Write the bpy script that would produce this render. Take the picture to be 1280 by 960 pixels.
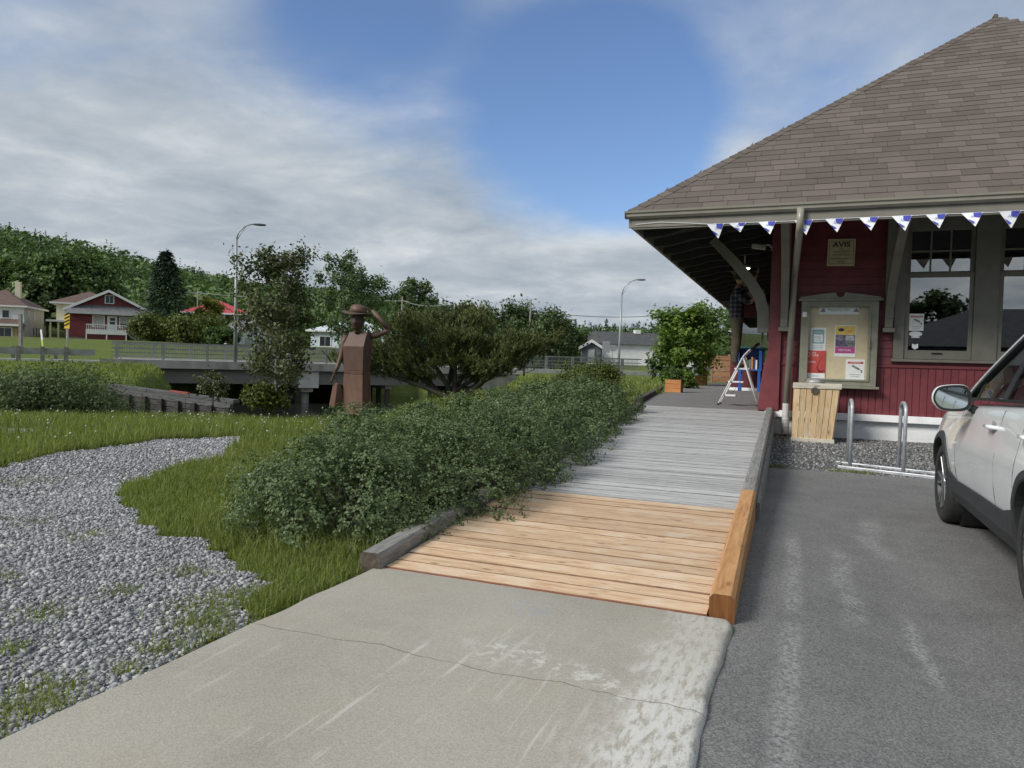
import bpy, bmesh, math, random
import numpy as np
from mathutils import Matrix, Vector, Euler
for _o in list(bpy.data.objects): bpy.data.objects.remove(_o)
S = bpy.context.scene
COL = S.collection
rng = np.random.default_rng(7)
random.seed(7)
rad = math.radians
# ------------------------------------------------------------------ camera
# world axes: X along the station's end wall, Y along the boardwalk, Z up, asphalt at z = 0
YAW, PITCH, ROLL = rad(21.668), rad(1.695), rad(1.618)
FPX = 905.0
EYE = np.array([0.0, 0.0, 1.25])
_f = np.array([-math.sin(YAW)*math.cos(PITCH), math.cos(YAW)*math.cos(PITCH), -math.sin(PITCH)])
_r = np.array([math.cos(YAW), math.sin(YAW), 0.0])
_d = np.cross(_f, _r)
_r2 = math.cos(ROLL)*_r - math.sin(ROLL)*_d
_d2 = math.sin(ROLL)*_r + math.cos(ROLL)*_d
cam_d = bpy.data.cameras.new('camera'); cam = bpy.data.objects.new('camera', cam_d); COL.objects.link(cam)
cam_d.sensor_fit = 'HORIZONTAL'; cam_d.sensor_width = 36.0; cam_d.lens = FPX/1280*36
cam_d.clip_start = 0.05; cam_d.clip_end = 6000
_m = Matrix.Identity(4)
for i in range(3):
    _m[i][0] = _r2[i]; _m[i][1] = -_d2[i]; _m[i][2] = -_f[i]; _m[i][3] = EYE[i]
cam.matrix_world = _m
S.camera = cam
def at(x, y, d):
    """world point on a measured bearing at a given real distance ahead of the camera station"""
    c = ((x-640)/FPX*d, (y-480)/FPX*d, d)
    p = EYE + _r2*c[0] + _d2*c[1] + _f*c[2]
    return Vector(p)
FH = Vector((-math.sin(YAW), math.cos(YAW), 0)); RH = Vector((math.cos(YAW), math.sin(YAW), 0))
def sd(s, d, z=0.0):
    """valley frame: s metres to the right of the view axis, d metres ahead"""
    return RH*s + FH*d + Vector((0, 0, z))
# ------------------------------------------------------------------ light
SUN_EL, SUN_AZ = rad(36), rad(218)         # azimuth measured clockwise from +Y, where the sun stands
sun_dir = Vector((math.sin(SUN_AZ)*math.cos(SUN_EL), math.cos(SUN_AZ)*math.cos(SUN_EL), math.sin(SUN_EL)))
sun_d = bpy.data.lights.new('sun', 'SUN'); sun_d.energy = 2.3; sun_d.angle = rad(20); sun_d.color = (1.0, 0.96, 0.9)
sun = bpy.data.objects.new('sun', sun_d); COL.objects.link(sun)
sun.rotation_euler = (-sun_dir).to_track_quat('-Z', 'Y').to_euler()
sun.location = (0, 0, 60)
S.view_settings.view_transform = 'Standard'; S.view_settings.look = 'None'
S.view_settings.exposure = 0.66; S.view_settings.gamma = 1.0; S.view_settings.use_curve_mapping = False
# ------------------------------------------------------------------ node helpers
class N:
    def __init__(s, tree):
        s.t = tree; s.n = tree.nodes; s.l = tree.links
    def new(s, typ, **kw):
        n = s.n.new(typ)
        for k, v in kw.items(): setattr(n, k, v)
        return n
    def set(s, sock, v):
        if v is None: return
        if hasattr(v, 'is_output') or isinstance(v, bpy.types.NodeSocket): s.l.new(v, sock)
        else: sock.default_value = v
    def math(s, op, a, b=None, c=None, clamp=False):
        n = s.new('ShaderNodeMath', operation=op); n.use_clamp = clamp
        s.set(n.inputs[0], a); s.set(n.inputs[1], b)
        if c is not None: s.set(n.inputs[2], c)
        return n.outputs[0]
    def vmath(s, op, a, b=None, scale=None):
        n = s.new('ShaderNodeVectorMath', operation=op); s.set(n.inputs[0], a)
        if b is not None: s.set(n.inputs[1], b)
        if scale is not None: s.set(n.inputs['Scale'], scale)
        return n.outputs['Value'] if op in ('DOT_PRODUCT', 'LENGTH', 'DISTANCE') else n.outputs['Vector']
    def noise(s, vec, scale, detail=4, rough=.55, dist=0.0, out='Fac'):
        n = s.new('ShaderNodeTexNoise'); s.set(n.inputs['Vector'], vec); n.inputs['Scale'].default_value = scale
        n.inputs['Detail'].default_value = detail; n.inputs['Roughness'].default_value = rough; n.inputs['Distortion'].default_value = dist
        return n.outputs[out]
    def voro(s, vec, scale, feature='F1', out='Distance', rand=1.0):
        n = s.new('ShaderNodeTexVoronoi', feature=feature); s.set(n.inputs['Vector'], vec); n.inputs['Scale'].default_value = scale
        n.inputs['Randomness'].default_value = rand
        return n.outputs[out]
    def mapping(s, vec, scale=(1, 1, 1), loc=(0, 0, 0), rot=(0, 0, 0)):
        n = s.new('ShaderNodeMapping'); s.set(n.inputs['Vector'], vec)
        n.inputs['Scale'].default_value = scale; n.inputs['Location'].default_value = loc; n.inputs['Rotation'].default_value = rot
        return n.outputs[0]
    def ramp(s, fac, stops, interp='LINEAR'):
        n = s.new('ShaderNodeValToRGB'); cr = n.color_ramp; cr.interpolation = interp
        while len(cr.elements) < len(stops): cr.elements.new(0.5)
        for e, (p, c) in zip(cr.elements, stops):
            e.position = p; e.color = (c[0], c[1], c[2], 1) if hasattr(c, '__len__') else (c, c, c, 1)
        s.set(n.inputs[0], fac); return n.outputs[0]
    def step(s, v, a, b):
        n = s.new('ShaderNodeMapRange', interpolation_type='SMOOTHSTEP'); s.set(n.inputs['Value'], v)
        n.inputs['From Min'].default_value = a; n.inputs['From Max'].default_value = b
        return n.outputs[0]
    def mix(s, fac, a, b, blend='MIX'):
        n = s.new('ShaderNodeMix', data_type='RGBA', blend_type=blend)
        s.set(n.inputs[0], fac)
        for sock, v in ((n.inputs[6], a), (n.inputs[7], b)):
            if hasattr(v, '__len__') and not isinstance(v, bpy.types.NodeSocket): v = (v[0], v[1], v[2], 1)
            s.set(sock, v)
        return n.outputs[2]
    def sep(s, v):
        n = s.new('ShaderNodeSeparateXYZ'); s.set(n.inputs[0], v); return n.outputs
    def comb(s, x, y, z):
        n = s.new('ShaderNodeCombineXYZ')
        for i, v in enumerate((x, y, z)): s.set(n.inputs[i], v)
        return n.outputs[0]
    def bump(s, h, strength, dist, normal=None):
        n = s.new('ShaderNodeBump'); n.inputs['Strength'].default_value = strength; n.inputs['Distance'].default_value = dist
        s.set(n.inputs['Height'], h)
        if normal is not None: s.set(n.inputs['Normal'], normal)
        return n.outputs[0]
MATS = {}
def start(name):
    m = bpy.data.materials.new(name); m.use_nodes = True
    n = N(m.node_tree); n.n.clear()
    out = n.new('ShaderNodeOutputMaterial'); b = n.new('ShaderNodeBsdfPrincipled'); n.l.new(b.outputs[0], out.inputs[0])
    n.b = b; n.out = out; MATS[name] = m
    return m, n
def coord(n, which='Object'):
    return n.new('ShaderNodeTexCoord').outputs[which]
def position(n):
    return n.new('ShaderNodeNewGeometry').outputs['Position']
def simple(name, col, rough=.6, var=.12, scale=6.0, bump=.0, bscale=40., metal=0.0, spec=.5, stretch=(1, 1, 1), orand=0.0, space='pos', dist=.004, detail=5):
    """a painted / raw surface: base colour with blotchy noise, per-object tint and fine relief"""
    if name in MATS: return MATS[name]
    m, n = start(name)
    v = position(n) if space == 'pos' else coord(n, 'Object')
    v = n.mapping(v, scale=stretch)
    f = n.noise(v, scale, detail)
    dark = tuple(c*(1-var*1.6) for c in col); lite = tuple(min(1, c*(1+var*1.3)) for c in col)
    c = n.ramp(f, [(.28, dark), (.5, col), (.74, lite)])
    if orand:
        oi = n.new('ShaderNodeObjectInfo').outputs['Random']
        k = n.math('MULTIPLY_ADD', oi, orand*2, 1-orand)
        c = n.vmath('SCALE', c, scale=k)
    n.set(n.b.inputs['Base Color'], c)
    n.b.inputs['Roughness'].default_value = rough; n.b.inputs['Metallic'].default_value = metal
    n.b.inputs['Specular IOR Level'].default_value = spec
    if bump:
        n.set(n.b.inputs['Normal'], n.bump(n.noise(v, bscale, 4), bump, dist))
    return m
# ------------------------------------------------------------------ world
W = bpy.data.worlds.new('World'); S.world = W; W.use_nodes = True
w = N(W.node_tree); w.n.clear()
wo = w.new('ShaderNodeOutputWorld'); bg = w.new('ShaderNodeBackground'); w.l.new(bg.outputs[0], wo.inputs[0])
sky = w.new('ShaderNodeTexSky', sky_type='NISHITA'); sky.sun_disc = False
sky.sun_elevation = SUN_EL; sky.sun_rotation = SUN_AZ; sky.air_density = 1.0; sky.dust_density = .6; sky.ozone_density = 2.0
gen = w.new('ShaderNodeTexCoord').outputs['Generated']
x, y, z = w.sep(gen)
zz = w.math('ADD', w.math('MAXIMUM', z, 0.0), .16)
uv = w.comb(w.math('DIVIDE', x, zz), w.math('DIVIDE', y, zz), 0.0)
def wdir(px, py):
    v = at(px, py, 100.0) - Vector(EYE); return tuple(v.normalized())
n1 = w.noise(w.mapping(uv, scale=(1, 1, 1), loc=(3.3, 1.7, 0)), .62, 6, .52, .25)
n2 = w.noise(w.mapping(uv, loc=(9.1, 4.2, 2)), 1.6, 7, .55, .35)
n3 = w.noise(w.mapping(uv, loc=(1.1, 7.2, 5)), .33, 4, .5, .2)
dens = w.math('ADD', w.math('MULTIPLY', n1, .75), w.math('MULTIPLY', n2, .25))
# broken cover: openings of blue between banks of cloud
op = None
for (px_, py_, a0, a1, k) in ((600, -40, 24, 5, .20), (735, 165, 12, 3, .26), (480, 40, 9, 2, .10), (800, 235, 7, 2, .10), (1150, -20, 17, 4, .13)):
    dp = w.vmath('DOT_PRODUCT', gen, wdir(px_, py_))
    v = w.math('MULTIPLY', w.step(dp, math.cos(rad(a0)), math.cos(rad(a1))), k)
    op = v if op is None else w.math('ADD', op, v)
dens = w.math('SUBTRACT', w.math('ADD', dens, .10), op)
lowband = w.math('MULTIPLY', w.math('SUBTRACT', 1.0, w.step(z, .05, .36)), .20)
dens = w.math('ADD', dens, lowband)
mask = w.step(dens, .29, .64)
n4 = w.noise(w.mapping(uv, scale=(1, 1, 1), loc=(5.1, 2.2, 1)), 3.4, 6, .6, .4)
shade = w.math('ADD', w.math('MULTIPLY', n3, .40), w.math('ADD', w.math('MULTIPLY', n2, .40), w.math('MULTIPLY', n4, .20)))
CS = 10.0
ccol = w.ramp(shade, [(.34, (.30, .36, .43)), (.45, (.40, .465, .535)), (.54, (.56, .62, .68)), (.66, (.88, .91, .93))])
ccol = w.vmath('SCALE', ccol, scale=CS*.555)
skyc = w.vmath('MULTIPLY', sky.outputs[0], (.92, 1.0, 1.16))
skyc = w.vmath('SCALE', skyc, scale=.80)
fin = w.mix(mask, skyc, ccol)
w.set(bg.inputs[0], fin); bg.inputs[1].default_value = .1
# ------------------------------------------------------------------ mesh helpers
class MB:
    def __init__(s): s.v = []; s.f = []; s.mi = []; s.cur = 0
    def add(s, vs, fs):
        o = len(s.v); s.v += [tuple(p) for p in vs]
        for f in fs: s.f.append(tuple(i+o for i in f)); s.mi.append(s.cur)
        return s
    def hexa(s, p):
        return s.add(p, [(0, 3, 2, 1), (4, 5, 6, 7), (0, 1, 5, 4), (1, 2, 6, 5), (2, 3, 7, 6), (3, 0, 4, 7)])
    def box(s, c, size, R=None):
        c = Vector(c); h = [q/2 for q in size]
        ps = [Vector((sx*h[0], sy*h[1], sz*h[2])) for sz in (-1, 1) for sx, sy in ((-1, -1), (1, -1), (1, 1), (-1, 1))]
        if R is not None: ps = [R @ p for p in ps]
        return s.hexa([c+p for p in ps])
    def bb(s, x0, x1, y0, y1, z0, z1):
        return s.box(((x0+x1)/2, (y0+y1)/2, (z0+z1)/2), (abs(x1-x0), abs(y1-y0), abs(z1-z0)))
    def bar(s, a, b, wd, ht, up=(0, 0, 1)):
        a = Vector(a); b = Vector(b); t = (b-a).normalized(); u = Vector(up)
        sdv = t.cross(u)
        if sdv.length < 1e-5: sdv = t.cross(Vector((1, 0, 0)))
        sdv.normalize(); u = sdv.cross(t).normalized()
        q = []
        for p in (a, b):
            for i, j in ((-1, -1), (1, -1), (1, 1), (-1, 1)): q.append(p + sdv*(i*wd/2) + u*(j*ht/2))
        return s.add(q, [(0, 3, 2, 1), (4, 5, 6, 7), (0, 1, 5, 4), (1, 2, 6, 5), (2, 3, 7, 6), (3, 0, 4, 7)])
    def prism(s, pts, ext):
        ext = Vector(ext); n = len(pts); a = [Vector(p) for p in pts]; b = [p+ext for p in a]
        fs = [tuple(range(n-1, -1, -1)), tuple(range(n, 2*n))] + [(i, (i+1) % n, n+(i+1) % n, n+i) for i in range(n)]
        return s.add(a+b, fs)
    def quad(s, *p): return s.add(p, [tuple(range(len(p)))])
    def tube(s, pts, r, n=8, cap=True):
        pts = [Vector(p) for p in pts]; m = len(pts)
        rs = r if hasattr(r, '__len__') else [r]*m
        vs = []; ref = None
        for i, p in enumerate(pts):
            t = (pts[min(i+1, m-1)]-pts[max(i-1, 0)]).normalized()
            if ref is None:
                ref = Vector((0, 0, 1)) if abs(t.z) < .9 else Vector((1, 0, 0))
            u = t.cross(ref)
            if u.length < 1e-4: u = t.cross(Vector((.3, .9, .2)))
            u.normalize(); v = t.cross(u).normalized(); ref = u.cross(t)
            for k in range(n):
                a = 2*math.pi*k/n; vs.append(p + (u*math.cos(a)+v*math.sin(a))*rs[i])
        fs = [(i*n+k, i*n+(k+1) % n, (i+1)*n+(k+1) % n, (i+1)*n+k) for i in range(m-1) for k in range(n)]
        if cap: fs += [tuple(range(n-1, -1, -1)), tuple((m-1)*n+k for k in range(n))]
        return s.add(vs, fs)
    def lathe(s, prof, n=16, o=(0, 0, 0), R=None):
        o = Vector(o); vs = []
        for r_, z_ in prof:
            for k in range(n):
                a = 2*math.pi*k/n; p = Vector((r_*math.cos(a), r_*math.sin(a), z_))
                vs.append(o + (R @ p if R is not None else p))
        m = len(prof)
        fs = [(i*n+k, i*n+(k+1) % n, (i+1)*n+(k+1) % n, (i+1)*n+k) for i in range(m-1) for k in range(n)]
        fs += [tuple(range(n-1, -1, -1)), tuple((m-1)*n+k for k in range(n))]
        return s.add(vs, fs)
    def loft(s, rings, closed=True, cap=True):
        n = len(rings[0]); m = len(rings); vs = [p for r_ in rings for p in r_]
        kk = n if closed else n-1
        fs = [(i*n+k, i*n+(k+1) % n, (i+1)*n+(k+1) % n, (i+1)*n+k) for i in range(m-1) for k in range(kk)]
        if cap and closed: fs += [tuple(range(n-1, -1, -1)), tuple((m-1)*n+k for k in range(n))]
        return s.add(vs, fs)
    def mesh(s, name, mats):
        me = bpy.data.meshes.new(name); me.from_pydata(s.v, [], s.f)
        for m in (mats if isinstance(mats, (list, tuple)) else [mats]): me.materials.append(m)
        if any(s.mi): me.polygons.foreach_set('material_index', s.mi)
        return me
    def build(s, name, mats, parent=None, smooth=False, bevel=0, seg=2, recalc=True):
        me = s.mesh(name, mats)
        if recalc:
            b = bmesh.new(); b.from_mesh(me); bmesh.ops.recalc_face_normals(b, faces=b.faces[:]); b.to_mesh(me); b.free()
        return link(name, me, parent, smooth, bevel, seg)
ROOTM = {}
def link(name, me, parent=None, smooth=False, bevel=0, seg=2):
    o = bpy.data.objects.new(name, me); COL.objects.link(o)
    if smooth:
        me.polygons.foreach_set('use_smooth', [True]*len(me.polygons))
        if smooth is not True:
            pass
    if bevel:
        md = o.modifiers.new('bevel', 'BEVEL'); md.width = bevel; md.segments = seg; md.limit_method = 'ANGLE'; md.angle_limit = rad(40)
    if parent is not None:
        o.parent = parent
        if parent.name in ROOTM: o.matrix_parent_inverse = ROOTM[parent.name].inverted()
    return o
def tag(o, label=None, cat=None, group=None, kind=None):
    if label: o['label'] = label
    if cat: o['category'] = cat
    if group: o['group'] = group
    if kind: o['kind'] = kind
    return o
def thing(name, label, cat, loc=(0, 0, 0), group=None, rz=0.0, local=False):
    """an Empty at the thing's base; parts are given in world coordinates unless local"""
    o = bpy.data.objects.new(name, None); COL.objects.link(o)
    o.location = loc; o.rotation_euler = (0, 0, rz); o.empty_display_size = .1
    if not local: ROOTM[o.name] = Matrix.Translation(Vector(loc)) @ Matrix.Rotation(rz, 4, 'Z')
    return tag(o, label, cat, group)
def npmesh(name, V, F, mats, parent=None, smooth=False, mi=None):
    V = np.asarray(V, dtype=np.float32); F = np.asarray(F, dtype=np.int32)
    me = bpy.data.meshes.new(name); k = F.shape[1]
    me.vertices.add(len(V)); me.vertices.foreach_set('co', V.ravel())
    me.loops.add(F.size); me.loops.foreach_set('vertex_index', F.ravel())
    me.polygons.add(len(F)); me.polygons.foreach_set('loop_start', np.arange(0, F.size, k, dtype=np.int32))
    me.polygons.foreach_set('loop_total', np.full(len(F), k, dtype=np.int32))
    if mi is not None: me.polygons.foreach_set('material_index', np.asarray(mi, dtype=np.int32))
    if smooth: me.polygons.foreach_set('use_smooth', np.ones(len(F), dtype=bool))
    for m in (mats if isinstance(mats, (list, tuple)) else [mats]): me.materials.append(m)
    me.update(calc_edges=True); me.validate()
    return link(name, me, parent)
def text(name, body, size, loc, rot, m, parent, align='CENTER', extrude=.0006, sx=1.0, bold=0.0):
    c = bpy.data.curves.new(name, 'FONT'); c.body = body; c.size = size; c.align_x = align; c.align_y = 'CENTER'; c.extrude = extrude
    c.resolution_u = 3; c.offset = bold
    o = bpy.data.objects.new(name+'_curve', c); COL.objects.link(o)
    me = bpy.data.meshes.new_from_object(o.evaluated_get(bpy.context.evaluated_depsgraph_get()))
    COL.objects.unlink(o); bpy.data.objects.remove(o); bpy.data.curves.remove(c)
    me.transform(Matrix.Translation(Vector(loc)) @ Euler(rot).to_matrix().to_4x4() @ Matrix.Diagonal((sx, 1, 1, 1)))
    me.materials.clear(); me.materials.append(m); me.name = name
    return link(name, me, parent)
def smoothstep(a, b, t):
    u = np.clip((t-a)/(b-a), 0, 1); return u*u*(3-2*u)
# fast value noise for shaping ground and crowns
_P = np.random.default_rng(3).random((64, 64))
def vnoise(x, y, sc=1.0):
    x = np.asarray(x, float)*sc; y = np.asarray(y, float)*sc
    i = np.floor(x).astype(int); j = np.floor(y).astype(int); u = x-i; v = y-j
    u = u*u*(3-2*u); v = v*v*(3-2*v)
    g = lambda a, b: _P[a % 64, b % 64]
    return (g(i, j)*(1-u)+g(i+1, j)*u)*(1-v)+(g(i, j+1)*(1-u)+g(i+1, j+1)*u)*v
def fbm(x, y, sc=1.0, o=4):
    t = 0; a = .5
    for k in range(o): t = t+a*vnoise(np.asarray(x)+k*17.3, np.asarray(y)+k*9.1, sc*2**k); a *= .5
    return t
# ================================================================== terrain
def pip(x, y, poly):
    x = np.asarray(x); y = np.asarray(y); ins = np.zeros(x.shape, bool); n = len(poly)
    for i in range(n):
        x0, y0 = poly[i]; x1, y1 = poly[(i+1) % n]
        c = ((y0 > y) != (y1 > y)) & (x < (x1-x0)*(y-y0)/((y1-y0) if y1 != y0 else 1e-9)+x0)
        ins ^= c
    return ins
def dseg(x, y, pts):
    d = np.full(np.shape(x), 1e9)
    for (x0, y0), (x1, y1) in zip(pts[:-1], pts[1:]):
        L2 = (x1-x0)**2+(y1-y0)**2; t = np.clip(((x-x0)*(x1-x0)+(y-y0)*(y1-y0))/L2, 0, 1)
        d = np.minimum(d, np.hypot(x-x0-t*(x1-x0), y-y0-t*(y1-y0)))
    return d
RX, RY = RH.x, RH.y; FX, FY = FH.x, FH.y
RIVER = [(-2, 74), (-14, 52), (-8.5, 38), (-8.5, 28.5), (-13, 22.5), (-22, 21), (-45, 19), (-90, 10)]
POOL = [(-19, 19.0), (-11.5, 16.6), (-7.5, 17.0), (-3.4, 17.2), (-3.0, 21.0), (-2.5, 24), (-.8, 27), (.2, 38), (1.5, 50), (.5, 68), (-10, 75), (-24, 47), (-18.5, 38), (-14.5, 28), (-15.5, 24)]
CREST_A = np.radians([-180, -100, -60, -45, -35.3, -30.8, -25.9, -20.6, -14.9, -10, -5, 0, 8, 20, 35, 60, 110, 180])
CREST_E = np.array([40, 60, 90, 96, 98, 88, 77, 63, 56, 46, 34, 24, 24, 24, 22, 24, 30, 40])
CREST_D = np.array([500, 500, 480, 470, 460, 450, 440, 420, 390, 360, 330, 310, 310, 310, 310, 330, 420, 500])
def road_line(s): return 59.0+.55*s
def ground_z(X, Y):
    X = np.asarray(X, float); Y = np.asarray(Y, float)
    s = X*RX+Y*RY; d = X*FX+Y*FY; R = np.hypot(X, Y); A = np.arctan2(s, d)
    z = np.full(X.shape, .08)
    # bank beside the ramp and lawn past the platform
    z = z-.32*smoothstep(10.5, 16.5, d)*smoothstep(26, 20, d)*smoothstep(-1.5, -3.5, s)
    z = z+.33*smoothstep(5, 15, Y)*smoothstep(-7.5, -3.5, X)
    # road level beyond the river, lawns of the houses
    rd = (d-road_line(s))*.876
    far = smoothstep(-26, -7, rd)
    z = z*(1-far)+.42*far
    z = z+2.0*smoothstep(14, 34, rd)*smoothstep(10, -6, s)
    z = z+(fbm(X, Y, .35)-.47)*.10*smoothstep(5, 9, R)
    # river bed
    c = smoothstep(3.2, 7.2, dseg(s, d, RIVER)+(fbm(X, Y, .2)-.47)*2.0)
    z = -2.5*(1-c)+z*c
    ins = pip(s, d, POOL); dp = dseg(s, d, POOL+POOL[:1])*np.where(ins, 1, -1)+(fbm(X, Y, .4)-.47)*1.2
    c = smoothstep(1.7, -.2, dp)
    z = -2.5*(1-c)+z*c
    # hill
    e = np.interp(A, CREST_A, CREST_E); D = np.interp(A, CREST_A, CREST_D)
    hz = 1.25+e/FPX*D
    k = smoothstep(105, 1, 0)*0 + np.clip((R-125)/(D-125), 0, 1)
    k = k*k*(3-2*k)*.6+k*.4
    z = z+np.maximum(hz-2, 0)*k*(R > 125) + (fbm(X, Y, .012)-.47)*14*smoothstep(150, 300, R)
    # the paved side sits on a cut-down base
    pv = smoothstep(-1.9, -1.3, X)*smoothstep(60, 45, Y)*smoothstep(40, 30, np.abs(X))
    pv = np.where((X > -2.2) & (Y < 14.5), np.maximum(pv, smoothstep(-2.12, -1.9, X)), pv)
    z = z*(1-pv)+(-.07)*pv
    return z
PATH = [(-7.45, 8.3), (-7.8, 7.3), (-7.75, 6.2), (-7.2, 4.7), (-6.95, 3.5), (-7.1, 1), (-7, -3), (-2.0, -3), (-2.0, 1.2), (-2.06, 1.9), (-2.12, 2.35), (-2.36, 2.6),
        (-2.42, 2.92), (-2.84, 3.1), (-3.3, 3.25), (-3.9, 3.5), (-4.7, 4.0), (-5.35, 4.6), (-5.7, 5.3), (-6.1, 6.2), (-6.6, 7.1), (-7.0, 7.9)]
PATH2 = [tuple(at(px_, py_, d_)[:2]) for px_, py_, d_ in ((-60, 539, 10.6), (40, 541, 10.6), (78, 541.5, 10.7), (40, 546, 9.9), (-60, 546, 9.7))]
def in_path(X, Y):
    wx = (fbm(X, Y, 2.3)-.47)*.55; wy = (fbm(Y+31, X, 2.3)-.47)*.55
    a = pip(X+wx, Y+wy, PATH)
    return a
# ---- ground material
m_ground, n = start('meadow ground')
p = position(n)
g1 = n.noise(p, 1.4, 6, .6); g2 = n.noise(p, 22, 5, .6); g3 = n.noise(p, .12, 4)
c = n.ramp(g2, [(.3, (.045, .062, .016)), (.5, (.105, .145, .035)), (.72, (.165, .205, .06))])
c2 = n.ramp(g2, [(.3, (.06, .075, .02)), (.5, (.125, .155, .042)), (.72, (.19, .21, .075))])
c = n.mix(n.step(g1, .4, .62), c, c2)
c = n.mix(n.math('MULTIPLY', n.step(g3, .5, .66), .5), c, (.10, .11, .045))
n.set(n.b.inputs['Base Color'], c); n.b.inputs['Roughness'].default_value = .95; n.b.inputs['Specular IOR Level'].default_value = .1
n.set(n.b.inputs['Normal'], n.bump(n.noise(p, 30, 5, .7), .6, .05))
# polar ground sheet reaching the horizon
rr = np.concatenate([np.linspace(.0, 30, 150)[1:], np.geomspace(30, 130, 110)[1:], np.geomspace(130, 3500, 70)[1:]])
aa = np.radians(np.concatenate([np.linspace(-50, 50, 260)[:-1], np.linspace(50, 310, 120)[:-1]]))
AA, RR = np.meshgrid(aa, rr, indexing='ij')
gs = np.sin(AA)*RR; gd = np.cos(AA)*RR
GX = gs*RX+gd*FX; GY = gs*RY+gd*FY
GZ = ground_z(GX, GY)
na, nr = GX.shape
V = np.stack([GX, GY, GZ], -1).reshape(-1, 3)
ii, jj = np.meshgrid(np.arange(na), np.arange(nr-1), indexing='ij'); i2 = (ii+1) % na
F = np.stack([ii*nr+jj, i2*nr+jj, i2*nr+jj+1, ii*nr+jj+1], -1).reshape(-1, 4)
V = np.vstack([V, [[0, 0, float(ground_z(np.array([0.]), np.array([0.]))[0])]]])
gobj = npmesh('ground', V, F, m_ground, smooth=True); tag(gobj, 'grassy ground of the meadow and river valley', 'ground', kind='structure')
# ---- gravel
def gravel_mat(name, cols, sc):
    m, n = start(name); p = position(n)
    v = n.voro(p, sc, out='Color'); vs = n.sep(v)[0]
    dist = n.voro(p, sc, feature='DISTANCE_TO_EDGE')
    big = n.noise(p, 1.1, 5)
    k = n.math('ADD', n.math('MULTIPLY', vs, .75), n.math('MULTIPLY', big, .25))
    c = n.ramp(k, cols)
    c = n.mix(n.step(dist, .12, .0), c, tuple(q*.35 for q in cols[0][1]))
    n.set(n.b.inputs['Base Color'], c); n.b.inputs['Roughness'].default_value = .85
    n.set(n.b.inputs['Normal'], n.bump(n.math('MULTIPLY', n.math('MINIMUM', dist, .3), 3), .9, .012))
    return m
GCOL = [(.15, (.11, .115, .125)), (.45, (.235, .24, .25)), (.75, (.36, .365, .37)), (.95, (.50, .50, .49))]
m_gravel = gravel_mat('crushed grey gravel', GCOL, 42)
def sheet(name, polyfn, x0, x1, y0, y1, st, zoff, m):
    xs = np.arange(x0, x1, st); ys = np.arange(y0, y1, st)
    CX, CY = np.meshgrid(xs+st/2, ys+st/2, indexing='ij'); k = polyfn(CX, CY)
    I, J = np.nonzero(k); nx, ny = len(xs)+1, len(ys)+1
    VX, VY = np.meshgrid(np.append(xs, xs[-1]+st), np.append(ys, ys[-1]+st), indexing='ij')
    VZ = ground_z(VX, VY)+zoff
    F = np.stack([I*ny+J, (I+1)*ny+J, (I+1)*ny+J+1, I*ny+J+1], -1)
    used = np.unique(F); mp = -np.ones(nx*ny, int); mp[used] = np.arange(len(used))
    V = np.stack([VX.ravel(), VY.ravel(), VZ.ravel()], -1)[used]
    o = npmesh(name, V, mp[F], m, smooth=True)
    return o
gp = sheet('gravel_path', in_path, -9, -2, -3, 9, .06, .012, m_gravel); tag(gp, 'curving path of crushed grey gravel beside the concrete slab', 'path', kind='structure')
gp2 = sheet('gravel_patch', lambda a, b: pip(a+(fbm(a, b, 3)-.47)*.6, b, PATH2), -14, -4, 3, 12, .08, .012, m_gravel)
tag(gp2, 'small strip of pale gravel in the grass by the shrubs', 'gravel', kind='structure')
def stones(n_, fn, x0, x1, y0, y1, smin, smax, zfn, name, m, label):
    X = rng.uniform(x0, x1, n_*4); Y = rng.uniform(y0, y1, n_*4)
    k = fn(X, Y); X = X[k][:n_]; Y = Y[k][:n_]; n = len(X)
    sz = smin+(smax-smin)*rng.random(n)**2.2
    base = np.array([[-1, -1, -1], [1, -1, -1], [1, 1, -1], [-1, 1, -1], [-1, -1, 1], [1, -1, 1], [1, 1, 1], [-1, 1, 1]])*.5
    P = base[None]*(1+rng.uniform(-.38, .38, (n, 8, 3)))
    P[:, 4:, :2] *= rng.uniform(.45, .95, (n, 1, 1))
    P *= np.stack([sz, sz*rng.uniform(.5, .9, n), sz*rng.uniform(.3, .6, n)], -1)[:, None]
    a = rng.uniform(0, 6.283, n); b = rng.normal(0, .35, n); cc = rng.normal(0, .35, n)
    def rot(P, i, j, t):
        x_ = P[..., i].copy(); y_ = P[..., j].copy(); ct = np.cos(t)[:, None]; st_ = np.sin(t)[:, None]
        P[..., i] = x_*ct-y_*st_; P[..., j] = x_*st_+y_*ct
    rot(P, 0, 2, b); rot(P, 1, 2, cc); rot(P, 0, 1, a)
    P += np.stack([X, Y, zfn(X, Y)+sz*.12], -1)[:, None]
    q = np.array([(0, 3, 2, 1), (4, 5, 6, 7), (0, 1, 5, 4), (1, 2, 6, 5), (2, 3, 7, 6), (3, 0, 4, 7)])
    F = (q[None]+8*np.arange(n)[:, None, None]).reshape(-1, 4)
    o = npmesh(name, P.reshape(-1, 3), F, m); tag(o, label, 'gravel', kind='stuff')
    return o
m_stone, n = start('loose gravel stones')
ri = n.new('ShaderNodeNewGeometry').outputs['Random Per Island']
c = n.ramp(ri, [(0, (.12, .125, .135)), (.3, (.235, .24, .25)), (.7, (.36, .365, .37)), (.93, (.47, .47, .465)), (1, (.64, .63, .60))])
c = n.mix(n.math('MULTIPLY', n.noise(position(n), 60, 3), .5), c, (.22, .22, .22))
n.set(n.b.inputs['Base Color'], c); n.b.inputs['Roughness'].default_value = .85
pz = lambda X, Y: ground_z(X, Y)+.012
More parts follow.
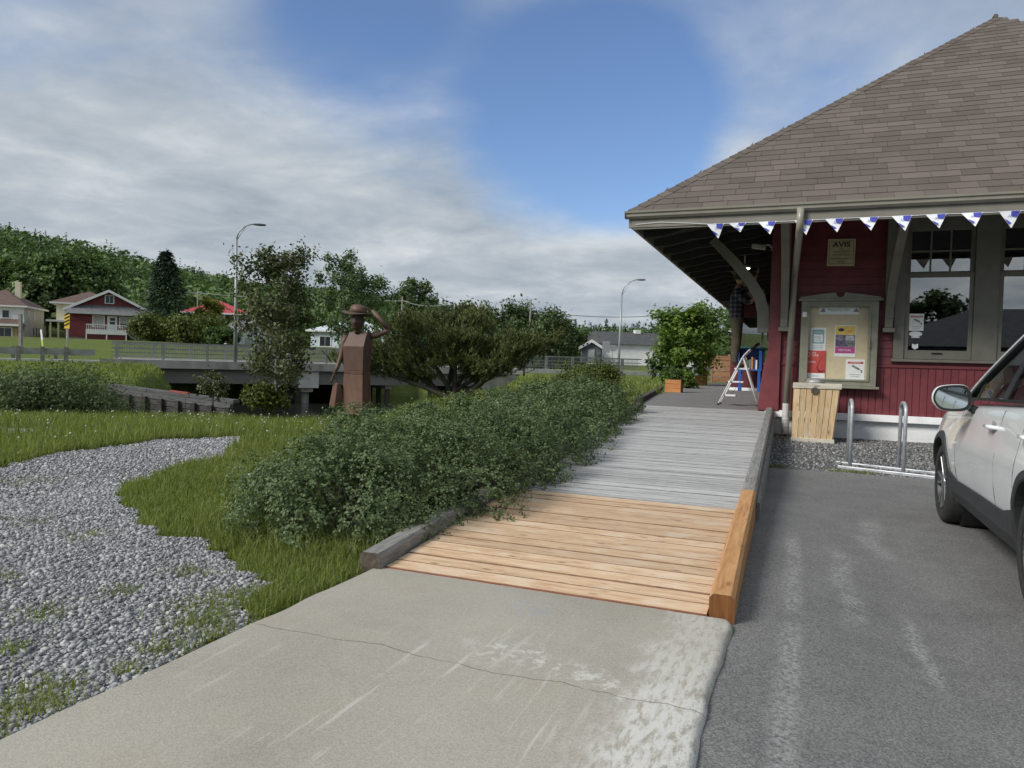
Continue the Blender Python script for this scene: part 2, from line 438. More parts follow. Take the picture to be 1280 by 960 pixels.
stones(29000, in_path, -5.6, -2.0, .6, 5.0, .011, .030, pz, 'path_stones', m_stone, 'loose crushed stones covering the grey gravel path nearby')
stones(9000, in_path, -8, -5, 3.0, 8.3, .018, .038, pz, 'path_stones', m_stone, 'loose crushed stones on the path where it bends away')
# ---- asphalt lot
m_asph, n = start('weathered asphalt'); p = position(n)
fine = n.voro(p, 190, out='Color'); f0 = n.sep(fine)[0]
mid = n.noise(p, 3.0, 6, .6); big = n.noise(p, .55, 4)
k = n.math('ADD', n.math('MULTIPLY', f0, .46), n.math('ADD', n.math('MULTIPLY', mid, .31), n.math('MULTIPLY', big, .23)))
c = n.ramp(k, [(.2, (.075, .074, .072)), (.5, (.152, .150, .147)), (.80, (.26, .257, .25))])
px_, py_, pz_ = n.sep(p)
def streak(xc, y0, y1, wid, wob, seed):
    nz = n.noise(n.comb(seed, py_, 0.0), 1.6, 3)
    xo = n.math('ADD', n.math('SUBTRACT', px_, xc), n.math('MULTIPLY', n.math('SUBTRACT', nz, .5), wob))
    e = n.step(n.math('ABSOLUTE', xo), wid, wid*.15)
    e = n.math('MULTIPLY', e, n.math('MULTIPLY', n.step(py_, y0, y0+.5), n.step(py_, y1+.4, y1)))
    br = n.math('MULTIPLY', n.step(n.noise(p, 48, 5, .75), .44, .58), n.step(n.noise(p, 4, 3), .30, .5))
    return n.math('MULTIPLY', n.math('MULTIPLY', e, br), .62)
stk = None
for a in ((.0, 1.2, 5.4, .075, .07, 1.), (.56, 5.2, 6.6, .13, .30, 4.), (.55, 3.0, 3.9, .06, .12, 7.), (.28, 3.6, 5.2, .10, .2, 9.)):
    t = streak(*a); stk = t if stk is None else n.math('MAXIMUM', stk, t)
c = n.mix(stk, c, (.36, .36, .35))
# gravel dust along the far edge and a dark seam beside the slab
c = n.mix(n.math('MULTIPLY', n.math('MULTIPLY', n.step(py_, 9.0, 9.8), n.step(n.noise(p, 26, 5), .42, .6)), .6), c, (.27, .265, .255))
n.set(n.b.inputs['Base Color'], c); n.b.inputs['Roughness'].default_value = .88; n.b.inputs['Specular IOR Level'].default_value = .3
n.set(n.b.inputs['Normal'], n.bump(n.math('ADD', n.math('MULTIPLY', f0, .6), mid), .55, .006))
xs = np.concatenate([np.arange(-.45, 4, .12), np.arange(4, 40, 1.5)]); ys = np.concatenate([np.arange(-30, -2, 2), np.arange(-2, 10.0, .12)])
AX, AY = np.meshgrid(xs, ys, indexing='ij'); AZ = (fbm(AX, AY, .8)-.47)*.018-.002+.092*smoothstep(.7, -.22, AX)*smoothstep(9.0, 4.5, AY)
AYd = AY.copy(); AYd[:, -1] = 9.85+(fbm(AX[:, -1], AX[:, -1]*0, 2.0)-.47)*.25
nx, ny = AX.shape; I, J = np.meshgrid(np.arange(nx-1), np.arange(ny-1), indexing='ij')
ao = npmesh('asphalt_lot', np.stack([AX, AYd, AZ], -1).reshape(-1, 3), np.stack([I*ny+J, (I+1)*ny+J, (I+1)*ny+J+1, I*ny+J+1], -1).reshape(-1, 4), m_asph, smooth=True)
tag(ao, 'weathered grey asphalt of the car park', 'asphalt', kind='structure')
# ---- gravel strip along the foundation
m_gravel2 = gravel_mat('fine grey gravel', [(.15, (.075, .077, .08)), (.45, (.155, .157, .16)), (.75, (.24, .24, .24)), (.95, (.36, .355, .34))], 60)
GPX, GPY = np.meshgrid(np.arange(-.6, 40, .25), np.arange(9.55, 14.6, .15), indexing='ij')
gstrip = lambda X, Y: -.012+.045*smoothstep(9.6, 11.0, Y)+.05*smoothstep(11.0, 14, Y)+(fbm(X, Y, 1.2)-.47)*.05*smoothstep(9.7, 10.6, Y)
nx, ny = GPX.shape; I, J = np.meshgrid(np.arange(nx-1), np.arange(ny-1), indexing='ij')
go = npmesh('gravel_strip', np.stack([GPX, GPY, gstrip(GPX, GPY)], -1).reshape(-1, 3), np.stack([I*ny+J, (I+1)*ny+J, (I+1)*ny+J+1, I*ny+J+1], -1).reshape(-1, 4), m_gravel2, smooth=True)
tag(go, 'strip of dark gravel between asphalt and station foundation', 'gravel', kind='structure')
m_stone2, n = start('dark gravel stones')
ri = n.new('ShaderNodeNewGeometry').outputs['Random Per Island']
n.set(n.b.inputs['Base Color'], n.ramp(ri, [(0, (.10, .10, .102)), (.5, (.185, .186, .188)), (.9, (.29, .288, .28)), (1, (.42, .41, .38))])); n.b.inputs['Roughness'].default_value = .88
stones(9000, lambda X, Y: (X > -.5) & (X < 3.5), -.5, 3.5, 9.75, 13.95, .02, .045, gstrip, 'strip_stones', m_stone2, 'loose dark stones on the gravel strip by the foundation')
# ---- concrete slab with a worn, rounded kerb edge
m_conc, n = start('worn concrete slab'); p = position(n); px_, py_, pz_ = n.sep(p)
big = n.noise(p, 1.3, 5, .6); fine = n.noise(p, 150, 4, .7); sp = n.voro(p, 240, out='Color'); s0 = n.sep(sp)[0]
c = n.ramp(big, [(.3, (.27, .25, .203)), (.5, (.35, .328, .272)), (.7, (.41, .385, .325))])
c = n.mix(.35, c, n.ramp(s0, [(.0, (.19, .177, .15)), (.5, (.345, .325, .275)), (1, (.48, .46, .41))]))
c = n.mix(n.math('MULTIPLY', n.step(n.noise(p, 2.6, 5), .55, .72), .25), c, (.30, .235, .18))
# scraped pale marks: along the kerb edge and as scuffs dragged across
edge = n.math('ADD', px_, n.math('MULTIPLY', n.math('SUBTRACT', n.noise(p, 3.5, 6, .65), .5), .7))
e1 = n.step(edge, -.62, -.42)
e1 = n.math('MULTIPLY', e1, n.step(n.noise(n.mapping(p, scale=(26, 7, 20)), 1.6, 5, .7), .36, .56))
e1 = n.math('MULTIPLY', e1, n.math('SUBTRACT', 1.0, n.math('MULTIPLY', n.step(py_, 2.3, 3.1), .55)))
v = n.mapping(p, rot=(0, 0, rad(-17)), scale=(34, 2.2, 10))
sc1 = n.step(n.noise(v, 1.0, 4, .6), .56, .70)
where = n.step(n.noise(n.mapping(p, loc=(2.3, .4, 0)), 1.15, 4, .6), .44, .60)
sc1 = n.math('MULTIPLY', n.math('MULTIPLY', sc1, where), n.step(py_, 3.2, 2.4))
arc = n.math('SUBTRACT', n.math('ADD', py_, n.math('MULTIPLY', px_, .28)), n.math('ADD', 2.33, n.math('MULTIPLY', n.math('SUBTRACT', n.noise(p, 4, 5, .7), .5), .5)))
arcm = n.math('MULTIPLY', n.step(n.math('ABSOLUTE', arc), .13, .02), n.math('MULTIPLY', n.step(px_, -1.35, -1.0), n.step(n.noise(p, 18, 5, .75), .50, .60)))
wear = n.math('MAXIMUM', n.math('MAXIMUM', e1, n.math('MULTIPLY', sc1, .5)), n.math('MULTIPLY', arcm, .75))
c = n.mix(n.math('MULTIPLY', wear, .85), c, (.60, .595, .56))
# hairline crack across the slab
ck = n.math('SUBTRACT', n.math('ADD', py_, n.math('MULTIPLY', px_, -.0)), n.math('ADD', 2.42, n.math('MULTIPLY', n.math('SUBTRACT', n.noise(n.comb(px_, 0.0, 0.0), 1.6, 7, .6), .5), .22)))
ckm = n.step(n.math('ABSOLUTE', ck), .0042, .001)
ckm = n.math('MULTIPLY', ckm, n.step(n.noise(p, 5, 3), .30, .52))
c = n.mix(n.math('MULTIPLY', ckm, .55), c, (.07, .065, .055))
# chalky blue smudge
bl = n.math('MULTIPLY', n.step(n.vmath('DISTANCE', p, (-1.12, 3.12, .12)), .16, .03), n.step(n.noise(p, 22, 4), .42, .62))
c = n.mix(n.math('MULTIPLY', bl, .35), c, (.24, .29, .42))
# worn aggregate on the rounded edge
ag = n.math('MULTIPLY', n.step(px_, -.36, -.29), n.step(n.voro(p, 110), .30, .16))
c = n.mix(n.math('MULTIPLY', ag, .6), c, (.10, .10, .10))
n.set(n.b.inputs['Base Color'], c); n.b.inputs['Roughness'].default_value = .86; n.b.inputs['Specular IOR Level'].default_value = .3
hgt = n.math('SUBTRACT', n.math('ADD', n.math('MULTIPLY', fine, .5), n.math('MULTIPLY', s0, .4)), n.math('MULTIPLY', ckm, 3.0))
n.set(n.b.inputs['Normal'], n.bump(hgt, .5, .004))
rings = []
for yv in np.concatenate([np.arange(-2.5, 3.3, .06), [3.3, 3.33, 3.352, 3.362, 3.366]]):
    cor = max(0.0, yv-3.29)                      # rounded far corner on the kerb side
    xr = -.240-.010*math.sin(yv*3.1)-.010*(float(vnoise([yv*9], [3])[0])-.5)-(.11-math.sqrt(max(0, .0121-min(cor*1.44, .11)**2)))*.14
    xl = -2.11-.02*(float(vnoise([yv*5], [7])[0])-.5) + .06*max(0, (1.5-yv))*.4
    ch = .018*float(vnoise([yv*14], [11])[0])
    zt = .122
    ring = [(xl, yv, -.05), (xl, yv, zt-.012), (xl+.012, yv, zt)]
    for t in np.linspace(.12, .96, 18): ring.append((xl+(xr-xl)*t, yv, zt+.0015*(float(vnoise([yv*3+t*9], [t*17])[0])-.5)))
    for a in np.linspace(90, 0, 6)[0:]:
        r_ = .024+ch; ring.append((xr-r_+r_*math.cos(rad(a)), yv, zt-r_+r_*math.sin(rad(a))))
    ring += [(xr+.012, yv, .03), (xr+.016, yv, -.05)]
    rings.append(ring)
sl = MB().loft(rings).build('concrete_slab', m_conc, smooth=True); sl.data.set_sharp_from_angle(angle=rad(32)); tag(sl, 'worn concrete slab with scraped white kerb edge before the boardwalk', 'slab', kind='structure')
# ================================================================== boardwalk
def wood_mat(name, c0, c1, c2, knot=None, rough=.75, ax='x', orand=.16, gs=1.0, weather=None, knotsc=2.2):
    m, n = start(name); p = position(n)
    oi = n.new('ShaderNodeObjectInfo').outputs['Random']
    off = n.vmath('ADD', p, n.comb(n.math('MULTIPLY', oi, 37.0), n.math('MULTIPLY', oi, 91.0), n.math('MULTIPLY', oi, 13.0)))
    st = {'x': (1.2, 16, 16), 'y': (16, 1.2, 16), 'z': (16, 16, 1.2)}[ax]
    st = tuple(q*gs for q in st)
    v = n.mapping(off, scale=st)
    g = n.noise(v, 2.2, 6, .62, 1.1)
    g2 = n.noise(n.mapping(off, scale=tuple(q*5 for q in st)), 2.0, 4, .6)
    k = n.math('ADD', n.math('MULTIPLY', g, .75), n.math('MULTIPLY', g2, .25))
    c = n.ramp(k, [(.30, c0), (.48, c1), (.68, c2)])
    if knot:
        kv = n.mapping(off, scale={'x': (1, 3, 3), 'y': (3, 1, 3), 'z': (3, 3, 1)}[ax])
        kd = n.voro(kv, knotsc)
        c = n.mix(n.math('MULTIPLY', n.step(kd, .15, .04), .75), c, knot)
    if weather:
        wn = n.step(n.noise(off, 3.2, 5, .65), .48, .66)
        c = n.mix(n.math('MULTIPLY', wn, weather[1]), c, weather[0])
    c = n.vmath('SCALE', c, scale=n.math('MULTIPLY_ADD', oi, orand*2, 1-orand))
    n.set(n.b.inputs['Base Color'], c); n.b.inputs['Roughness'].default_value = rough; n.b.inputs['Specular IOR Level'].default_value = .3
    n.set(n.b.inputs['Normal'], n.bump(k, .55, .004))
    return m
m_newwood = wood_mat('fresh stained deck wood', (.27, .155, .085), (.54, .37, .228), (.70, .54, .38), knot=(.12, .05, .022), orand=.13, gs=1.25, weather=((.62, .50, .37), .75), knotsc=3.4)
m_greywood = wood_mat('silvered deck wood', (.18, .178, .174), (.385, .38, .372), (.55, .545, .535), orand=.15, gs=1.3, weather=((.43, .425, .415), .5))
m_oldwood = wood_mat('darker platform deck wood', (.105, .10, .097), (.185, .178, .172), (.26, .255, .25), orand=.12, gs=1.3)
m_timber = wood_mat('new orange timber', (.30, .135, .05), (.45, .235, .095), (.56, .33, .16), knot=(.16, .06, .02), ax='y', orand=.05)
m_timberend = wood_mat('sawn end of orange timber', (.085, .032, .010), (.14, .055, .017), (.20, .09, .03), ax='z')
m_greytimber = wood_mat('weathered grey timber', (.085, .08, .075), (.205, .198, .185), (.33, .32, .30), ax='y', orand=.08, gs=1.2)
m_darktimber = wood_mat('dark brown timber', (.035, .028, .022), (.075, .06, .048), (.13, .11, .09), ax='y', orand=.08)
m_newedge = simple('dirt stained plank edge', (.20, .115, .064), .85, .25, 14)  # dark lines between boards: gap shade and dirt put into the edge colour
m_greyedge = simple('dirty grey plank edge', (.165, .162, .157), .9, .25, 14)  # same for the silvered boards, gap shade and dirt painted on their edges
def ramp_z(Y): return .130+.0346*(Y-3.36)
def left_x(Y): return -2.045-.066*(Y-3.36)
def right_x(Y): return -.352-.0185*(Y-3.36)
bw = thing('boardwalk', 'sloping wooden boardwalk ramp of fresh brown planks then silvered ones', 'boardwalk', (-1.2, 3.37, .1))
Yc = 3.372; i = 0; pw_new, pw_old = .1385, .0905
while Yc < 13.98:
    new = Yc < 5.50
    pw = pw_new if new else pw_old
    gap = .007 if new else .008
    y0, y1 = Yc, Yc+pw-gap
    dz = random.uniform(-.0025, .0025) if not new else random.uniform(-.002, .002)
    ch_ = .0045 if new else .0032
    mb = MB()
    sk = random.uniform(-.002, .002); e0 = random.uniform(-.01, .01)
    pts = []
    xa, xb = left_x(Yc)-(.0)+e0*.3, right_x(Yc)-.004
    nseg = 6
    rings = []
    for k in range(nseg+1):
        t = k/nseg; xx = xa+(xb-xa)*t; bow = random.uniform(-.0012, .0012)*(0 if new else 1.2)
        rings.append([(xx, y0+sk*t, ramp_z(y0)+dz-.032), (xx, y1+sk*t, ramp_z(y1)+dz-.032), (xx, y1+sk*t, ramp_z(y1)+dz+bow-ch_), (xx, y1+sk*t-ch_, ramp_z(y1)+dz+bow), (xx, y0+sk*t+ch_, ramp_z(y0)+dz+bow), (xx, y0+sk*t, ramp_z(y0)+dz+bow-ch_)])
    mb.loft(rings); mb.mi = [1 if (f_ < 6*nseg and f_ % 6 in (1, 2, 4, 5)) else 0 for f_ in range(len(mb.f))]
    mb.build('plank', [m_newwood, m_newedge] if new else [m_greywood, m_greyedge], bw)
    Yc += pw; i += 1
# thin red-brown strip where the planks meet the slab
mb = MB(); mb.hexa([(-2.05, 3.367, .09), (-.352, 3.367, .09), (-.352, 3.3715, .09), (-2.05, 3.3715, .09), (-2.05, 3.367, .127), (-.352, 3.367, .127), (-.352, 3.3715, .127), (-2.05, 3.3715, .127)])
mb.build('edge_strip', simple('red brown edge strip', (.22, .07, .04), .7, .25, 20), bw)
# joists / closed skirt below the planks
mb = MB()
for xo in (.03, .8, 1.6):
    a = (left_x(3.4)+xo, 3.40, ramp_z(3.4)-.09); b = (left_x(13.9)+xo*1.2, 13.9, ramp_z(13.9)-.09); mb.bar(a, b, .05, .11)
mb.build('joist', m_darktimber, bw)
def timber(name, label, y0, y1, xfn, ht, wd, m, mend=None, drop=None, group=None, zfn=ramp_z, bev=.012):
    r0 = []
    nseg = max(2, int((y1-y0)/.5))
    o = thing(name, label, 'timber', (xfn(y0), y0, zfn(y0)), group)
    mb = MB(); rings = []
    for k in range(nseg+1):
        yy = y0+(y1-y0)*k/nseg; xx = xfn(yy); jw = random.uniform(-.003, .003)
        zb = zfn(yy)-(drop if drop is not None else .03); zt = zfn(yy)+ht+jw
        rings.append([(xx-wd/2, yy, zb), (xx+wd/2, yy, zb), (xx+wd/2, yy, zt-.018), (xx+wd/2-.018, yy, zt), (xx-wd/2+.018, yy, zt), (xx-wd/2, yy, zt-.018)])
    mb.loft(rings)
    bd = mb.build('beam', m, o)
    if mend:
        q = rings[0]; MB().add([(a, b-.002, c_) for a, b, c_ in q], [(0, 1, 2, 3, 4, 5)]).build('sawn_end', mend, o)
    return o
rail_x = lambda Y: right_x(Y)+.060
timber('kerb_timber', 'fresh orange brown kerb timber with dark sawn end beside the new planks', 3.40, 5.93, rail_x, .092, .112, m_timber, m_timberend, drop=.15)
timber('kerb_timber', 'long weathered grey kerb timber along the upper ramp by the gravel', 5.94, 13.95, rail_x, .075, .112, m_greytimber, drop=.30)
timber('kerb_timber', 'weathered grey kerb timber with sawn end emerging from under the hedge', 3.33, 8.3, lambda Y: left_x(Y)-.075, .075, .13, m_greytimber, m_darktimber, drop=.10)
timber('kerb_timber', 'grey kerb timber ending loose beside the top of the ramp', 8.36, 13.35, lambda Y: left_x(Y)-.08-.0*(Y-8), .085, .14, m_greytimber, m_darktimber, drop=.12)
# outer plank under the right-hand timbers
mb = MB(); mb.hexa([(right_x(6)+.119, 6.0, -.02), (right_x(6)+.145, 6.0, -.02), (right_x(13.9)+.145, 13.9, .10), (right_x(13.9)+.119, 13.9, .10), (right_x(6)+.119, 6.0, ramp_z(6)-.02), (right_x(6)+.145, 6.0, ramp_z(6)-.02), (right_x(13.9)+.145, 13.9, ramp_z(13.9)-.02), (right_x(13.9)+.119, 13.9, ramp_z(13.9)-.02)])
mb.build('side_board', m_greytimber, bw)
# ---- station platform beyond the ramp
PZ = .50
pf = thing('station_platform', 'dark weathered plank platform under the station eaves', 'platform', (-2, 14.0, .3))
Yc = 14.0; k = 0
plat_l = lambda Y: -2.95-.125*(Y-14) if Y < 24 else -4.2-.02*(Y-24)
while Yc < 38.5:
    pw = .10 if Yc < 22 else .30
    mb = MB(); dz = random.uniform(-.003, .003); gap = .006 if Yc < 22 else .008
    mb.bb(plat_l(Yc), -.42, Yc, Yc+pw-gap, PZ-.03+dz, PZ+dz-.001*k % .001)
    mb.build('plank', m_oldwood, pf); Yc += pw; k += 1
timber('kerb_timber', 'dark timber bordering the platform beside the planting bed', 14.6, 24.2, lambda Y: plat_l(Y)-.03, .10, .15, m_darktimber, m_darktimber, drop=.35, zfn=lambda Y: PZ)
timber('kerb_timber', 'far dark timber edging between the two planters', 24.6, 33.5, lambda Y: plat_l(Y)-.05, .10, .15, m_darktimber, drop=.35, zfn=lambda Y: PZ)
# ================================================================== station building
m_red = simple('dark red clapboard paint', (.160, .032, .040), .55, .16, 5, .25, 90, orand=.06)
m_redflat = simple('dark red trim paint', (.16, .032, .040), .5, .12, 6, .15, 60)
m_trim = simple('grey green trim paint', (.175, .168, .140), .55, .10, 5, .15, 60)
m_bbtrim = simple('olive grey cabinet paint', (.215, .215, .165), .5, .12, 7, .15, 60)
m_white = simple('white base board paint', (.84, .845, .85), .5, .06, 8, .1, 40)
m_found = simple('painted concrete foundation', (.70, .71, .71), .8, .10, 2.2, .6, 26, dist=.01)
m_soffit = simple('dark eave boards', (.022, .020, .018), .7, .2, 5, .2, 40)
m_gutter = simple('taupe metal gutter', (.27, .255, .215), .35, .07, 3, 0)
m_fascia = simple('taupe fascia boards', (.185, .175, .150), .5, .09, 4, .1, 30)
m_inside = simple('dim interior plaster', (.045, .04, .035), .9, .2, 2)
m_black = simple('black plastic', (.012, .012, .013), .45, .2, 10)
m_steel = simple('galvanised steel', (.46, .48, .50), .45, .14, 9, .15, 60, metal=.45)
def glass(name, tint=(.9, .95, .95), base=.06, ior=1.5):
    m, n = start(name); n.n.remove(n.b)
    tr = n.new('ShaderNodeBsdfTransparent'); tr.inputs[0].default_value = (*tint, 1)
    gl = n.new('ShaderNodeBsdfGlossy'); gl.inputs['Roughness'].default_value = .01
    fr = n.new('ShaderNodeFresnel'); fr.inputs[0].default_value = ior
    mx = n.new('ShaderNodeMixShader'); n.set(mx.inputs[0], n.math('ADD', fr.outputs[0], base, clamp=True))
    n.l.new(tr.outputs[0], mx.inputs[1]); n.l.new(gl.outputs[0], mx.inputs[2]); n.l.new(mx.outputs[0], n.out.inputs[0])
    return m
m_glass = glass('window glass', (.55, .6, .62), .28)
m_thin = glass('thin cover glass', (.98, .985, .985), .0, 1.2)
WX0, WX1, WY, WZ0, WZT = -.55, 7.55, 14.0, .405, 4.05
st = thing('station_building', 'old dark red railway station with brown shingled hip roof and deep bracketed eaves', 'building', (WX0, WY, 0))
# foundation, base trim
MB().bb(WX0+.05, WX1-.05, WY+.05, 40, -.2, WZ0+.02).build('foundation', m_found, st)
mb = MB(); mb.bb(WX0-.03, WX1, WY-.055, WY+.06, WZ0, .525); mb.build('base_board', m_white, st, bevel=.006)
mb = MB(); mb.bb(WX0-.055, WX0+.03, WY+.062, 40, WZ0, .525); mb.build('base_board', m_white, st)
# window openings (two double-hung sashes in one casing)
OX0, OX1, OZ0, OZ1 = 1.62, 3.975, 1.50, 3.76
wall = MB()
for a in ((WX0, OX0, .525, WZT), (OX1, WX1, .525, WZT), (OX0, OX1, .525, OZ0), (OX0, OX1, OZ1, WZT)):
    wall.bb(a[0], a[1], WY+.02, WY+.2, a[2], a[3])
wall.bb(WX0+.02, WX0+.2, WY+.2, 40, .525, WZT); wall.bb(WX1-.2, WX1, WY+.2, 40, .525, WZT)
wall.bb(WX0, WX1, 39.8, 40, .525, WZT)
wall = wall.build('wall', m_red, st)
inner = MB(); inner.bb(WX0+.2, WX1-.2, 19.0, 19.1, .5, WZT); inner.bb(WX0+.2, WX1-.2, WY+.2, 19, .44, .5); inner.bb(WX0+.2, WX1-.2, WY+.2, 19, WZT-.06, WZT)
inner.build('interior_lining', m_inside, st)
# clapboards above the belt, upright boards below it
zb = 1.40; hgt = .138; k = 0
spans = [(-.335, 1.455), (4.14, WX1-.05)]
while zb < 3.98:
    for (x0, x1) in spans:
        mb = MB(); z0, z1 = zb, min(zb+hgt+.012, 3.99); j = random.uniform(-.0015, .0015)
        mb.prism([(x0, WY+.018, z0), (x0, WY-.014+j, z0), (x0, WY-.012+j, z0+.006), (x0, WY+.006, z1), (x0, WY+.018, z1)], (x1-x0, 0, 0))
        mb.build('clapboard', m_red, wall)
    zb += hgt
mb = MB(); mb.bb(-.335, WX1, WY-.03, WY+.018, 1.345, 1.395); mb.build('belt_rail', m_redflat, wall, bevel=.008)
mb = MB(); xb = -.335; wv = .112
proto = None
while xb < WX1-.1:
    if proto is None:
        q = MB(); q.prism([(0, WY+.018, 0), (0, WY-.004, 0), (.006, WY-.010, 0), (wv-.010, WY-.010, 0), (wv-.004, WY-.004, 0), (wv-.004, WY+.018, 0)], (0, 0, .815))
        proto = q.build('upright_board', m_red, wall); proto.location = (xb, 0, .528)
    else:
        o = proto.copy(); COL.objects.link(o); o.parent = wall; o.location = (xb, 0, .528); o.name = 'upright_board'
    xb += wv
# corner pilaster with flared foot
mb = MB()
pl = [(-.58, .51), (-.335, .51), (-.335, 4.0), (-.55, 4.0), (-.55, 1.62), (-.60, 1.45), (-.70, .60), (-.70, .51)]
pl = [(-.71, .515), (-.34, .515), (-.34, 4.0), (-.555, 4.0), (-.555, 1.62), (-.585, 1.42), (-.62, 1.36)]
mb.prism([(a, WY-.075, b) for a, b in pl], (0, .30, 0)); mb.build('corner_pilaster', m_redflat, st, bevel=.006)
# ---- window
win = MB()
for (x0, x1, z0, z1) in ((1.462, 1.622, 1.50, 3.92), (3.975, 4.135, 1.50, 3.92), (1.622, 3.975, 3.74, 3.92), (2.625, 2.972, 1.50, 3.74)):
    win.bb(x0, x1, WY-.045, WY+.12, z0, z1)
win = win.build('window', m_trim, st, bevel=.004)
mb = MB(); mb.bb(1.44, 4.16, WY-.085, WY+.12, 1.452, 1.498); mb.build('sill', m_trim, win, bevel=.006)
pane_mesh = {}
for wx0, wx1 in ((1.622, 2.625), (2.972, 3.975)):
    gx0, gx1 = wx0+.068, wx1-.062
    mb = MB()                                    # lower sash, proud of the upper one
    for a in ((wx0+.003, gx0, 1.505, 2.965), (gx1, wx1-.003, 1.505, 2.965), (gx0, gx1, 1.505, 1.655), (gx0, gx1, 2.885, 2.965)):
        mb.bb(a[0], a[1], WY-.012, WY+.032, a[2], a[3])
    ls = mb.build('lower_sash', m_trim, win, bevel=.004)
    MB().bb(gx0-.005, gx1+.005, WY+.008, WY+.013, 1.65, 2.89).build('pane', m_glass, win)
    hx = (gx0+gx1)/2
    q = MB(); q.tube([(hx-.075, WY-.013, 1.60), (hx-.07, WY-.03, 1.605), (hx+.07, WY-.03, 1.605), (hx+.075, WY-.013, 1.60)], .009, 6); q.build('sash_lift', m_black, win)
    mb = MB()
    for a in ((wx0+.003, gx0, 2.967, 3.738), (gx1, wx1-.003, 2.967, 3.738), (gx0, gx1, 3.675, 3.738), (gx0, gx1, 2.967, 2.99)):
        mb.bb(a[0], a[1], WY+.034, WY+.075, a[2], a[3])
    tw = (gx1-gx0)/3
    for t in (1, 2): mb.bb(gx0+tw*t-.014, gx0+tw*t+.014, WY+.036, WY+.072, 2.99, 3.675)
    mb.bb(gx0, gx1, WY+.037, WY+.071, 3.318, 3.346)
    mb.build('upper_sash', m_trim, win)
    for t in range(3):
        for (z0, z1) in ((2.988, 3.32), (3.344, 3.677)):
            MB().bb(gx0+tw*t+.01*(t > 0), gx0+tw*(t+1)-.01*(t < 2), WY+.052, WY+.056, z0, z1).build('pane', m_glass, win)
# notices on the glass
m_paper = simple('white paper', (.84, .85, .84), .6, .04, 12)
m_inkred = simple('red print', (.55, .06, .06), .6, .1, 20); m_inkgrey = simple('grey print', (.22, .23, .24), .6, .1, 20)
m_inkblack = simple('black print', (.02, .02, .02), .6, .1, 20)
def cctv_notice(parent, x0, x1, z0, z1, yv, nm='notice'):
    pg = MB().bb(x0, x1, yv-.002, yv, z0, z1).build(nm, m_paper, parent)
    tgt = parent if parent.parent is not None else pg
    w_, h_ = x1-x0, z1-z0
    MB().bb(x0+w_*.1, x1-w_*.08, yv-.0035, yv-.0025, z1-h_*.22, z1-h_*.12).build('heading_band', m_inkred, tgt)
    text('heading', 'ATTENTION', h_*.085, (x0+w_*.51, yv-.0045, z1-h_*.17), (rad(90), 0, 0), m_paper, tgt)
    q = MB(); R = Matrix.Rotation(rad(28), 3, 'Y'); q.box((x0+w_*.52, yv-.003, z1-h_*.40), (w_*.42, .001, h_*.10), R); q.bar((x0+w_*.62, yv-.003, z1-h_*.45), (x0+w_*.86, yv-.003, z1-h_*.58), .001, h_*.035, up=(0, 0, 1)); q.bb(x0+w_*.80, x0+w_*.88, yv-.0035, yv-.0025, z1-h_*.66, z1-h_*.54)
    q.build('camera_print', m_inkgrey, tgt)
    text('small_print', 'SURVEILLANCE', h_*.075, (x0+w_*.5, yv-.0035, z0+h_*.24), (rad(90), 0, 0), m_inkgrey, tgt)
    text('small_print', 'PAR CAMÉRA', h_*.065, (x0+w_*.5, yv-.0035, z0+h_*.14), (rad(90), 0, 0), m_inkgrey, tgt)
cctv_notice(win, 1.697, 1.915, 1.985, 2.275, WY+.007)
q = MB(); q.add([(1.80+.10*math.cos(t), WY+.0055, 1.93+.045*math.sin(t)) for t in np.linspace(0, 6.283, 20)[:-1]], [tuple(range(19))]); q.bb(1.74, 1.86, WY+.0055, WY+.007, 1.865, 1.885); q.build('oval_sticker', m_paper, win)
q = MB(); q.add([(x_, WY+.0055, z_) for x_, z_ in ((1.755, 1.765), (1.80, 1.75), (1.845, 1.765), (1.848, 1.70), (1.80, 1.665), (1.752, 1.70))], [(0, 1, 2, 3, 4, 5)]); q.build('shield_sticker', m_paper, win)
# ---- roof
EX0, EX1, EY, EZ = -2.72, 9.82, 11.86, 3.80
AP = Vector((3.55, EY+6.27, 8.82)); pitch = math.atan2(AP.z-EZ, AP.y-EY); cp, sp_ = math.cos(pitch), math.sin(pitch)
m_shinglefar, n = start('far roof shingles'); p = position(n)
bt = n.new('ShaderNodeTexBrick'); n.set(bt.inputs['Vector'], n.mapping(n.comb(n.sep(p)[1], n.math('MULTIPLY', n.sep(p)[2], 1.6), 0.0)))
bt.inputs['Scale'].default_value = 1.0; bt.inputs['Brick Width'].default_value = .39; bt.inputs['Row Height'].default_value = .2; bt.inputs['Mortar Size'].default_value = .006
bt.inputs['Color1'].default_value = (.115, .095, .082, 1); bt.inputs['Color2'].default_value = (.15, .128, .112, 1); bt.inputs['Mortar'].default_value = (.05, .04, .035, 1)
n.set(n.b.inputs['Base Color'], bt.outputs[0]); n.b.inputs['Roughness'].default_value = .9
m_shingle, n = start('brown asphalt shingle'); p = position(n)
oi = n.new('ShaderNodeObjectInfo').outputs['Random']; isl = n.new('ShaderNodeNewGeometry').outputs['Random Per Island']
rnd = n.math('FRACT', n.math('ADD', oi, isl))
gr = n.noise(p, 170, 3, .7); bl = n.noise(p, 2.0, 4)
c = n.ramp(n.math('ADD', n.math('MULTIPLY', rnd, .55), n.math('MULTIPLY', bl, .45)), [(.15, (.076, .062, .052)), (.5, (.118, .097, .083)), (.85, (.160, .135, .117))])
c = n.mix(n.math('MULTIPLY', gr, .7), c, n.mix(gr, (.04, .033, .029), (.22, .195, .172)))
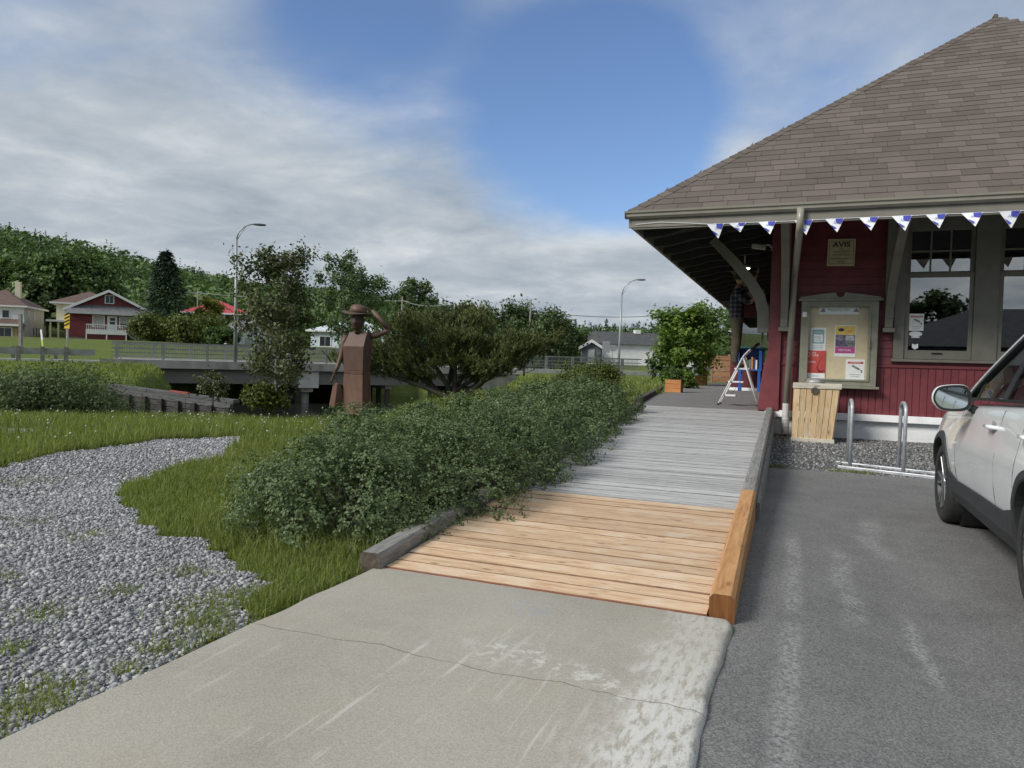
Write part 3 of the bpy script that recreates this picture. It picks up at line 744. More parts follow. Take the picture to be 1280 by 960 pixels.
n.set(n.b.inputs['Base Color'], c); n.b.inputs['Roughness'].default_value = .92; n.b.inputs['Specular IOR Level'].default_value = .25
n.set(n.b.inputs['Normal'], n.bump(gr, .5, .004))
RB = 40.0
mb = MB()
A_, B_ = Vector((EX0, EY, EZ)), Vector((EX1, EY, EZ)); A2, B2 = Vector((EX0, RB+2, EZ)), Vector((EX1, RB+2, EZ)); R2 = Vector((3.55, RB-4.3, 8.82))
mb.add([A_, B_, AP, A2, B2, R2], [(0, 1, 2), (0, 2, 5, 3), (1, 4, 5, 2), (3, 5, 4)])
th = Vector((0, 0, -.10)); mb.add([p_+th for p_ in (A_, B_, AP, A2, B2, R2)], [(0, 2, 1), (0, 3, 5, 2), (1, 2, 5, 4), (3, 4, 5)])
roof = mb.build('roof', m_shinglefar, st, recalc=False)
ex = .205; sw = .39; rows = int((AP.y-EY)/cp/ex)+1
def slope(u, t, nn): return Vector((u, EY-.03+t*cp-nn*sp_, EZ-.024+t*sp_+nn*cp))
sh = []
for r_ in range(rows):
    t0 = r_*ex; x0 = EX0+t0*cp; x1 = EX1-t0*cp
    xx = x0-sw+((r_*.37) % 1)*sw*(1 if r_ % 2 else .55)
    while xx < x1:
        a, b = max(xx, x0-.02), min(xx+sw-.006, x1+.02)
        if b-a > .03: sh.append((r_, t0, a, b, x0))
        xx += sw
def shingle(mb, r_, t0, a, b, x0):
    t1 = t0+ex+.025; jn = random.uniform(0, .0025)
    # cut the up-slope end to the hip
    a1 = max(a, EX0+t1*cp-.03); a1 = min(a1, b-.005)
    lo, hi = .012+jn, .004
    mb.hexa([slope(a, t0, .002), slope(b, t0, .002), slope(b, t1, -.003), slope(a1, t1, -.003), slope(a, t0, lo), slope(b, t0, lo), slope(b, t1, hi), slope(a1, t1, hi)])
vis = [q for q in sh if q[2] < 3.3+.21*q[0]*ex and q[2] < 4.6]
vis.sort(key=lambda q: q[0])
near = vis[:292]; nearset = set(id(q) for q in near)
for q in near: mb = MB(); shingle(mb, *q); mb.build('shingle', m_shingle, roof)
mb = MB()
for q in sh:
    if id(q) not in nearset: shingle(mb, *q)
o = mb.build('shingle_field', m_shingle, roof); o['kind'] = 'stuff'
# hip caps, folded over both slopes
for sgn, cx in ((1, EX0), (-1, EX1)):
    H = Vector((sgn*(AP.x-EX0), AP.y-EY, AP.z-EZ)); Lh = H.length; hd = H/Lh
    base = Vector((cx, EY, EZ)); nf = Vector((0, -sp_, cp)); nl = Vector((-sgn*sp_, 0, cp)); up = (nf+nl).normalized()
    df = hd.cross(nf); df = df if df.y < 0 else -df
    dl = hd.cross(nl); dl = dl if dl.x*sgn < 0 else -dl
    ncap = 48 if sgn > 0 else 0
    for k in range(ncap):
        s0 = k*Lh/ncap; s1 = s0+Lh/ncap+.03
        def P(s_, w_, dd, nn, hh): return base+hd*s_+dd*w_+nn*hh
        mb = MB(); wv = .15
        for dd, nn in ((df, nf), (dl, nl)):
            mb.add([base+hd*s0+up*.026, base+hd*s0+dd*wv+nn*.022, base+hd*s1+dd*wv+nn*.010, base+hd*s1+up*.012, base+hd*s0+up*.014, base+hd*s0+dd*wv+nn*.010, base+hd*s1+dd*wv+nn*.002, base+hd*s1+up*.002], [(0, 1, 2, 3), (4, 7, 6, 5), (0, 4, 5, 1), (1, 5, 6, 2), (2, 6, 7, 3), (3, 7, 4, 0)])
        mb.build('hip_cap', m_shingle, roof)
mb = MB(); mb.tube([AP+Vector((0, -.05, .02)), AP+Vector((0, 1.5, .02))], .05, 6); mb.build('ridge_cap', m_shingle, roof)
# gutter, fascia, soffit
gx0, gx1 = EX0-.05, EX1+.05
pr = [(0, 0), (-.035, -.004), (-.075, .03), (-.082, .075), (-.105, .085), (-.112, .115), (-.100, .118), (-.096, .095), (-.072, .083), (-.066, .04), (-.035, .008), (-.004, .012), (-.004, .12), (0, .12)]
mb = MB(); mb.prism([(gx0, EY+a, EZ-.135+b) for a, b in pr], (gx1-gx0, 0, 0)); mb.bb(gx0, gx0+.004, EY-.105, EY, EZ-.128, EZ-.02); mb.build('gutter', m_gutter, st)
mb = MB(); mb.bb(EX0, EX1, EY+.004, EY+.05, EZ-.275, EZ-.03); mb.bb(EX0-.004, EX0+.05, EY+.052, RB+2, EZ-.25, EZ-.02); mb.bb(EX1-.05, EX1, EY+.052, RB+2, EZ-.25, EZ-.02)
mb.build('fascia', m_fascia, st, bevel=.005)
mb = MB(); mb.bb(EX0+.05, EX1-.05, EY+.02, EY+.06, EZ-.30, EZ-.277); mb.build('fascia_mould', m_fascia, st)
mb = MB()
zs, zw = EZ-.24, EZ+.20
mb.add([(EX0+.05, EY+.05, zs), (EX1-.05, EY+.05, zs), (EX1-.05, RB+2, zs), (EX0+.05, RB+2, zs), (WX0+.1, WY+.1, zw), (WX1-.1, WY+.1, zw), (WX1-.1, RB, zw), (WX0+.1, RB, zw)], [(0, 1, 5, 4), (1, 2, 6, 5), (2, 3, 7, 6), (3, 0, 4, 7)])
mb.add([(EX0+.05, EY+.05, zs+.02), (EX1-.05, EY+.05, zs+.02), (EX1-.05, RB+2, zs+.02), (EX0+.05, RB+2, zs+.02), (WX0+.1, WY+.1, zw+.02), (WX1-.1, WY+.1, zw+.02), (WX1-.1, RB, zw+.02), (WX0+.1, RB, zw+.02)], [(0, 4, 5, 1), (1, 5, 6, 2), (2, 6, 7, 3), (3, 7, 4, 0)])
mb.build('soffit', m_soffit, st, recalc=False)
# shaped rafters under the track-side eave
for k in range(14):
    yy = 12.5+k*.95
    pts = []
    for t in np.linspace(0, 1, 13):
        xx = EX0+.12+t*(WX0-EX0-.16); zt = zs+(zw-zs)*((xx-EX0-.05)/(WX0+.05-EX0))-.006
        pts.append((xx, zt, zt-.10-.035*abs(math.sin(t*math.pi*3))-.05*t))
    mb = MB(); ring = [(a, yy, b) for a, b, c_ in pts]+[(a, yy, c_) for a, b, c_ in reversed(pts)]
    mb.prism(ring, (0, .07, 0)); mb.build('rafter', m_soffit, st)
# curved brackets on the track side, straight ones on the end wall
def ribbon(center, half, ext, m, name):
    c_ = [Vector(q) for q in center]; L_, R_ = [], []
    for i_, q in enumerate(c_):
        t = (c_[min(i_+1, len(c_)-1)]-c_[max(i_-1, 0)]).normalized(); e_ = Vector(ext).normalized(); nn = t.cross(e_).normalized()
        h_ = half[i_] if hasattr(half, '__len__') else half
        L_.append(q+nn*h_); R_.append(q-nn*h_)
    rings = [[L_[i_], R_[i_], R_[i_]+Vector(ext), L_[i_]+Vector(ext)] for i_ in range(len(c_))]
    return MB().loft(rings).build(name, m, st, bevel=.006)
for yy in (14.02, 18.2, 22.4):
    ribbon([(-.66, yy, 2.02), (-.67, yy, 2.3), (-.74, yy, 2.58), (-.92, yy, 2.88), (-1.18, yy, 3.2), (-1.42, yy, 3.46), (-1.62, yy, 3.66)], [.105, .105, .10, .095, .09, .08, .07], (0, .13, 0), m_trim, 'arched_bracket')
    MB().bb(-.76, -.557, yy-.02, yy+.15, 1.93, 2.03).build('bracket_foot', m_trim, st, bevel=.01)
for xx in (-.30, 1.37, 4.3, 6.6):
    ribbon([(xx-.065, WY-.115, 2.20), (xx-.065, WY-.16, 2.42), (xx-.065, WY-.35, 2.72), (xx-.065, WY-.75, 3.05), (xx-.065, WY-1.35, 3.38), (xx-.065, WY-1.98, 3.62)], [.10, .10, .10, .095, .09, .08], (.13, 0, 0), m_trim, 'bracket')
    mb = MB(); mb.bb(xx-.067, xx+.067, WY-.13, WY-.016, 2.45, 3.98); mb.build('bracket_post', m_trim, st, bevel=.004)
    mb = MB(); mb.bb(xx-.062, xx+.062, WY-.2, WY-.016, 2.02, 2.22); mb.bb(xx-.09, xx+.09, WY-.23, WY-.016, 1.945, 2.018); mb.build('bracket_foot', m_trim, st, bevel=.01)
# downspout from the gutter back to the wall
mb = MB(); mb.tube([(-.083, 11.795, 3.70), (-.084, 11.795, 3.46), (-.087, 11.85, 3.40), (-.15, 13.72, 2.94), (-.152, 13.80, 2.86), (-.212, 13.80, .62)], .056, 10)
mb.build('downspout', m_trim if False else m_gutter, st, smooth=True)
mb = MB()
pp = [(-.212, 13.80, .66-.012*i_) for i_ in range(46)]; mb.tube(pp, [.060+.008*(i_ % 2)*(1 if i_ > 22 else .0) for i_ in range(46)], 12); mb.build('downspout_sleeve', simple('grey white plastic pipe', (.52, .52, .50), .5, .12, 20), st)
# projecting bay on the track side
by0, by1, bx = 26.6, 31.0, -2.30
bay = MB(); bay.bb(bx, WX0+.02, by0, by1, PZ+.1, 1.42); bay.bb(bx, WX0+.02, by0, by1, 3.05, 3.5)
for (xa, ya) in ((bx, by0), (bx, by1-.16), (WX0-.25, by0)): bay.bb(xa, xa+.16, ya, ya+.16, 1.42, 3.05)
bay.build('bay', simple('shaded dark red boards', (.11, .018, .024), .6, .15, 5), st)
MB().bb(bx-.02, WX0, by0-.02, by1, PZ-.02, PZ+.1).build('bay_base_board', m_white, st)
mb = MB(); mb.bb(bx+.16, bx+.24, by0+.02, by0+.1, 1.42, 3.05); mb.bb(WX0-.75, WX0-.68, by0+.02, by0+.1, 1.42, 3.05); mb.build('bay_window_frame', m_trim, st)
MB().bb(bx+.16, WX0-.25, by0+.05, by0+.056, 1.42, 3.05).build('pane', m_glass, st)
MB().bb(bx+.05, bx+.056, by0+.16, by1-.16, 1.42, 3.05).build('pane', m_glass, st)
# ================================================================== things on and about the station
# notice cabinet
bb = thing('bulletin_board', 'olive grey notice cabinet with pediment and posters on the red wall', 'bulletin board', (.6, 13.9, 1.0))
x0, x1, z0, z1, yf, yb_ = -.02, 1.21, 1.01, 2.50, 13.82, 13.985
mb = MB()
for a in ((x0, x0+.115, z0, z1-.02), (x1-.14, x1, z0, z1-.02), (x0+.115, x1-.14, z0, z0+.115), (x0+.115, x1-.14, z1-.12, z1-.02)): mb.bb(a[0], a[1], yf, yb_, a[2], a[3])
mb.build('frame', m_bbtrim, bb, bevel=.006)
mb = MB(); mb.bb(x0-.03, x1+.05, yf-.04, yb_, z0-.045, z0-.002); mb.build('ledge', m_bbtrim, bb, bevel=.006)
mb = MB(); mb.bb(x0-.05, x1+.06, yf-.045, yb_, z1-.018, z1+.018); mb.build('cornice', m_bbtrim, bb, bevel=.006)
arc = [(.60+.07*math.cos(t), z1+.135+.07*math.sin(t)-.018) for t in np.linspace(math.pi*.02, -math.pi*1.02, 10)]
pts = [(x0-.03, z1+.02), (x1+.03, z1+.02), (x1+.03, z1+.05)]+[(.70, z1+.13)]+arc+[(.50, z1+.13), (x0-.03, z1+.05)]
MB().prism([(a, yf-.005, b) for a, b in pts], (0, .14, 0)).build('pediment', m_bbtrim, bb)
mb = MB()
for a in ((.075, .112, 1.09, 2.43), (1.055, 1.10, 1.09, 2.43), (.112, 1.055, 1.09, 1.12), (.112, 1.055, 2.395, 2.43)): mb.bb(a[0], a[1], yf-.018, yf-.001, a[2], a[3])
mb.build('door_frame', m_bbtrim, bb, bevel=.004)
MB().bb(.09, 1.08, 13.93, 13.98, 1.10, 2.41).build('backing', simple('tan cork panel', (.64, .55, .37), .85, .06, 9, .3, 120), bb)
MB().bb(.108, 1.06, yf+.002, yf+.006, 1.118, 2.397).build('pane', m_thin, bb)
mb = MB(); mb.bb(.0, .075, yf-.004, yf+.002, 2.2, 2.29); mb.bb(.02, .06, yf-.02, yf-.004, 2.2, 2.29); mb.build('hinge', m_paper, bb)
mb = MB(); mb.tube([(1.085, yf-.02, 1.66), (1.085, yf-.05, 1.68), (1.085, yf-.05, 1.80), (1.085, yf-.02, 1.82)], .008, 6); mb.build('handle', simple('brass handle', (.55, .45, .25), .35, .1, 10, metal=.8), bb)
py = 13.926
hd_ = MB().bb(.27, .905, py-.004, py, 2.255, 2.40).build('header_sheet', m_paper, bb)
text('header_print', 'Matapédia Info', .062, (.585, py-.006, 2.33), (rad(90), 0, 0), m_inkgrey, hd_, sx=.95)
for xc in (.33, .86):
    q = MB(); q.add([(xc-.05, py-.006, 2.295), (xc+.05, py-.006, 2.295), (xc+.015, py-.006, 2.37), (xc-.01, py-.006, 2.345)], [(0, 1, 2, 3)]); q.build('mountain_print', m_inkgrey, hd_)
m_teal = simple('teal print', (.23, .42, .44), .6, .1, 12); m_redp = simple('red poster print', (.58, .075, .06), .55, .22, 4); m_yel = simple('yellow print', (.78, .55, .12), .55, .12, 8)
m_pur = simple('purple photo print', (.14, .10, .20), .55, .45, 16); m_mag = simple('magenta print', (.45, .06, .25), .55, .2, 9)
tp = MB().bb(.145, .40, py-.004, py, 1.60, 2.02).build('teal_poster', m_paper, bb)
MB().bb(.178, .37, py-.006, py-.0042, 1.74, 1.985).build('teal_panel', m_teal, tp); MB().bb(.20, .35, py-.008, py-.0062, 1.765, 1.90).build('inset_panel', m_paper, tp)
text('poster_print', 'AVIS PUBLIC', .028, (.274, py-.008, 1.94), (rad(90), 0, 0), m_paper, tp)
for k in range(4): MB().bb(.21, .33-.02*(k % 2), py-.0095, py-.0082, 1.785+.026*k, 1.793+.026*k).build('text_line', m_teal, tp)
for k in range(3): MB().bb(.18, .36, py-.006, py-.0042, 1.64+.028*k, 1.648+.028*k).build('text_line', m_teal, tp)
rp = MB().bb(.07, .41, py-.010, py-.006, 1.17, 1.615).build('red_poster', m_redp, bb)
MB().bb(.07, .405, py-.0125, py-.0102, 1.115, 1.215).build('white_footer', m_paper, rp)
text('poster_print', 'PUR', .040, (.215, py-.0125, 1.575), (rad(90), 0, 0), m_paper, rp); text('poster_print', 'CAB', .055, (.235, py-.0125, 1.53), (rad(90), 0, 0), m_paper, rp)
text('poster_print', '- OPÉRA', .042, (.17, py-.0125, 1.41), (rad(90), 0, 0), m_paper, rp); text('footer_print', 'DANSE', .03, (.25, py-.0145, 1.165), (rad(90), 0, 0), m_inkgrey, rp)
q = MB(); q.tube([(.115+.035*math.cos(t), py-.0125, 1.545+.04*math.sin(t)) for t in np.linspace(0, 6.0, 16)], .005, 5); q.build('ring_print', m_paper, rp)
q = MB(); q.tube([(.33, py-.012, 1.48), (.27, py-.012, 1.32), (.31, py-.012, 1.25), (.36, py-.012, 1.25), (.39, py-.012, 1.29)], [.003, .008, .016, .012, .004], 5); q.build('figure_print', simple('dark red print', (.25, .02, .03), .6, .2, 14), rp)
yp = MB().bb(.54, .88, py-.004, py, 1.515, 2.065).build('festival_poster', m_paper, bb)
MB().bb(.553, .868, py-.006, py-.0042, 1.90, 2.05).build('yellow_band', m_yel, yp); MB().bb(.553, .868, py-.006, py-.0042, 1.69, 1.897).build('photo_band', m_pur, yp); MB().bb(.553, .868, py-.006, py-.0042, 1.575, 1.687).build('magenta_band', m_mag, yp)
q = MB(); q.add([(.64+.05*math.cos(t), py-.0075, 1.985+.03*math.sin(t)) for t in np.linspace(0, 6.283, 14)[:-1]], [tuple(range(13))]); q.build('hat_print', m_inkblack, yp)
text('poster_print', 'ART', .06, (.79, py-.0075, 1.955), (rad(90), 0, 0), simple('orange print', (.5, .16, .05), .6, .1, 10), yp)
for k, (a, b) in enumerate(((.56, 1.80), (.715, 1.80), (.56, 1.70), (.715, 1.70))): MB().bb(a, a+.14, py-.0075, py-.0062, b, b+.085).build('photo_print', simple('photo print %d' % k, ((.24, .22, .26), (.45, .46, .5), (.12, .1, .17), (.22, .23, .2))[k], .5, .6, 30), yp)
text('poster_print', 'FESTIVAL', .05, (.71, py-.0075, 1.63), (rad(90), 0, 0), m_paper, yp)
cctv_notice(bb, .735, 1.035, 1.125, 1.475, py)
# AVIS board
sg = thing('notice_sign', 'square tan notice board reading AVIS high on the red wall', 'sign', (.59, 13.98, 3.1))
mb = MB(); mb.box((.59, 13.968, 3.342), (.445, .02, .475), Matrix.Rotation(rad(1.2), 3, 'Y')); pn = mb.build('panel', simple('tan painted board', (.50, .44, .28), .7, .12, 6, .2, 50), sg, bevel=.004)
m_brown = simple('dark brown lettering', (.045, .03, .02), .7, .1, 10)
for a in ((.395, .785, 3.535, 3.541), (.395, .785, 3.142, 3.148), (.395, .401, 3.148, 3.535), (.779, .785, 3.148, 3.535)): MB().bb(a[0], a[1], 13.9555, 13.957, a[2], a[3]).build('border_line', m_brown, pn)
for tx, sz_, zz_, sx_ in (('AVIS', .115, 3.475, 1.25), ('CES', .036, 3.405, 1), ('LIEUX SONT', .046, 3.355, 1), ('PLACÉS SOUS', .046, 3.30, 1), ('SURVEILLANCE', .044, 3.232, 1.05), ('VIDÉO', .046, 3.178, 1)):
    text('lettering', tx, sz_, (.59, 13.957, zz_), (rad(90), 0, 0), m_brown, sg, sx=sx_, bold=sz_*(.035 if sz_ > .1 else .012))
# bunting
m_pen = simple('white pennant cloth', (.80, .82, .86), .8, .06, 14, .2, 30); m_blue = simple('royal blue pennant print', (.06, .07, .42), .8, .15, 14)
m_pale = simple('pale blue pennant print', (.38, .46, .66), .8, .12, 14)
bu = thing('bunting', 'string of small white and blue pennants hanging along the eave', 'bunting', (.8, 11.8, 3.5))
pen_x = [-1.46, -1.13, -.69, -.17, .26, .72, 1.15, 1.58, 2.02, 2.47, 2.92, 3.4]
mb = MB(); mb.tube([(-2.6, EY-.012, 3.575), (-2.2, EY-.012, 3.595), (-1.75, EY-.012, 3.56)]+[(x_+.1, EY-.012, 3.525+.006*math.sin(x_*9)) for x_ in pen_x]+[(3.7, EY-.012, 3.53)], .004, 5); mb.build('cord', m_pen, bu)
for k, x_ in enumerate(pen_x):
    zt = 3.53; wv = .265; hv = .205 if k % 3 else .23
    tw = random.uniform(-.06, .06); tip = (x_+wv*.66+random.uniform(-.02, .02), EY-.02+tw, zt-hv*(.72 if k == 1 else 1))
    N_ = 6; g = []
    tl, tr = Vector((x_, EY-.014, zt)), Vector((x_+wv, EY-.012, zt+.004)); tp_ = Vector(tip)
    q = MB(); vs = []; idx = {}
    for i_ in range(N_+1):
        for j_ in range(N_+1-i_):
            a_ = i_/N_; b_ = j_/N_; pt = tp_*a_+tr*b_+tl*(1-a_-b_); pt.y += .012*math.sin(b_*7+k)*a_-.006*a_; idx[(i_, j_)] = len(vs); vs.append(pt)
    fs = []
    for i_ in range(N_):
        for j_ in range(N_-i_):
            fs.append((idx[(i_, j_)], idx[(i_, j_+1)], idx[(i_+1, j_)]))
            if j_ < N_-i_-1: fs.append((idx[(i_, j_+1)], idx[(i_+1, j_+1)], idx[(i_+1, j_)]))
    q.add(vs, fs); pe = q.build('pennant', m_pen, bu, recalc=False)
    off = Vector((0, -.016, 0))
    q = MB(); q.quad(tl+(tr-tl)*.55+off+Vector((0, 0, -.006)), tr+off+Vector((-.012, 0, -.006)), tr+(tp_-tr)*.38+off+Vector((-.012, 0, 0)), tl+(tr-tl)*.66+(tp_-tr)*.30+off); q.build('blue_corner', m_blue, pe, recalc=False)
    q = MB(); q.quad(tl+(tp_-tl)*.45+off, tl+(tp_-tl)*.52+off+Vector((.02, 0, .0)), tl+(tp_-tl)*.80+off+Vector((.03, 0, .02)), tl+(tp_-tl)*.76+off); q.build('blue_edge', m_blue, pe, recalc=False)
    cc = tl*.42+tr*.30+tp_*.28+off
    q = MB()
    for ang in (90, 210, 330): q.add([cc+Vector((.006*math.cos(rad(ang+90)), 0, .006*math.sin(rad(ang+90)))), cc+Vector((.032*math.cos(rad(ang)), -.001, .032*math.sin(rad(ang)))), cc+Vector((.006*math.cos(rad(ang-90)), 0, .006*math.sin(rad(ang-90))))], [(0, 1, 2)])
    q.build('lily_mark', m_pale, pe, recalc=False)
# camera and lamp under the eave
sc = thing('security_camera', 'grey white security camera fixed under the dark eave', 'camera', (-.62, 14.25, 3.6))
R = Matrix.Rotation(rad(8), 3, 'Y')
mb = MB(); mb.box((-.80, 14.25, 3.53), (.26, .10, .09), R); mb.build('housing', simple('pale grey plastic', (.42, .42, .41), .5, .1, 9), sc, bevel=.02, seg=3)
mb = MB(); mb.tube([(-.94, 14.25, 3.512), (-.90, 14.25, 3.516)], .038, 12); mb.build('lens', m_black, sc)
mb = MB(); mb.tube([(-.70, 14.25, 3.56), (-.62, 14.25, 3.56), (-.56, 14.25, 3.50)], .018, 8); mb.tube([(-.575, 14.25, 3.50), (-.555, 14.25, 3.50)], .05, 10); mb.build('arm', m_steel, sc)
m_lit, n = start('lit lamp diffuser'); n.b.inputs['Base Color'].default_value = (.8, .8, .76, 1); n.b.inputs['Emission Color'].default_value = (1, .95, .84, 1); n.b.inputs['Emission Strength'].default_value = 2.2
cl = thing('ceiling_lamp', 'small lit ceiling lamp under the platform eave', 'lamp', (-1.25, 17.2, 3.6))
mb = MB(); mb.lathe([(.10, 3.60), (.13, 3.57), (.13, 3.53)], 16, (-1.25, 17.2, 0)); mb.tube([(-1.25, 17.2, 3.60), (-1.25, 17.2, 3.90)], .02, 8); mb.build('fitting', m_white, cl, smooth=True)
mb = MB(); mb.lathe([(.12, 3.529), (.10, 3.505), (.02, 3.497)], 16, (-1.25, 17.2, 0)); mb.build('diffuser', m_lit, cl, smooth=True)
# wooden chair backs seen through the window
for k, (cx_, lb) in enumerate(((2.42, 'round-backed wooden chair behind the station window glass'), (3.12, 'wooden chair seen through the second window beside the mullion'))):
    ch = thing('wooden_chair', lb, 'chair', (cx_, 14.9, .5), 'chairs inside the station')
    mwood = simple('varnished chair wood', (.36, .22, .10), .45, .2, 9)
    q = MB(); q.prism([(cx_+.27*math.cos(t), 14.85, 1.50+.38*math.sin(t)) for t in np.linspace(0, math.pi, 14)], (0, .03, 0)); q.build('backrest', mwood, ch, bevel=.006)
    q = MB(); q.bb(cx_-.24, cx_+.24, 14.89, 15.3, .96, 1.0); q.build('seat', mwood, ch)
    for sx_ in (-.22, .22):
        for sy_ in (14.865, 15.27): q = MB(); q.tube([(cx_+sx_, sy_, .5), (cx_+sx_, sy_, 1.52 if sy_ < 15 else .96)], .02, 6); q.build('leg', mwood, ch)
# ================================================================== wooden bin
m_binwood = wood_mat('yellow pine bin slats', (.30, .205, .10), (.50, .36, .20), (.62, .48, .30), knot=(.09, .055, .03), ax='z', orand=.12, weather=((.60, .52, .40), .5), knotsc=2.6)
m_binband = wood_mat('pale weathered bin rail', (.30, .27, .22), (.52, .48, .40), (.68, .64, .56), knot=(.12, .10, .08), ax='x', orand=.05)
bn = thing('wooden_bin', 'slatted yellow pine litter bin with pale rails in front of the notice cabinet', 'bin', (.25, 13.2, .05))
by_, bz0, bz1 = 12.95, .075, .975
nsl = 7
for k in range(nsl):
    t0, t1 = k/nsl, (k+1)/nsl
    xt0, xt1 = -.085+.70*t0, -.085+.70*t1-.008; xb0, xb1 = -.085+.615*t0, -.085+.615*t1-.007; zb_ = bz0+.02+random.uniform(-.004, .012)
    MB().hexa([(xb0, by_+.012, zb_), (xb1, by_+.012, zb_), (xb1, by_+.03, zb_), (xb0, by_+.03, zb_), (xt0, by_+.006, bz1), (xt1, by_+.006, bz1), (xt1, by_+.026, bz1), (xt0, by_+.026, bz1)]).build('slat', m_binwood, bn, bevel=.002)
for k in range(6):
    y0_, y1_ = by_+.035+k*.095, by_+.035+(k+1)*.095-.007
    for xa, xb in ((-.085, -.085), (.615, .530)):
        MB().hexa([(xb-.01, y0_, bz0+.02), (xb+.01, y0_, bz0+.02), (xb+.01, y1_, bz0+.02), (xb-.01, y1_, bz0+.02), (xa-.01, y0_, bz1), (xa+.01, y0_, bz1), (xa+.01, y1_, bz1), (xa-.01, y1_, bz1)]).build('slat', m_binwood, bn)
MB().bb(-.105, .64, by_-.012, by_+.018, bz1-.015, bz1+.075).build('top_rail', m_binband, bn, bevel=.006)
MB().bb(-.105, .56, by_-.010, by_+.018, bz0-.01, bz0+.062).build('bottom_rail', m_binband, bn, bevel=.006)
MB().bb(-.105, .64, by_+.02, by_+.62, bz1+.03, bz1+.07).build('lid', m_binband, bn, bevel=.006)
MB().bb(-.07, .51, by_+.04, by_+.60, .03, .10).build('floor_panel', m_darktimber, bn)
q = MB(); q.lathe([(.155, bz1+.071), (.15, bz1+.10), (.12, bz1+.14), (.06, bz1+.155), (.01, bz1+.158)], 16, (.24, by_+.30, 0)); q.build('lid_dome', simple('dull grey metal dome', (.33, .33, .32), .5, .3, 14, metal=.4), bn, smooth=True)
q = MB(); q.lathe([(.06, 0), (.06, .006)], 12, (.235, by_-.013, bz1-.05), Matrix.Rotation(rad(90), 3, 'X')); q.build('rosette', m_darktimber, bn)
# ================================================================== bicycle rack
rk = thing('bike_rack', 'galvanised steel bicycle rack with upright hoops on the gravel edge', 'bike rack', (1.2, 10.1, 0))
hoops = [(.635, 10.20), (1.216, 9.98), (1.80, 9.76), (2.38, 9.54)]
for (hx, hy) in hoops:
    dp_ = .46; ht = .885; r_ = .022; pts = [(hx, hy, .0)]
    for a in np.linspace(180, 0, 11): pts.append((hx-.02*0, hy+dp_/2-dp_/2*math.cos(rad(180-a))*1.0, ht-dp_/2*.42+dp_/2*.42*math.sin(rad(a))))
    pts.append((hx, hy+dp_, .0)); mb = MB(); mb.tube(pts, r_, 12); mb.build('hoop', m_steel, rk, smooth=True)
def rline(t, off): return (.50+(2.6-.50)*t, 10.252-.379*(2.6-.5)*t+off)
for off in (0, .46):
    a = rline(0, off); b = rline(1, off); mb = MB(); mb.bar((a[0], a[1], .022), (b[0], b[1], .022), .05, .04); mb.build('ground_rail', m_steel, rk, bevel=.006)
# ================================================================== step ladder
m_alu = simple('white enamelled tube', (.78, .79, .80), .35, .05, 12)
ld = thing('step_ladder', 'white metal three-step ladder standing open on the platform', 'ladder', (-1.2, 15.5, PZ))
for yy in (15.28, 15.72):
    mb = MB(); mb.tube([(-1.53, yy, PZ+.03), (-1.10, yy, 1.46), (-1.06, yy, 1.53), (-.98, yy, 1.62), (-.93, yy, 1.66)], .0165, 8); mb.build('front_rail', m_alu, ld, smooth=True)
    mb = MB(); mb.tube([(-1.075, yy+.01, 1.48), (-.77, yy+.01, PZ+.03)], .0155, 8); mb.build('rear_leg', m_alu, ld, smooth=True)
    for fx in (-1.54, -.765): mb = MB(); mb.tube([(fx, yy, PZ+.002), (fx+(.015 if fx < -1 else -.01), yy, PZ+.045)], .021, 8); mb.build('foot', m_black, ld)
mb = MB(); mb.tube([(-.94, 15.28, 1.65), (-.84, 15.28, 1.745), (-.80, 15.32, 1.77), (-.80, 15.68, 1.77), (-.84, 15.72, 1.745), (-.94, 15.72, 1.65)], .019, 8); mb.build('grab_handle', m_black, ld, smooth=True)
for (z_, xa, xb) in ((.72, -1.47, -1.20), (1.0, -1.355, -1.06), (1.27, -1.24, -.95)):
    mb = MB(); mb.bb(xa, xb, 15.297, 15.703, z_-.03, z_); mb.build('tread', m_alu, ld, bevel=.006)
mb = MB(); mb.bar((-1.27, 15.30, .74), (-1.12, 15.30, 1.0), .02, .006); mb.build('brace', m_black, ld)
# ================================================================== person on the ladder
m_shirt, n = start('dark plaid shirt'); p = position(n); sx_, sy_, sz_ = n.sep(p)
def chk(v, f): return n.step(n.math('ABSOLUTE', n.math('SUBTRACT', n.math('FRACT', n.math('MULTIPLY', v, f)), .5)), .30, .34)
ck2 = n.math('MULTIPLY', n.math('ADD', chk(sx_, 11.0), chk(sz_, 11.0)), .5)
n.set(n.b.inputs['Base Color'], n.ramp(ck2, [(0, (.018, .018, .030)), (.5, (.055, .055, .075)), (1, (.13, .13, .15))])); n.b.inputs['Roughness'].default_value = .9
m_trous = simple('olive brown trousers', (.085, .075, .052), .9, .25, 9, .5, 30, dist=.01)
m_skin = simple('skin', (.42, .25, .18), .55, .08, 12); m_hair = simple('dark hair', (.03, .022, .016), .7, .2, 30); m_shoe = simple('dark boots', (.03, .025, .02), .6, .2, 20)
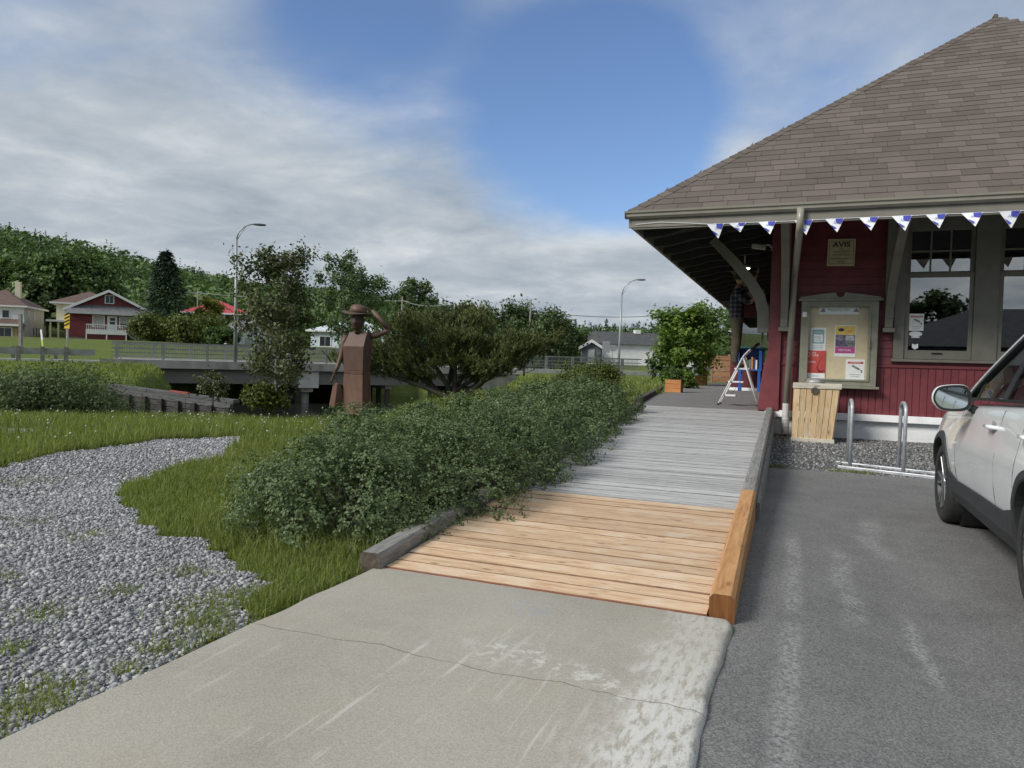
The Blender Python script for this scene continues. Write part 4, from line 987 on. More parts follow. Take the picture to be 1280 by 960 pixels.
def skinned(name, nodes, edges, m, parent, sub=2, root=0):
    me = bpy.data.meshes.new(name); me.from_pydata([n_[0] for n_ in nodes], edges, []); o = bpy.data.objects.new(name, me); COL.objects.link(o)
    sk = o.modifiers.new('skin', 'SKIN'); sk.use_smooth_shade = True
    for i_, n_ in enumerate(nodes):
        r_ = n_[1]; me.skin_vertices[0].data[i_].radius = r_ if hasattr(r_, '__len__') else (r_, r_)
        me.skin_vertices[0].data[i_].use_root = (i_ == root)
    sb = o.modifiers.new('sub', 'SUBSURF'); sb.levels = sub; sb.render_levels = sub
    dg = bpy.context.evaluated_depsgraph_get(); me2 = bpy.data.meshes.new_from_object(o.evaluated_get(dg)); me2.name = name
    bpy.data.objects.remove(o); me2.materials.clear()
    for mm in (m if isinstance(m, list) else [m]): me2.materials.append(mm)
    o = link(name, me2, parent); me2.polygons.foreach_set('use_smooth', [True]*len(me2.polygons))
    return o
pe = thing('person', 'person in dark plaid shirt and olive trousers standing up on the step ladder', 'person', (-1.22, 15.5, 1.27))
px0, py0, fz = -1.22, 15.5, 1.275
bn_ = lambda dx, dy, dz: (px0+dx, py0+dy, fz+dz)
nodes = [(bn_(-.02, 0, 1.02), (.19, .165)), (bn_(-.03, 0, 1.16), (.185, .16)), (bn_(-.04, 0, 1.36), (.195, .165)), (bn_(-.04, 0, 1.52), (.175, .14)), (bn_(-.03, 0, 1.62), .06), (bn_(-.01, 0, 1.70), .058),
         (bn_(-.02, -.105, .95), .125), (bn_(.0, -.115, .50), .098), (bn_(-.03, -.115, .28), .086), (bn_(-.02, -.12, .09), .062), (bn_(.06, -.12, .045), .042), (bn_(.16, -.12, .035), .036),
         (bn_(-.02, .105, .95), .125), (bn_(-.02, .115, .50), .098), (bn_(-.05, .115, .28), .086), (bn_(-.04, .12, .09), .062), (bn_(.04, .12, .045), .042), (bn_(.14, .12, .035), .036),
         (bn_(-.03, -.20, 1.52), .085), (bn_(.08, -.24, 1.38), .068), (bn_(.22, -.22, 1.30), .056), (bn_(.33, -.20, 1.40), .036), (bn_(.40, -.19, 1.47), .03),
         (bn_(-.03, .20, 1.53), .085), (bn_(.10, .25, 1.60), .068), (bn_(.20, .24, 1.70), .056), (bn_(.30, .22, 1.86), .036), (bn_(.33, .21, 1.93), .03)]
edges = [(0, 1), (1, 2), (2, 3), (3, 4), (4, 5), (0, 6), (6, 7), (7, 8), (8, 9), (9, 10), (10, 11), (0, 12), (12, 13), (13, 14), (14, 15), (15, 16), (16, 17), (3, 18), (18, 19), (19, 20), (20, 21), (21, 22), (3, 23), (23, 24), (24, 25), (25, 26), (26, 27)]
body = skinned('body', nodes, edges, [m_trous, m_shirt, m_skin, m_shoe], pe)
mi = []
for pl_ in body.data.polygons:
    c_ = pl_.center; dz = c_.z-fz
    far_arm = abs(c_.y-py0) > .15 and c_.x-px0 > .24 and dz > 1.2
    mi.append(3 if dz < .12 else 2 if (far_arm or dz > 1.63 and abs(c_.y-py0) < .14) else 1 if dz > 1.0 else 0)
body.data.polygons.foreach_set('material_index', mi)
def head(name, c, r, m, parent, face=0.0, hairm=None, prof=1.0):
    """a head with brow, nose, lips and chin; face = heading it looks to, radians from +X"""
    rings = []; nz, na_ = 18, 24
    for i_ in range(nz+1):
        t = i_/nz; zz_ = -1+2*t; base = math.sqrt(max(0, 1-zz_*zz_))**.8
        ring = []
        for k in range(na_):
            a = 2*math.pi*k/na_; ca, sa = math.cos(a), math.sin(a)
            rx, ry = .86*base, .70*base
            if zz_ < -.2: ry *= 1-.28*(-.2-zz_); rx *= 1-.10*(-.2-zz_)
            xx, yy = rx*ca, ry*sa
            fr = max(0, ca)**6
            if -.42 < zz_ < .12: xx += fr*.22*(math.exp(-(sa/.16)**2))*(.3+.7*max(0, 1-abs(zz_+.28)/.3))
            if .02 < zz_ < .26: xx -= .07*math.exp(-((abs(sa)-.34)/.15)**2)*max(0, ca)
            if -.66 < zz_ < -.46: xx += .05*math.exp(-(sa/.25)**2)*max(0, ca)
            if zz_ < -.7: xx += .07*math.exp(-(sa/.4)**2)*max(0, ca)
            p_ = Vector((xx, yy, zz_*1.12))*r
            ring.append(Vector(c)+Matrix.Rotation(face, 3, 'Z') @ p_)
        rings.append(ring)
    mb = MB(); mb.loft(rings); o = mb.build(name, m, parent, smooth=True)
    for sgn in (-1, 1):
        e_ = Vector(c)+Matrix.Rotation(face, 3, 'Z') @ (Vector((-.05, sgn*.70, -.02))*r)
        q = MB(); q.lathe([(.02*r, -.16*r), (.12*r, -.14*r), (.14*r, 0), (.10*r, .18*r), (.02*r, .22*r)], 8, e_); q.build('ear', m, o, smooth=True)
    return o
hd1 = head('head', bn_(.02, 0, 1.81), .108, m_skin, pe, face=rad(20))
q = MB(); rings = []
for t in np.linspace(.0, 1, 8):
    zz_ = -.25+1.35*t; b_ = math.sqrt(max(0.0, 1-(zz_/1.16)**2)); rings.append([Vector(bn_(.005, 0, 1.82))+Vector((.112*.9*b_*math.cos(a)-.012, .112*.76*b_*math.sin(a), .112*1.1*zz_)) for a in np.linspace(rad(62), rad(298), 18)])
q.loft(rings, closed=False, cap=False); q.build('hair', m_hair, pe, smooth=True)
for (wr, dirv) in ((bn_(.40, -.19, 1.47), Vector((.06, .01, .05))), (bn_(.33, .21, 1.93), Vector((.02, -.01, .08)))):
    wr = Vector(wr); dv = dirv.normalized(); sdv = dv.cross(Vector((0, 1, 0))).normalized(); up_ = Vector((0, 1, 0))
    nd = [(wr, .026), (wr+dv*.05, (.038, .018)), (wr+dv*.085, (.036, .015))]; ed = [(0, 1), (1, 2)]
    for k, L_ in enumerate((.062, .074, .07, .055)):
        b_ = wr+dv*.085+up_*(.027-.018*k); i0 = len(nd); nd += [(b_, .0095), (b_+dv*L_*.55+sdv*.012, .0088), (b_+dv*L_*.85+sdv*.035, .0075)]; ed += [(2, i0), (i0, i0+1), (i0+1, i0+2)]
    i0 = len(nd); nd += [(wr+dv*.03+up_*.035, .011), (wr+dv*.06+up_*.052+sdv*.02, .0095), (wr+dv*.085+up_*.055+sdv*.035, .008)]; ed += [(1, i0), (i0, i0+1), (i0+1, i0+2)]
    skinned('hand', nd, ed, m_skin, pe, 1)
# ================================================================== blue book box on legs
m_bluep = simple('bright blue paint', (.020, .095, .34), .45, .12, 8); m_teald = simple('dark teal paint', (.02, .10, .13), .5, .12, 8)
bs = thing('book_box', 'bright blue book exchange box on tall legs before the bay', 'book box', (-1.5, 25.9, PZ))
for (xx, yy) in ((-1.90, 25.65), (-1.28, 25.65), (-1.90, 26.1), (-1.28, 26.1)): MB().bb(xx-.045, xx+.045, yy-.045, yy+.045, PZ, 1.2).build('leg', m_bluep, bs)
mb = MB(); mb.bb(-1.98, -1.20, 25.6, 26.15, 1.2, 1.25); mb.bb(-1.98, -1.20, 26.1, 26.15, 1.25, 1.95); mb.bb(-1.98, -1.93, 25.6, 26.1, 1.25, 1.95); mb.bb(-1.30, -1.20, 25.6, 26.1, 1.25, 1.95); mb.build('case', m_bluep, bs, bevel=.006)
MB().bb(-2.06, -1.12, 25.5, 26.2, 1.952, 2.0).build('top', m_teald, bs, bevel=.008)
for k in range(8):
    hh = .30+.12*random.random(); cn_, cc_ = (('ochre', (.45, .33, .10)), ('brick red', (.35, .10, .07)), ('cream', (.60, .55, .44)), ('dark green', (.06, .15, .09)), ('slate grey', (.16, .18, .20)), ('orange', (.55, .22, .05)), ('navy', (.03, .05, .16)), ('white', (.72, .72, .70)))[k]; bk = tag(MB().bb(-1.90+.07*k, -1.90+.07*k+.055, 25.7, 25.95, 1.252, 1.252+hh).build('book', simple('book cover '+cn_, cc_, .6, .15, 10)), cn_+' book standing upright inside the blue book exchange box', 'book', 'books in the blue box')
# ================================================================== planters
m_plant = wood_mat('orange cedar planter', (.30, .115, .035), (.47, .205, .075), (.58, .30, .13), ax='x', orand=.10)
def planter(cx_, cy_, s_, h_, lb):
    pt = thing('planter', lb, 'planter', (cx_, cy_, PZ), 'cedar planters on the platform edge')
    nb = 3
    for k in range(nb):
        z0_, z1_ = PZ+h_*k/nb+.002, PZ+h_*(k+1)/nb-.004
        for a in ((-s_/2, s_/2, -s_/2, -s_/2+.025), (-s_/2, s_/2, s_/2-.025, s_/2), (-s_/2, -s_/2+.025, -s_/2+.026, s_/2-.026), (s_/2-.025, s_/2, -s_/2+.026, s_/2-.026)):
            MB().bb(cx_+a[0], cx_+a[1], cy_+a[2], cy_+a[3], z0_, z1_).build('board', m_plant, pt, bevel=.003)
    MB().bb(cx_-s_/2+.03, cx_+s_/2-.03, cy_-s_/2+.03, cy_+s_/2-.03, PZ+.02, PZ+h_-.05).build('soil', m_darktimber, pt)
    return pt
planter(-3.50, 22.0, .46, .38, 'orange cedar planter box nearest the ramp end of the platform')
planter(-4.02, 32.6, .46, .42, 'orange cedar planter box farther along by the wooden gate')
# ================================================================== wooden gate
m_gate = wood_mat('brown gate boards', (.16, .075, .035), (.27, .14, .07), (.36, .21, .12), ax='x', orand=.14, weather=((.36, .27, .20), .4))
gt = thing('wooden_gate', 'brown board gate and fence closing the end of the platform', 'gate', (-3, 37.2, PZ))
for xx in (-4.42, -4.10): MB().bb(xx-.06, xx+.06, 37.1, 37.22, PZ, 2.02).build('post', m_gate, gt)
for k in range(5): MB().bb(-4.03, -.6, 37.12, 37.16, PZ+.08+.265*k, PZ+.08+.265*k+.24).build('board', m_gate, gt)
for xx in (-3.3, -1.9): MB().bb(xx-.05, xx+.05, 37.165, 37.22, PZ, 1.95).build('post', m_gate, gt)
# ================================================================== steel statue
m_rust, n = start('rusted sheet steel'); p = coord(n, 'Object'); p2 = position(n)
a_ = n.noise(p2, 3.5, 6, .6); b_ = n.noise(n.mapping(p2, scale=(9, 9, 1.2)), 2.2, 5, .6); f_ = n.noise(p2, 60, 3)
k = n.math('ADD', n.math('MULTIPLY', a_, .5), n.math('ADD', n.math('MULTIPLY', b_, .35), n.math('MULTIPLY', f_, .15)))
n.set(n.b.inputs['Base Color'], n.ramp(k, [(.32, (.060, .029, .018)), (.5, (.112, .054, .033)), (.66, (.160, .082, .050)), (.8, (.21, .12, .08))]))
n.b.inputs['Roughness'].default_value = .62; n.b.inputs['Metallic'].default_value = .1; n.set(n.b.inputs['Normal'], n.bump(f_, .3, .003))
m_rustbod = simple('brown rusted bodice plate', (.085, .045, .032), .6, .22, 6, .3, 50, metal=.1)
m_rustdk = simple('dark brown rusted steel', (.070, .042, .032), .6, .3, 12, .3, 50, metal=.1)
m_rustarm = simple('brown rusted tube', (.115, .066, .046), .6, .25, 12, .3, 50, metal=.1)
stx, sty = -5.67, 8.48
sta = thing('statue', 'rusted sheet steel statue of a woman holding her hat and a handbag', 'statue', (stx, sty, .1))
SR = Matrix.Rotation(math.atan2(RH.y, RH.x)-rad(19), 3, 'Z')      # turned a little so its left flank shows
SF = Matrix.Rotation(math.atan2(RH.y, RH.x), 3, 'Z')
L = lambda x_, y_, z_: Vector((stx, sty, 0))+SR @ Vector((x_, y_, z_))
G_ = lambda x_, y_, z_: Vector((stx, sty, 0))+SF @ Vector((x_, y_, z_))
def box_loft(name, secs, m, bev=.004):
    rings = [[L(cx_-hw, cy_-hd, z_), L(cx_+hw, cy_-hd, z_), L(cx_+hw, cy_+hd, z_), L(cx_-hw, cy_+hd, z_)] for z_, hw, hd, cx_, cy_ in secs]
    return MB().loft(rings).build(name, m, sta, bevel=bev)
box_loft('bodice', [(1.075, .148, .10, .0, .0), (1.41, .162, .118, .0, .0), (1.61, .14, .055, .01, .05)], m_rustbod)
box_loft('waistband', [(1.028, .146, .098, .0, .0), (1.073, .150, .102, .0, .0)], m_rust)
box_loft('skirt', [(.48, .178, .135, .0, .0), (.80, .158, .112, .0, .0), (1.026, .148, .10, .0, .0)], m_rust)
q = MB(); q.tube([L(.0, .0, .04), L(0, 0, .5)], .035, 8); q.bb(stx-.12, stx+.12, sty-.12, sty+.12, .03, .10); q.build('stand', m_rustdk, sta)
q = MB(); q.tube([G_(.0, .0, 1.59), G_(.0, .0, 1.70)], .048, 10); q.build('neck', m_rustdk, sta, smooth=True)
hs = head('head', G_(-.01, -.01, 1.765), .128, m_rustdk, sta, face=math.atan2(-FH.y, -FH.x)-rad(6))
hat = MB(); brim = []
tilt = Matrix.Rotation(rad(7), 3, (FH.x, FH.y, 0))
for r_, z_ in ((.10, .012), (.20, .0), (.205, -.008), (.10, -.006)): brim.append([G_(-.012, -.01, 1.862)+tilt @ Vector((r_*1.08*math.cos(a), r_*.95*math.sin(a), z_+.02*math.cos(2*a)*(r_ > .15))) for a in np.linspace(0, 6.2832, 29)[:-1]])
hat.loft(brim+[brim[0]], cap=False); hat = hat.build('hat_brim', m_rustdk, sta, smooth=True)
q = MB(); rings = [[G_(-.004, -.005, 1.866)+tilt @ Vector((r_*1.1*math.cos(a), r_*math.sin(a), z_)) for a in np.linspace(0, 6.2832, 21)[:-1]] for r_, z_ in ((.112, 0), (.108, .05), (.098, .088), (.07, .112), (.02, .120))]
q.loft(rings); q.build('hat_crown', m_rustarm, hat, smooth=True)
# raised arm and hand on the hat
q = MB(); q.tube([G_(.135, .05, 1.545), G_(.25, .04, 1.575), G_(.40, .0, 1.635), G_(.425, -.005, 1.65)], [.042, .042, .036, .034], 10); q.tube([G_(.425, -.005, 1.645), G_(.31, -.01, 1.78), G_(.19, -.02, 1.915)], [.034, .032, .024], 10); q.build('arm', m_rustarm, sta, smooth=True)
def steel_hand(wr, dv, sdv, nm='hand'):
    wr = Vector(wr); dv = Vector(dv).normalized(); sdv = Vector(sdv).normalized(); dn = dv.cross(sdv).normalized()
    q = MB(); q.hexa([wr-sdv*.022-dn*.012, wr+sdv*.022-dn*.012, wr+sdv*.022+dn*.012, wr-sdv*.022+dn*.012, wr+dv*.07-sdv*.034-dn*.010, wr+dv*.07+sdv*.034-dn*.010, wr+dv*.07+sdv*.034+dn*.010, wr+dv*.07-sdv*.034+dn*.010])
    for k, L_ in enumerate((.05, .062, .058, .044)):
        b_ = wr+dv*.068+sdv*(.026-.0175*k); q.tube([b_, b_+dv*L_*.6+dn*.008, b_+dv*L_+dn*.026], [.0085, .008, .006], 6)
    q.tube([wr+dv*.02+sdv*.022, wr+dv*.045+sdv*.048, wr+dv*.075+sdv*.05+dn*.012], [.010, .009, .007], 6)
    return q.build(nm, m_rustdk, sta)
steel_hand(G_(.19, -.02, 1.915), RH*-.10+Vector((0, 0, .035)), FH)
q = MB(); q.tube([G_(-.165, .04, 1.555), G_(-.20, .03, 1.46), G_(-.225, .02, 1.28), G_(-.27, -.01, 1.12), G_(-.305, -.04, 1.03)], [.044, .042, .037, .03, .024], 10); q.build('arm', m_rustarm, sta, smooth=True)
steel_hand(G_(-.305, -.04, 1.03), RH*-.02+Vector((0, 0, -.09)), FH*-1)
# handbag hanging from the hand
q = MB(); q.tube([G_(-.295+.045*math.cos(t), -.045, .885+.085*math.sin(t)) for t in np.linspace(0, math.pi, 12)], .008, 6); hb = q.build('handbag_handle', m_rustdk, sta)
q = MB(); rings = [[G_(-.262, -.045, 0)+Matrix.Rotation(math.atan2(RH.y, RH.x)-rad(52), 3, 'Z') @ Vector((sx_*hw, sy_*hd, z_)) for sx_, sy_ in ((-1, -1), (1, -1), (1, 1), (-1, 1))] for z_, hw, hd in ((.575, .088, .068), (.60, .09, .07), (.885, .064, .03), (.905, .05, .012))]
q.loft(rings); q.build('handbag', m_rust, sta, bevel=.005)
# ================================================================== parked car (nose towards the station)
m_paint, n = start('pearl white car paint')
n.b.inputs['Base Color'].default_value = (.62, .64, .635, 1); n.b.inputs['Roughness'].default_value = .28; n.b.inputs['Coat Weight'].default_value = 1.0; n.b.inputs['Coat Roughness'].default_value = .03
dz_ = n.noise(position(n), 2.5, 4); n.set(n.b.inputs['Base Color'], n.ramp(dz_, [(.3, (.70, .735, .74)), (.7, (.80, .83, .835))]))
m_clad = simple('textured dark grey cladding', (.030, .031, .033), .6, .15, 30, .3, 220, dist=.002)
m_tyre = simple('tyre rubber', (.022, .022, .022), .85, .25, 30, .4, 90)
m_rim = simple('machined alloy', (.42, .43, .44), .3, .1, 12, metal=.9); m_rimdk = simple('dark rim barrel', (.03, .03, .032), .5, .1, 10, metal=.4)
m_cglass = glass('tinted car glass', (.42, .46, .45), .05); m_chrome = simple('chrome', (.75, .76, .77), .12, .03, 5, metal=1.0)
m_mirror = simple('mirror glass', (.55, .60, .63), .03, .02, 5, metal=1.0)
m_tail, n = start('red tail lamp'); n.b.inputs['Base Color'].default_value = (.35, .01, .015, 1); n.b.inputs['Roughness'].default_value = .15
m_headl, n = start('headlamp glass'); n.b.inputs['Base Color'].default_value = (.55, .57, .6, 1); n.b.inputs['Roughness'].default_value = .08; n.b.inputs['Metallic'].default_value = .5
CX, CY = 2.035, 7.08
car = thing('parked_car', 'pearl white compact SUV with dark lower cladding parked facing the station', 'car', (CX, CY-1.3, 0), local=True)
CB = lambda x_, y_, z_: Vector((x_, y_+1.3, z_))     # local: y from the front axle, x from the centreline
# lower body: stations along the length; (y, half width at sill, max, belt, z sill, z max, z belt, z centre)
ST = [(.93, .46, .55, .50, .34, .55, .74, .76), (.88, .62, .70, .64, .26, .55, .80, .835), (.74, .72, .81, .74, .23, .56, .865, .905), (.50, .765, .875, .80, .22, .60, .915, .965), (.20, .785, .905, .835, .22, .64, .955, 1.01),
      (-.15, .79, .905, .84, .22, .66, .985, 1.045), (-.50, .795, .905, .845, .22, .68, 1.01, 1.07), (-.85, .80, .900, .845, .22, .69, 1.03, 1.09), (-1.4, .805, .900, .845, .22, .70, 1.055, 1.10), (-2.0, .805, .903, .845, .22, .71, 1.075, 1.11),
      (-2.45, .80, .912, .84, .22, .73, 1.095, 1.12), (-2.9, .785, .905, .82, .23, .76, 1.115, 1.13), (-3.25, .755, .875, .785, .27, .78, 1.12, 1.13), (-3.45, .70, .81, .735, .33, .78, 1.11, 1.11), (-3.53, .60, .70, .65, .42, .76, 1.05, 1.05)]
rings = []
for (y_, ws, wm, wb, zs_, zm, zb_, zc) in ST:
    half = [(0, zs_-.02), (ws*.6, zs_-.02), (ws-.04, zs_-.012), (ws, zs_+.02), (ws+(wm-ws)*.55, zs_+(zm-zs_)*.30), (wm-.012, zs_+(zm-zs_)*.62), (wm, zm-.02), (wm-.002, zm+.04), (wm-.022, zm+(zb_-zm)*.45), (wb+.022, zb_-.075), (wb+.006, zb_-.022), (wb-.03, zb_+.004), (wb*.72, zb_+(zc-zb_)*.45), (wb*.4, zb_+(zc-zb_)*.85), (0, zc)]
    rings.append([CB(a, y_, b) for a, b in half]+[CB(-a, y_, b) for a, b in reversed(half[1:-1])])
mb = MB(); mb.loft(rings); me = mb.mesh('body', m_paint)
bmx = bmesh.new(); bmx.from_mesh(me); bmesh.ops.recalc_face_normals(bmx, faces=bmx.faces[:]); bmx.to_mesh(me); bmx.free()
tmp = bpy.data.objects.new('body_tmp', me); COL.objects.link(tmp)
sub = tmp.modifiers.new('s', 'SUBSURF'); sub.levels = 2; sub.render_levels = 2
cuts = []
for yw in (0.0, -2.64):
    q = MB(); q.lathe([(.385, -1.2), (.385, -.62)], 40, CB(0, yw, .345), Matrix.Rotation(rad(90), 3, 'Y')); q.lathe([(.385, .62), (.385, 1.2)], 40, CB(0, yw, .345), Matrix.Rotation(rad(90), 3, 'Y'))
    cme = q.mesh('cut', m_clad); b2 = bmesh.new(); b2.from_mesh(cme); bmesh.ops.recalc_face_normals(b2, faces=b2.faces[:]); b2.to_mesh(cme); b2.free()
    co_ = bpy.data.objects.new('cut', cme); COL.objects.link(co_); cuts.append(co_)
    bo = tmp.modifiers.new('b', 'BOOLEAN'); bo.object = co_; bo.operation = 'DIFFERENCE'; bo.solver = 'EXACT'
dg = bpy.context.evaluated_depsgraph_get(); me2 = bpy.data.meshes.new_from_object(tmp.evaluated_get(dg)); me2.name = 'body'
for o in [tmp]+cuts: bpy.data.objects.remove(o)
if len(me2.materials) < 2: me2.materials.append(m_clad)
body = link('body', me2, car)
nl = len(me2.polygons); smooth_ = []
for pl_ in me2.polygons: smooth_.append(True)
me2.polygons.foreach_set('use_smooth', smooth_)
try: me2.set_sharp_from_angle(angle=rad(35))
except Exception: pass
# door seams as thin dark grooves
def side_x(y_, z_):
    ys = [s_[0] for s_ in ST]
    for a, b in zip(ST[:-1], ST[1:]):
        if b[0] <= y_ <= a[0]:
            t = (a[0]-y_)/(a[0]-b[0]); q = [a[i_]+(b[i_]-a[i_])*t for i_ in range(8)]; break
    _, ws, wm, wb, zs_, zm, zb_, zc = q
    pts = [(zs_+.02, ws), (zs_+(zm-zs_)*.30, ws+(wm-ws)*.55), (zs_+(zm-zs_)*.62, wm-.012), (zm-.02, wm), (zm+.04, wm-.002), (zm+(zb_-zm)*.45, wm-.022), (zb_-.075, wb+.022), (zb_-.022, wb+.006)]
    return float(np.interp(z_, [p_[0] for p_ in pts], [p_[1] for p_ in pts]))
m_seam = simple('panel gap', (.02, .02, .02), .8, .1, 5)
for sgn in (-1, 1):
    for seam in ([(-.62, .36), (-.60, .55), (-.61, .8), (-.66, 1.0)], [(-1.80, .36), (-1.79, .6), (-1.80, .85), (-1.83, 1.04)], [(-2.25, .62), (-2.30, .85), (-2.33, 1.06)]):
        pts = []
        for (a, b), (c_, d_) in zip(seam[:-1], seam[1:]):
            for t in np.linspace(0, 1, 6)[:-1]: pts.append((a+(c_-a)*t, b+(d_-b)*t))
        pts.append(seam[-1]); mb = MB(); mb.tube([CB(sgn*(side_x(y_, z_)-.004), y_, z_) for y_, z_ in pts], .0042, 5); mb.build('door_seam', m_seam, body)
    # sill cladding and arch lips
    for (y0_, y1_) in ((-.40, -1.30), (-1.306, -2.22)):
        rings = []
        for y_ in np.linspace(y0_, y1_, 9):
            zt = .435-.015*math.sin((y_+.4)*1.2)+(.05*max(0, 1-abs(y_+.40)/.22) if y0_ > -1 else .05*max(0, 1-abs(y_+2.22)/.25)); zt_ = zt
            rings.append([CB(sgn*(side_x(y_, zt_)-.02), y_, zt_), CB(sgn*(side_x(y_, zt_)+.010), y_, zt_-.004), CB(sgn*(side_x(y_, .36)+.028), y_, .34), CB(sgn*(side_x(y_, .27)+.012), y_, .235), CB(sgn*.70, y_, .20), CB(sgn*.68, y_, .26)])
        mb = MB(); mb.loft(rings); mb.build('sill_cladding', m_clad, car, smooth=False)
    for yw in (0.0, -2.64):
        rings = []
        for a in np.linspace(rad(-14), rad(194), 30):
            r0, r1 = .372, .435
            c_, s_ = math.cos(a), math.sin(a)
            def pt(r_, dx_):
                y_, z_ = yw+r_*c_, .345+r_*s_; z_ = max(z_, .24); yy_ = min(max(y_, -3.5), .9); return CB(sgn*(side_x(yy_, max(z_, .30))+dx_), y_, z_)
            rings.append([pt(r0, -.10), pt(r0, .010), pt(r0+.01, .016), pt(r1-.008, .012), pt(r1, -.004), pt(r1, -.10)])
        mb = MB(); mb.loft(rings); mb.build('arch_trim', m_clad, car, smooth=False)
        # wheel well liner
        mb = MB(); mb.lathe([(.383, -.30), (.383, 0)], 28, CB(sgn*.76, yw, .345), Matrix.Rotation(rad(90)*sgn, 3, 'Y')); mb.build('wheel_liner', m_black, car, recalc=False)
# greenhouse
GH = [(-.56, .80, 1.065, .76, 1.09), (-.95, .825, 1.075, .675, 1.36), (-1.35, .835, 1.085, .60, 1.575), (-1.75, .835, 1.09, .595, 1.615), (-2.35, .83, 1.105, .59, 1.61), (-2.95, .805, 1.12, .575, 1.565), (-3.2, .78, 1.125, .57, 1.50), (-3.46, .70, 1.12, .62, 1.16)]
def gh(t_y):
    for a, b in zip(GH[:-1], GH[1:]):
        if b[0] <= t_y <= a[0]:
            t = (a[0]-t_y)/(a[0]-b[0]); return [a[i_]+(b[i_]-a[i_])*t for i_ in range(5)]
    return list(GH[0] if t_y > GH[0][0] else GH[-1])
def ghp(y_, f, sgn, out=0.0):
    _, w0, z0_, w1, z1_ = gh(y_); bul = .018*math.sin(f*math.pi)
    return CB(sgn*(w0+(w1-w0)*f+bul+out), y_, z0_+(z1_-z0_)*f)
rings = []
for (y_, w0, z0_, w1, z1_) in GH[1:-1]:
    half = [(w1+.004, z1_-.012), (w1-.03, z1_+.018), (w1*.6, z1_+.045), (0, z1_+.055)]
    rings.append([CB(a, y_, b) for a, b in half]+[CB(-a, y_, b) for a, b in reversed(half[:-1])]+[CB(-w1+.02, y_, z1_-.03), CB(w1-.02, y_, z1_-.03)])
mb = MB(); mb.loft(rings); roof_c = mb.build('roof', m_paint, car, smooth=True)
for sgn in (-1, 1):
    # A pillar
    rings = []
    for y_ in np.linspace(-.40, -1.42, 14):
        _, w0, z0_, w1, z1_ = gh(max(min(y_, -.56), -1.35)); t = (y_+.40)/(-1.42+.40)
        x_ = .79+(.60-.79)*t; z_ = 1.05+(1.585-1.05)*(t**.88); rings.append([CB(sgn*(x_+.03), y_-.03, z_-.012), CB(sgn*(x_+.012), y_+.01, z_+.03), CB(sgn*(x_-.035), y_+.015, z_+.035), CB(sgn*(x_-.04), y_-.02, z_-.005)])
    mb = MB(); mb.loft(rings); mb.build('a_pillar', m_paint, car, smooth=False, bevel=.006)
    rings = []
    for y_ in np.linspace(-.55, -1.46, 14):
        t = (y_+.55)/(-1.46+.55); x_ = .812+(.618-.812)*t; z_ = 1.055+(1.57-1.055)*(t**.88)
        rings.append([CB(sgn*(x_+.02), y_-.01, z_-.012), CB(sgn*(x_+.012), y_+.022, z_+.012), CB(sgn*(x_-.03), y_+.022, z_+.010), CB(sgn*(x_-.03), y_-.02, z_-.016)])
    mb = MB(); mb.loft(rings); mb.build('window_trim', m_black, car)
    # side glass and uprights
    for (ya, yb) in ((-.62, -.86), (-.90, -1.64), (-1.74, -2.45), (-2.55, -2.98)):
        N1, N2 = 6, 6; vs = []
        for i_ in range(N1+1):
            for j_ in range(N2+1):
                y_ = ya+(yb-ya)*i_/N1; top = .96
                p_ = ghp(y_, .02+(top-.02)*j_/N2, sgn, -.004)
                zl = 1.055+(1.57-1.055)*(max(0, min(1, (y_+.55)/(-.91)))**.88)-.01
                p_.z = min(p_.z, max(zl, 1.06+.0*j_)) if y_ > -1.5 else p_.z
                vs.append(p_)
        mb = MB(); mb.add(vs, [(i_*(N2+1)+j_, (i_+1)*(N2+1)+j_, (i_+1)*(N2+1)+j_+1, i_*(N2+1)+j_+1) for i_ in range(N1) for j_ in range(N2)]); mb.build('side_window', m_cglass, car, smooth=True, recalc=False)
    for (ya, yb, m_) in ((-.86, -.90, m_black), (-1.64, -1.74, m_black), (-2.45, -2.55, m_black), (-2.98, -3.2, m_paint)):
        rings = [[ghp(ya, f, sgn, .002), ghp(yb, f, sgn, .002), ghp(yb, f, sgn, -.03), ghp(ya, f, sgn, -.03)] for f in np.linspace(0, .98, 7)]
        if ya > -1: rings = rings[:4]
        mb = MB(); mb.loft(rings); mb.build('upright', m_, car)
    rings = [[ghp(y_, .0, sgn, .006)+Vector((0, 0, -.004)), ghp(y_, .0, sgn, .010)+Vector((0, 0, .016)), ghp(y_, .0, sgn, -.03)+Vector((0, 0, .018)), ghp(y_, .0, sgn, -.03)+Vector((0, 0, -.004))] for y_ in np.linspace(-.56, -3.1, 14)]
    mb = MB(); mb.loft(rings); mb.build('belt_moulding', m_black, car)
    rings = [[ghp(y_, .97, sgn, .008), ghp(y_, 1.03, sgn, .004), ghp(y_, 1.03, sgn, -.03), ghp(y_, .97, sgn, -.02)] for y_ in np.linspace(-1.35, -3.15, 12)]
    mb = MB(); mb.loft(rings); mb.build('roof_edge', m_paint, car)
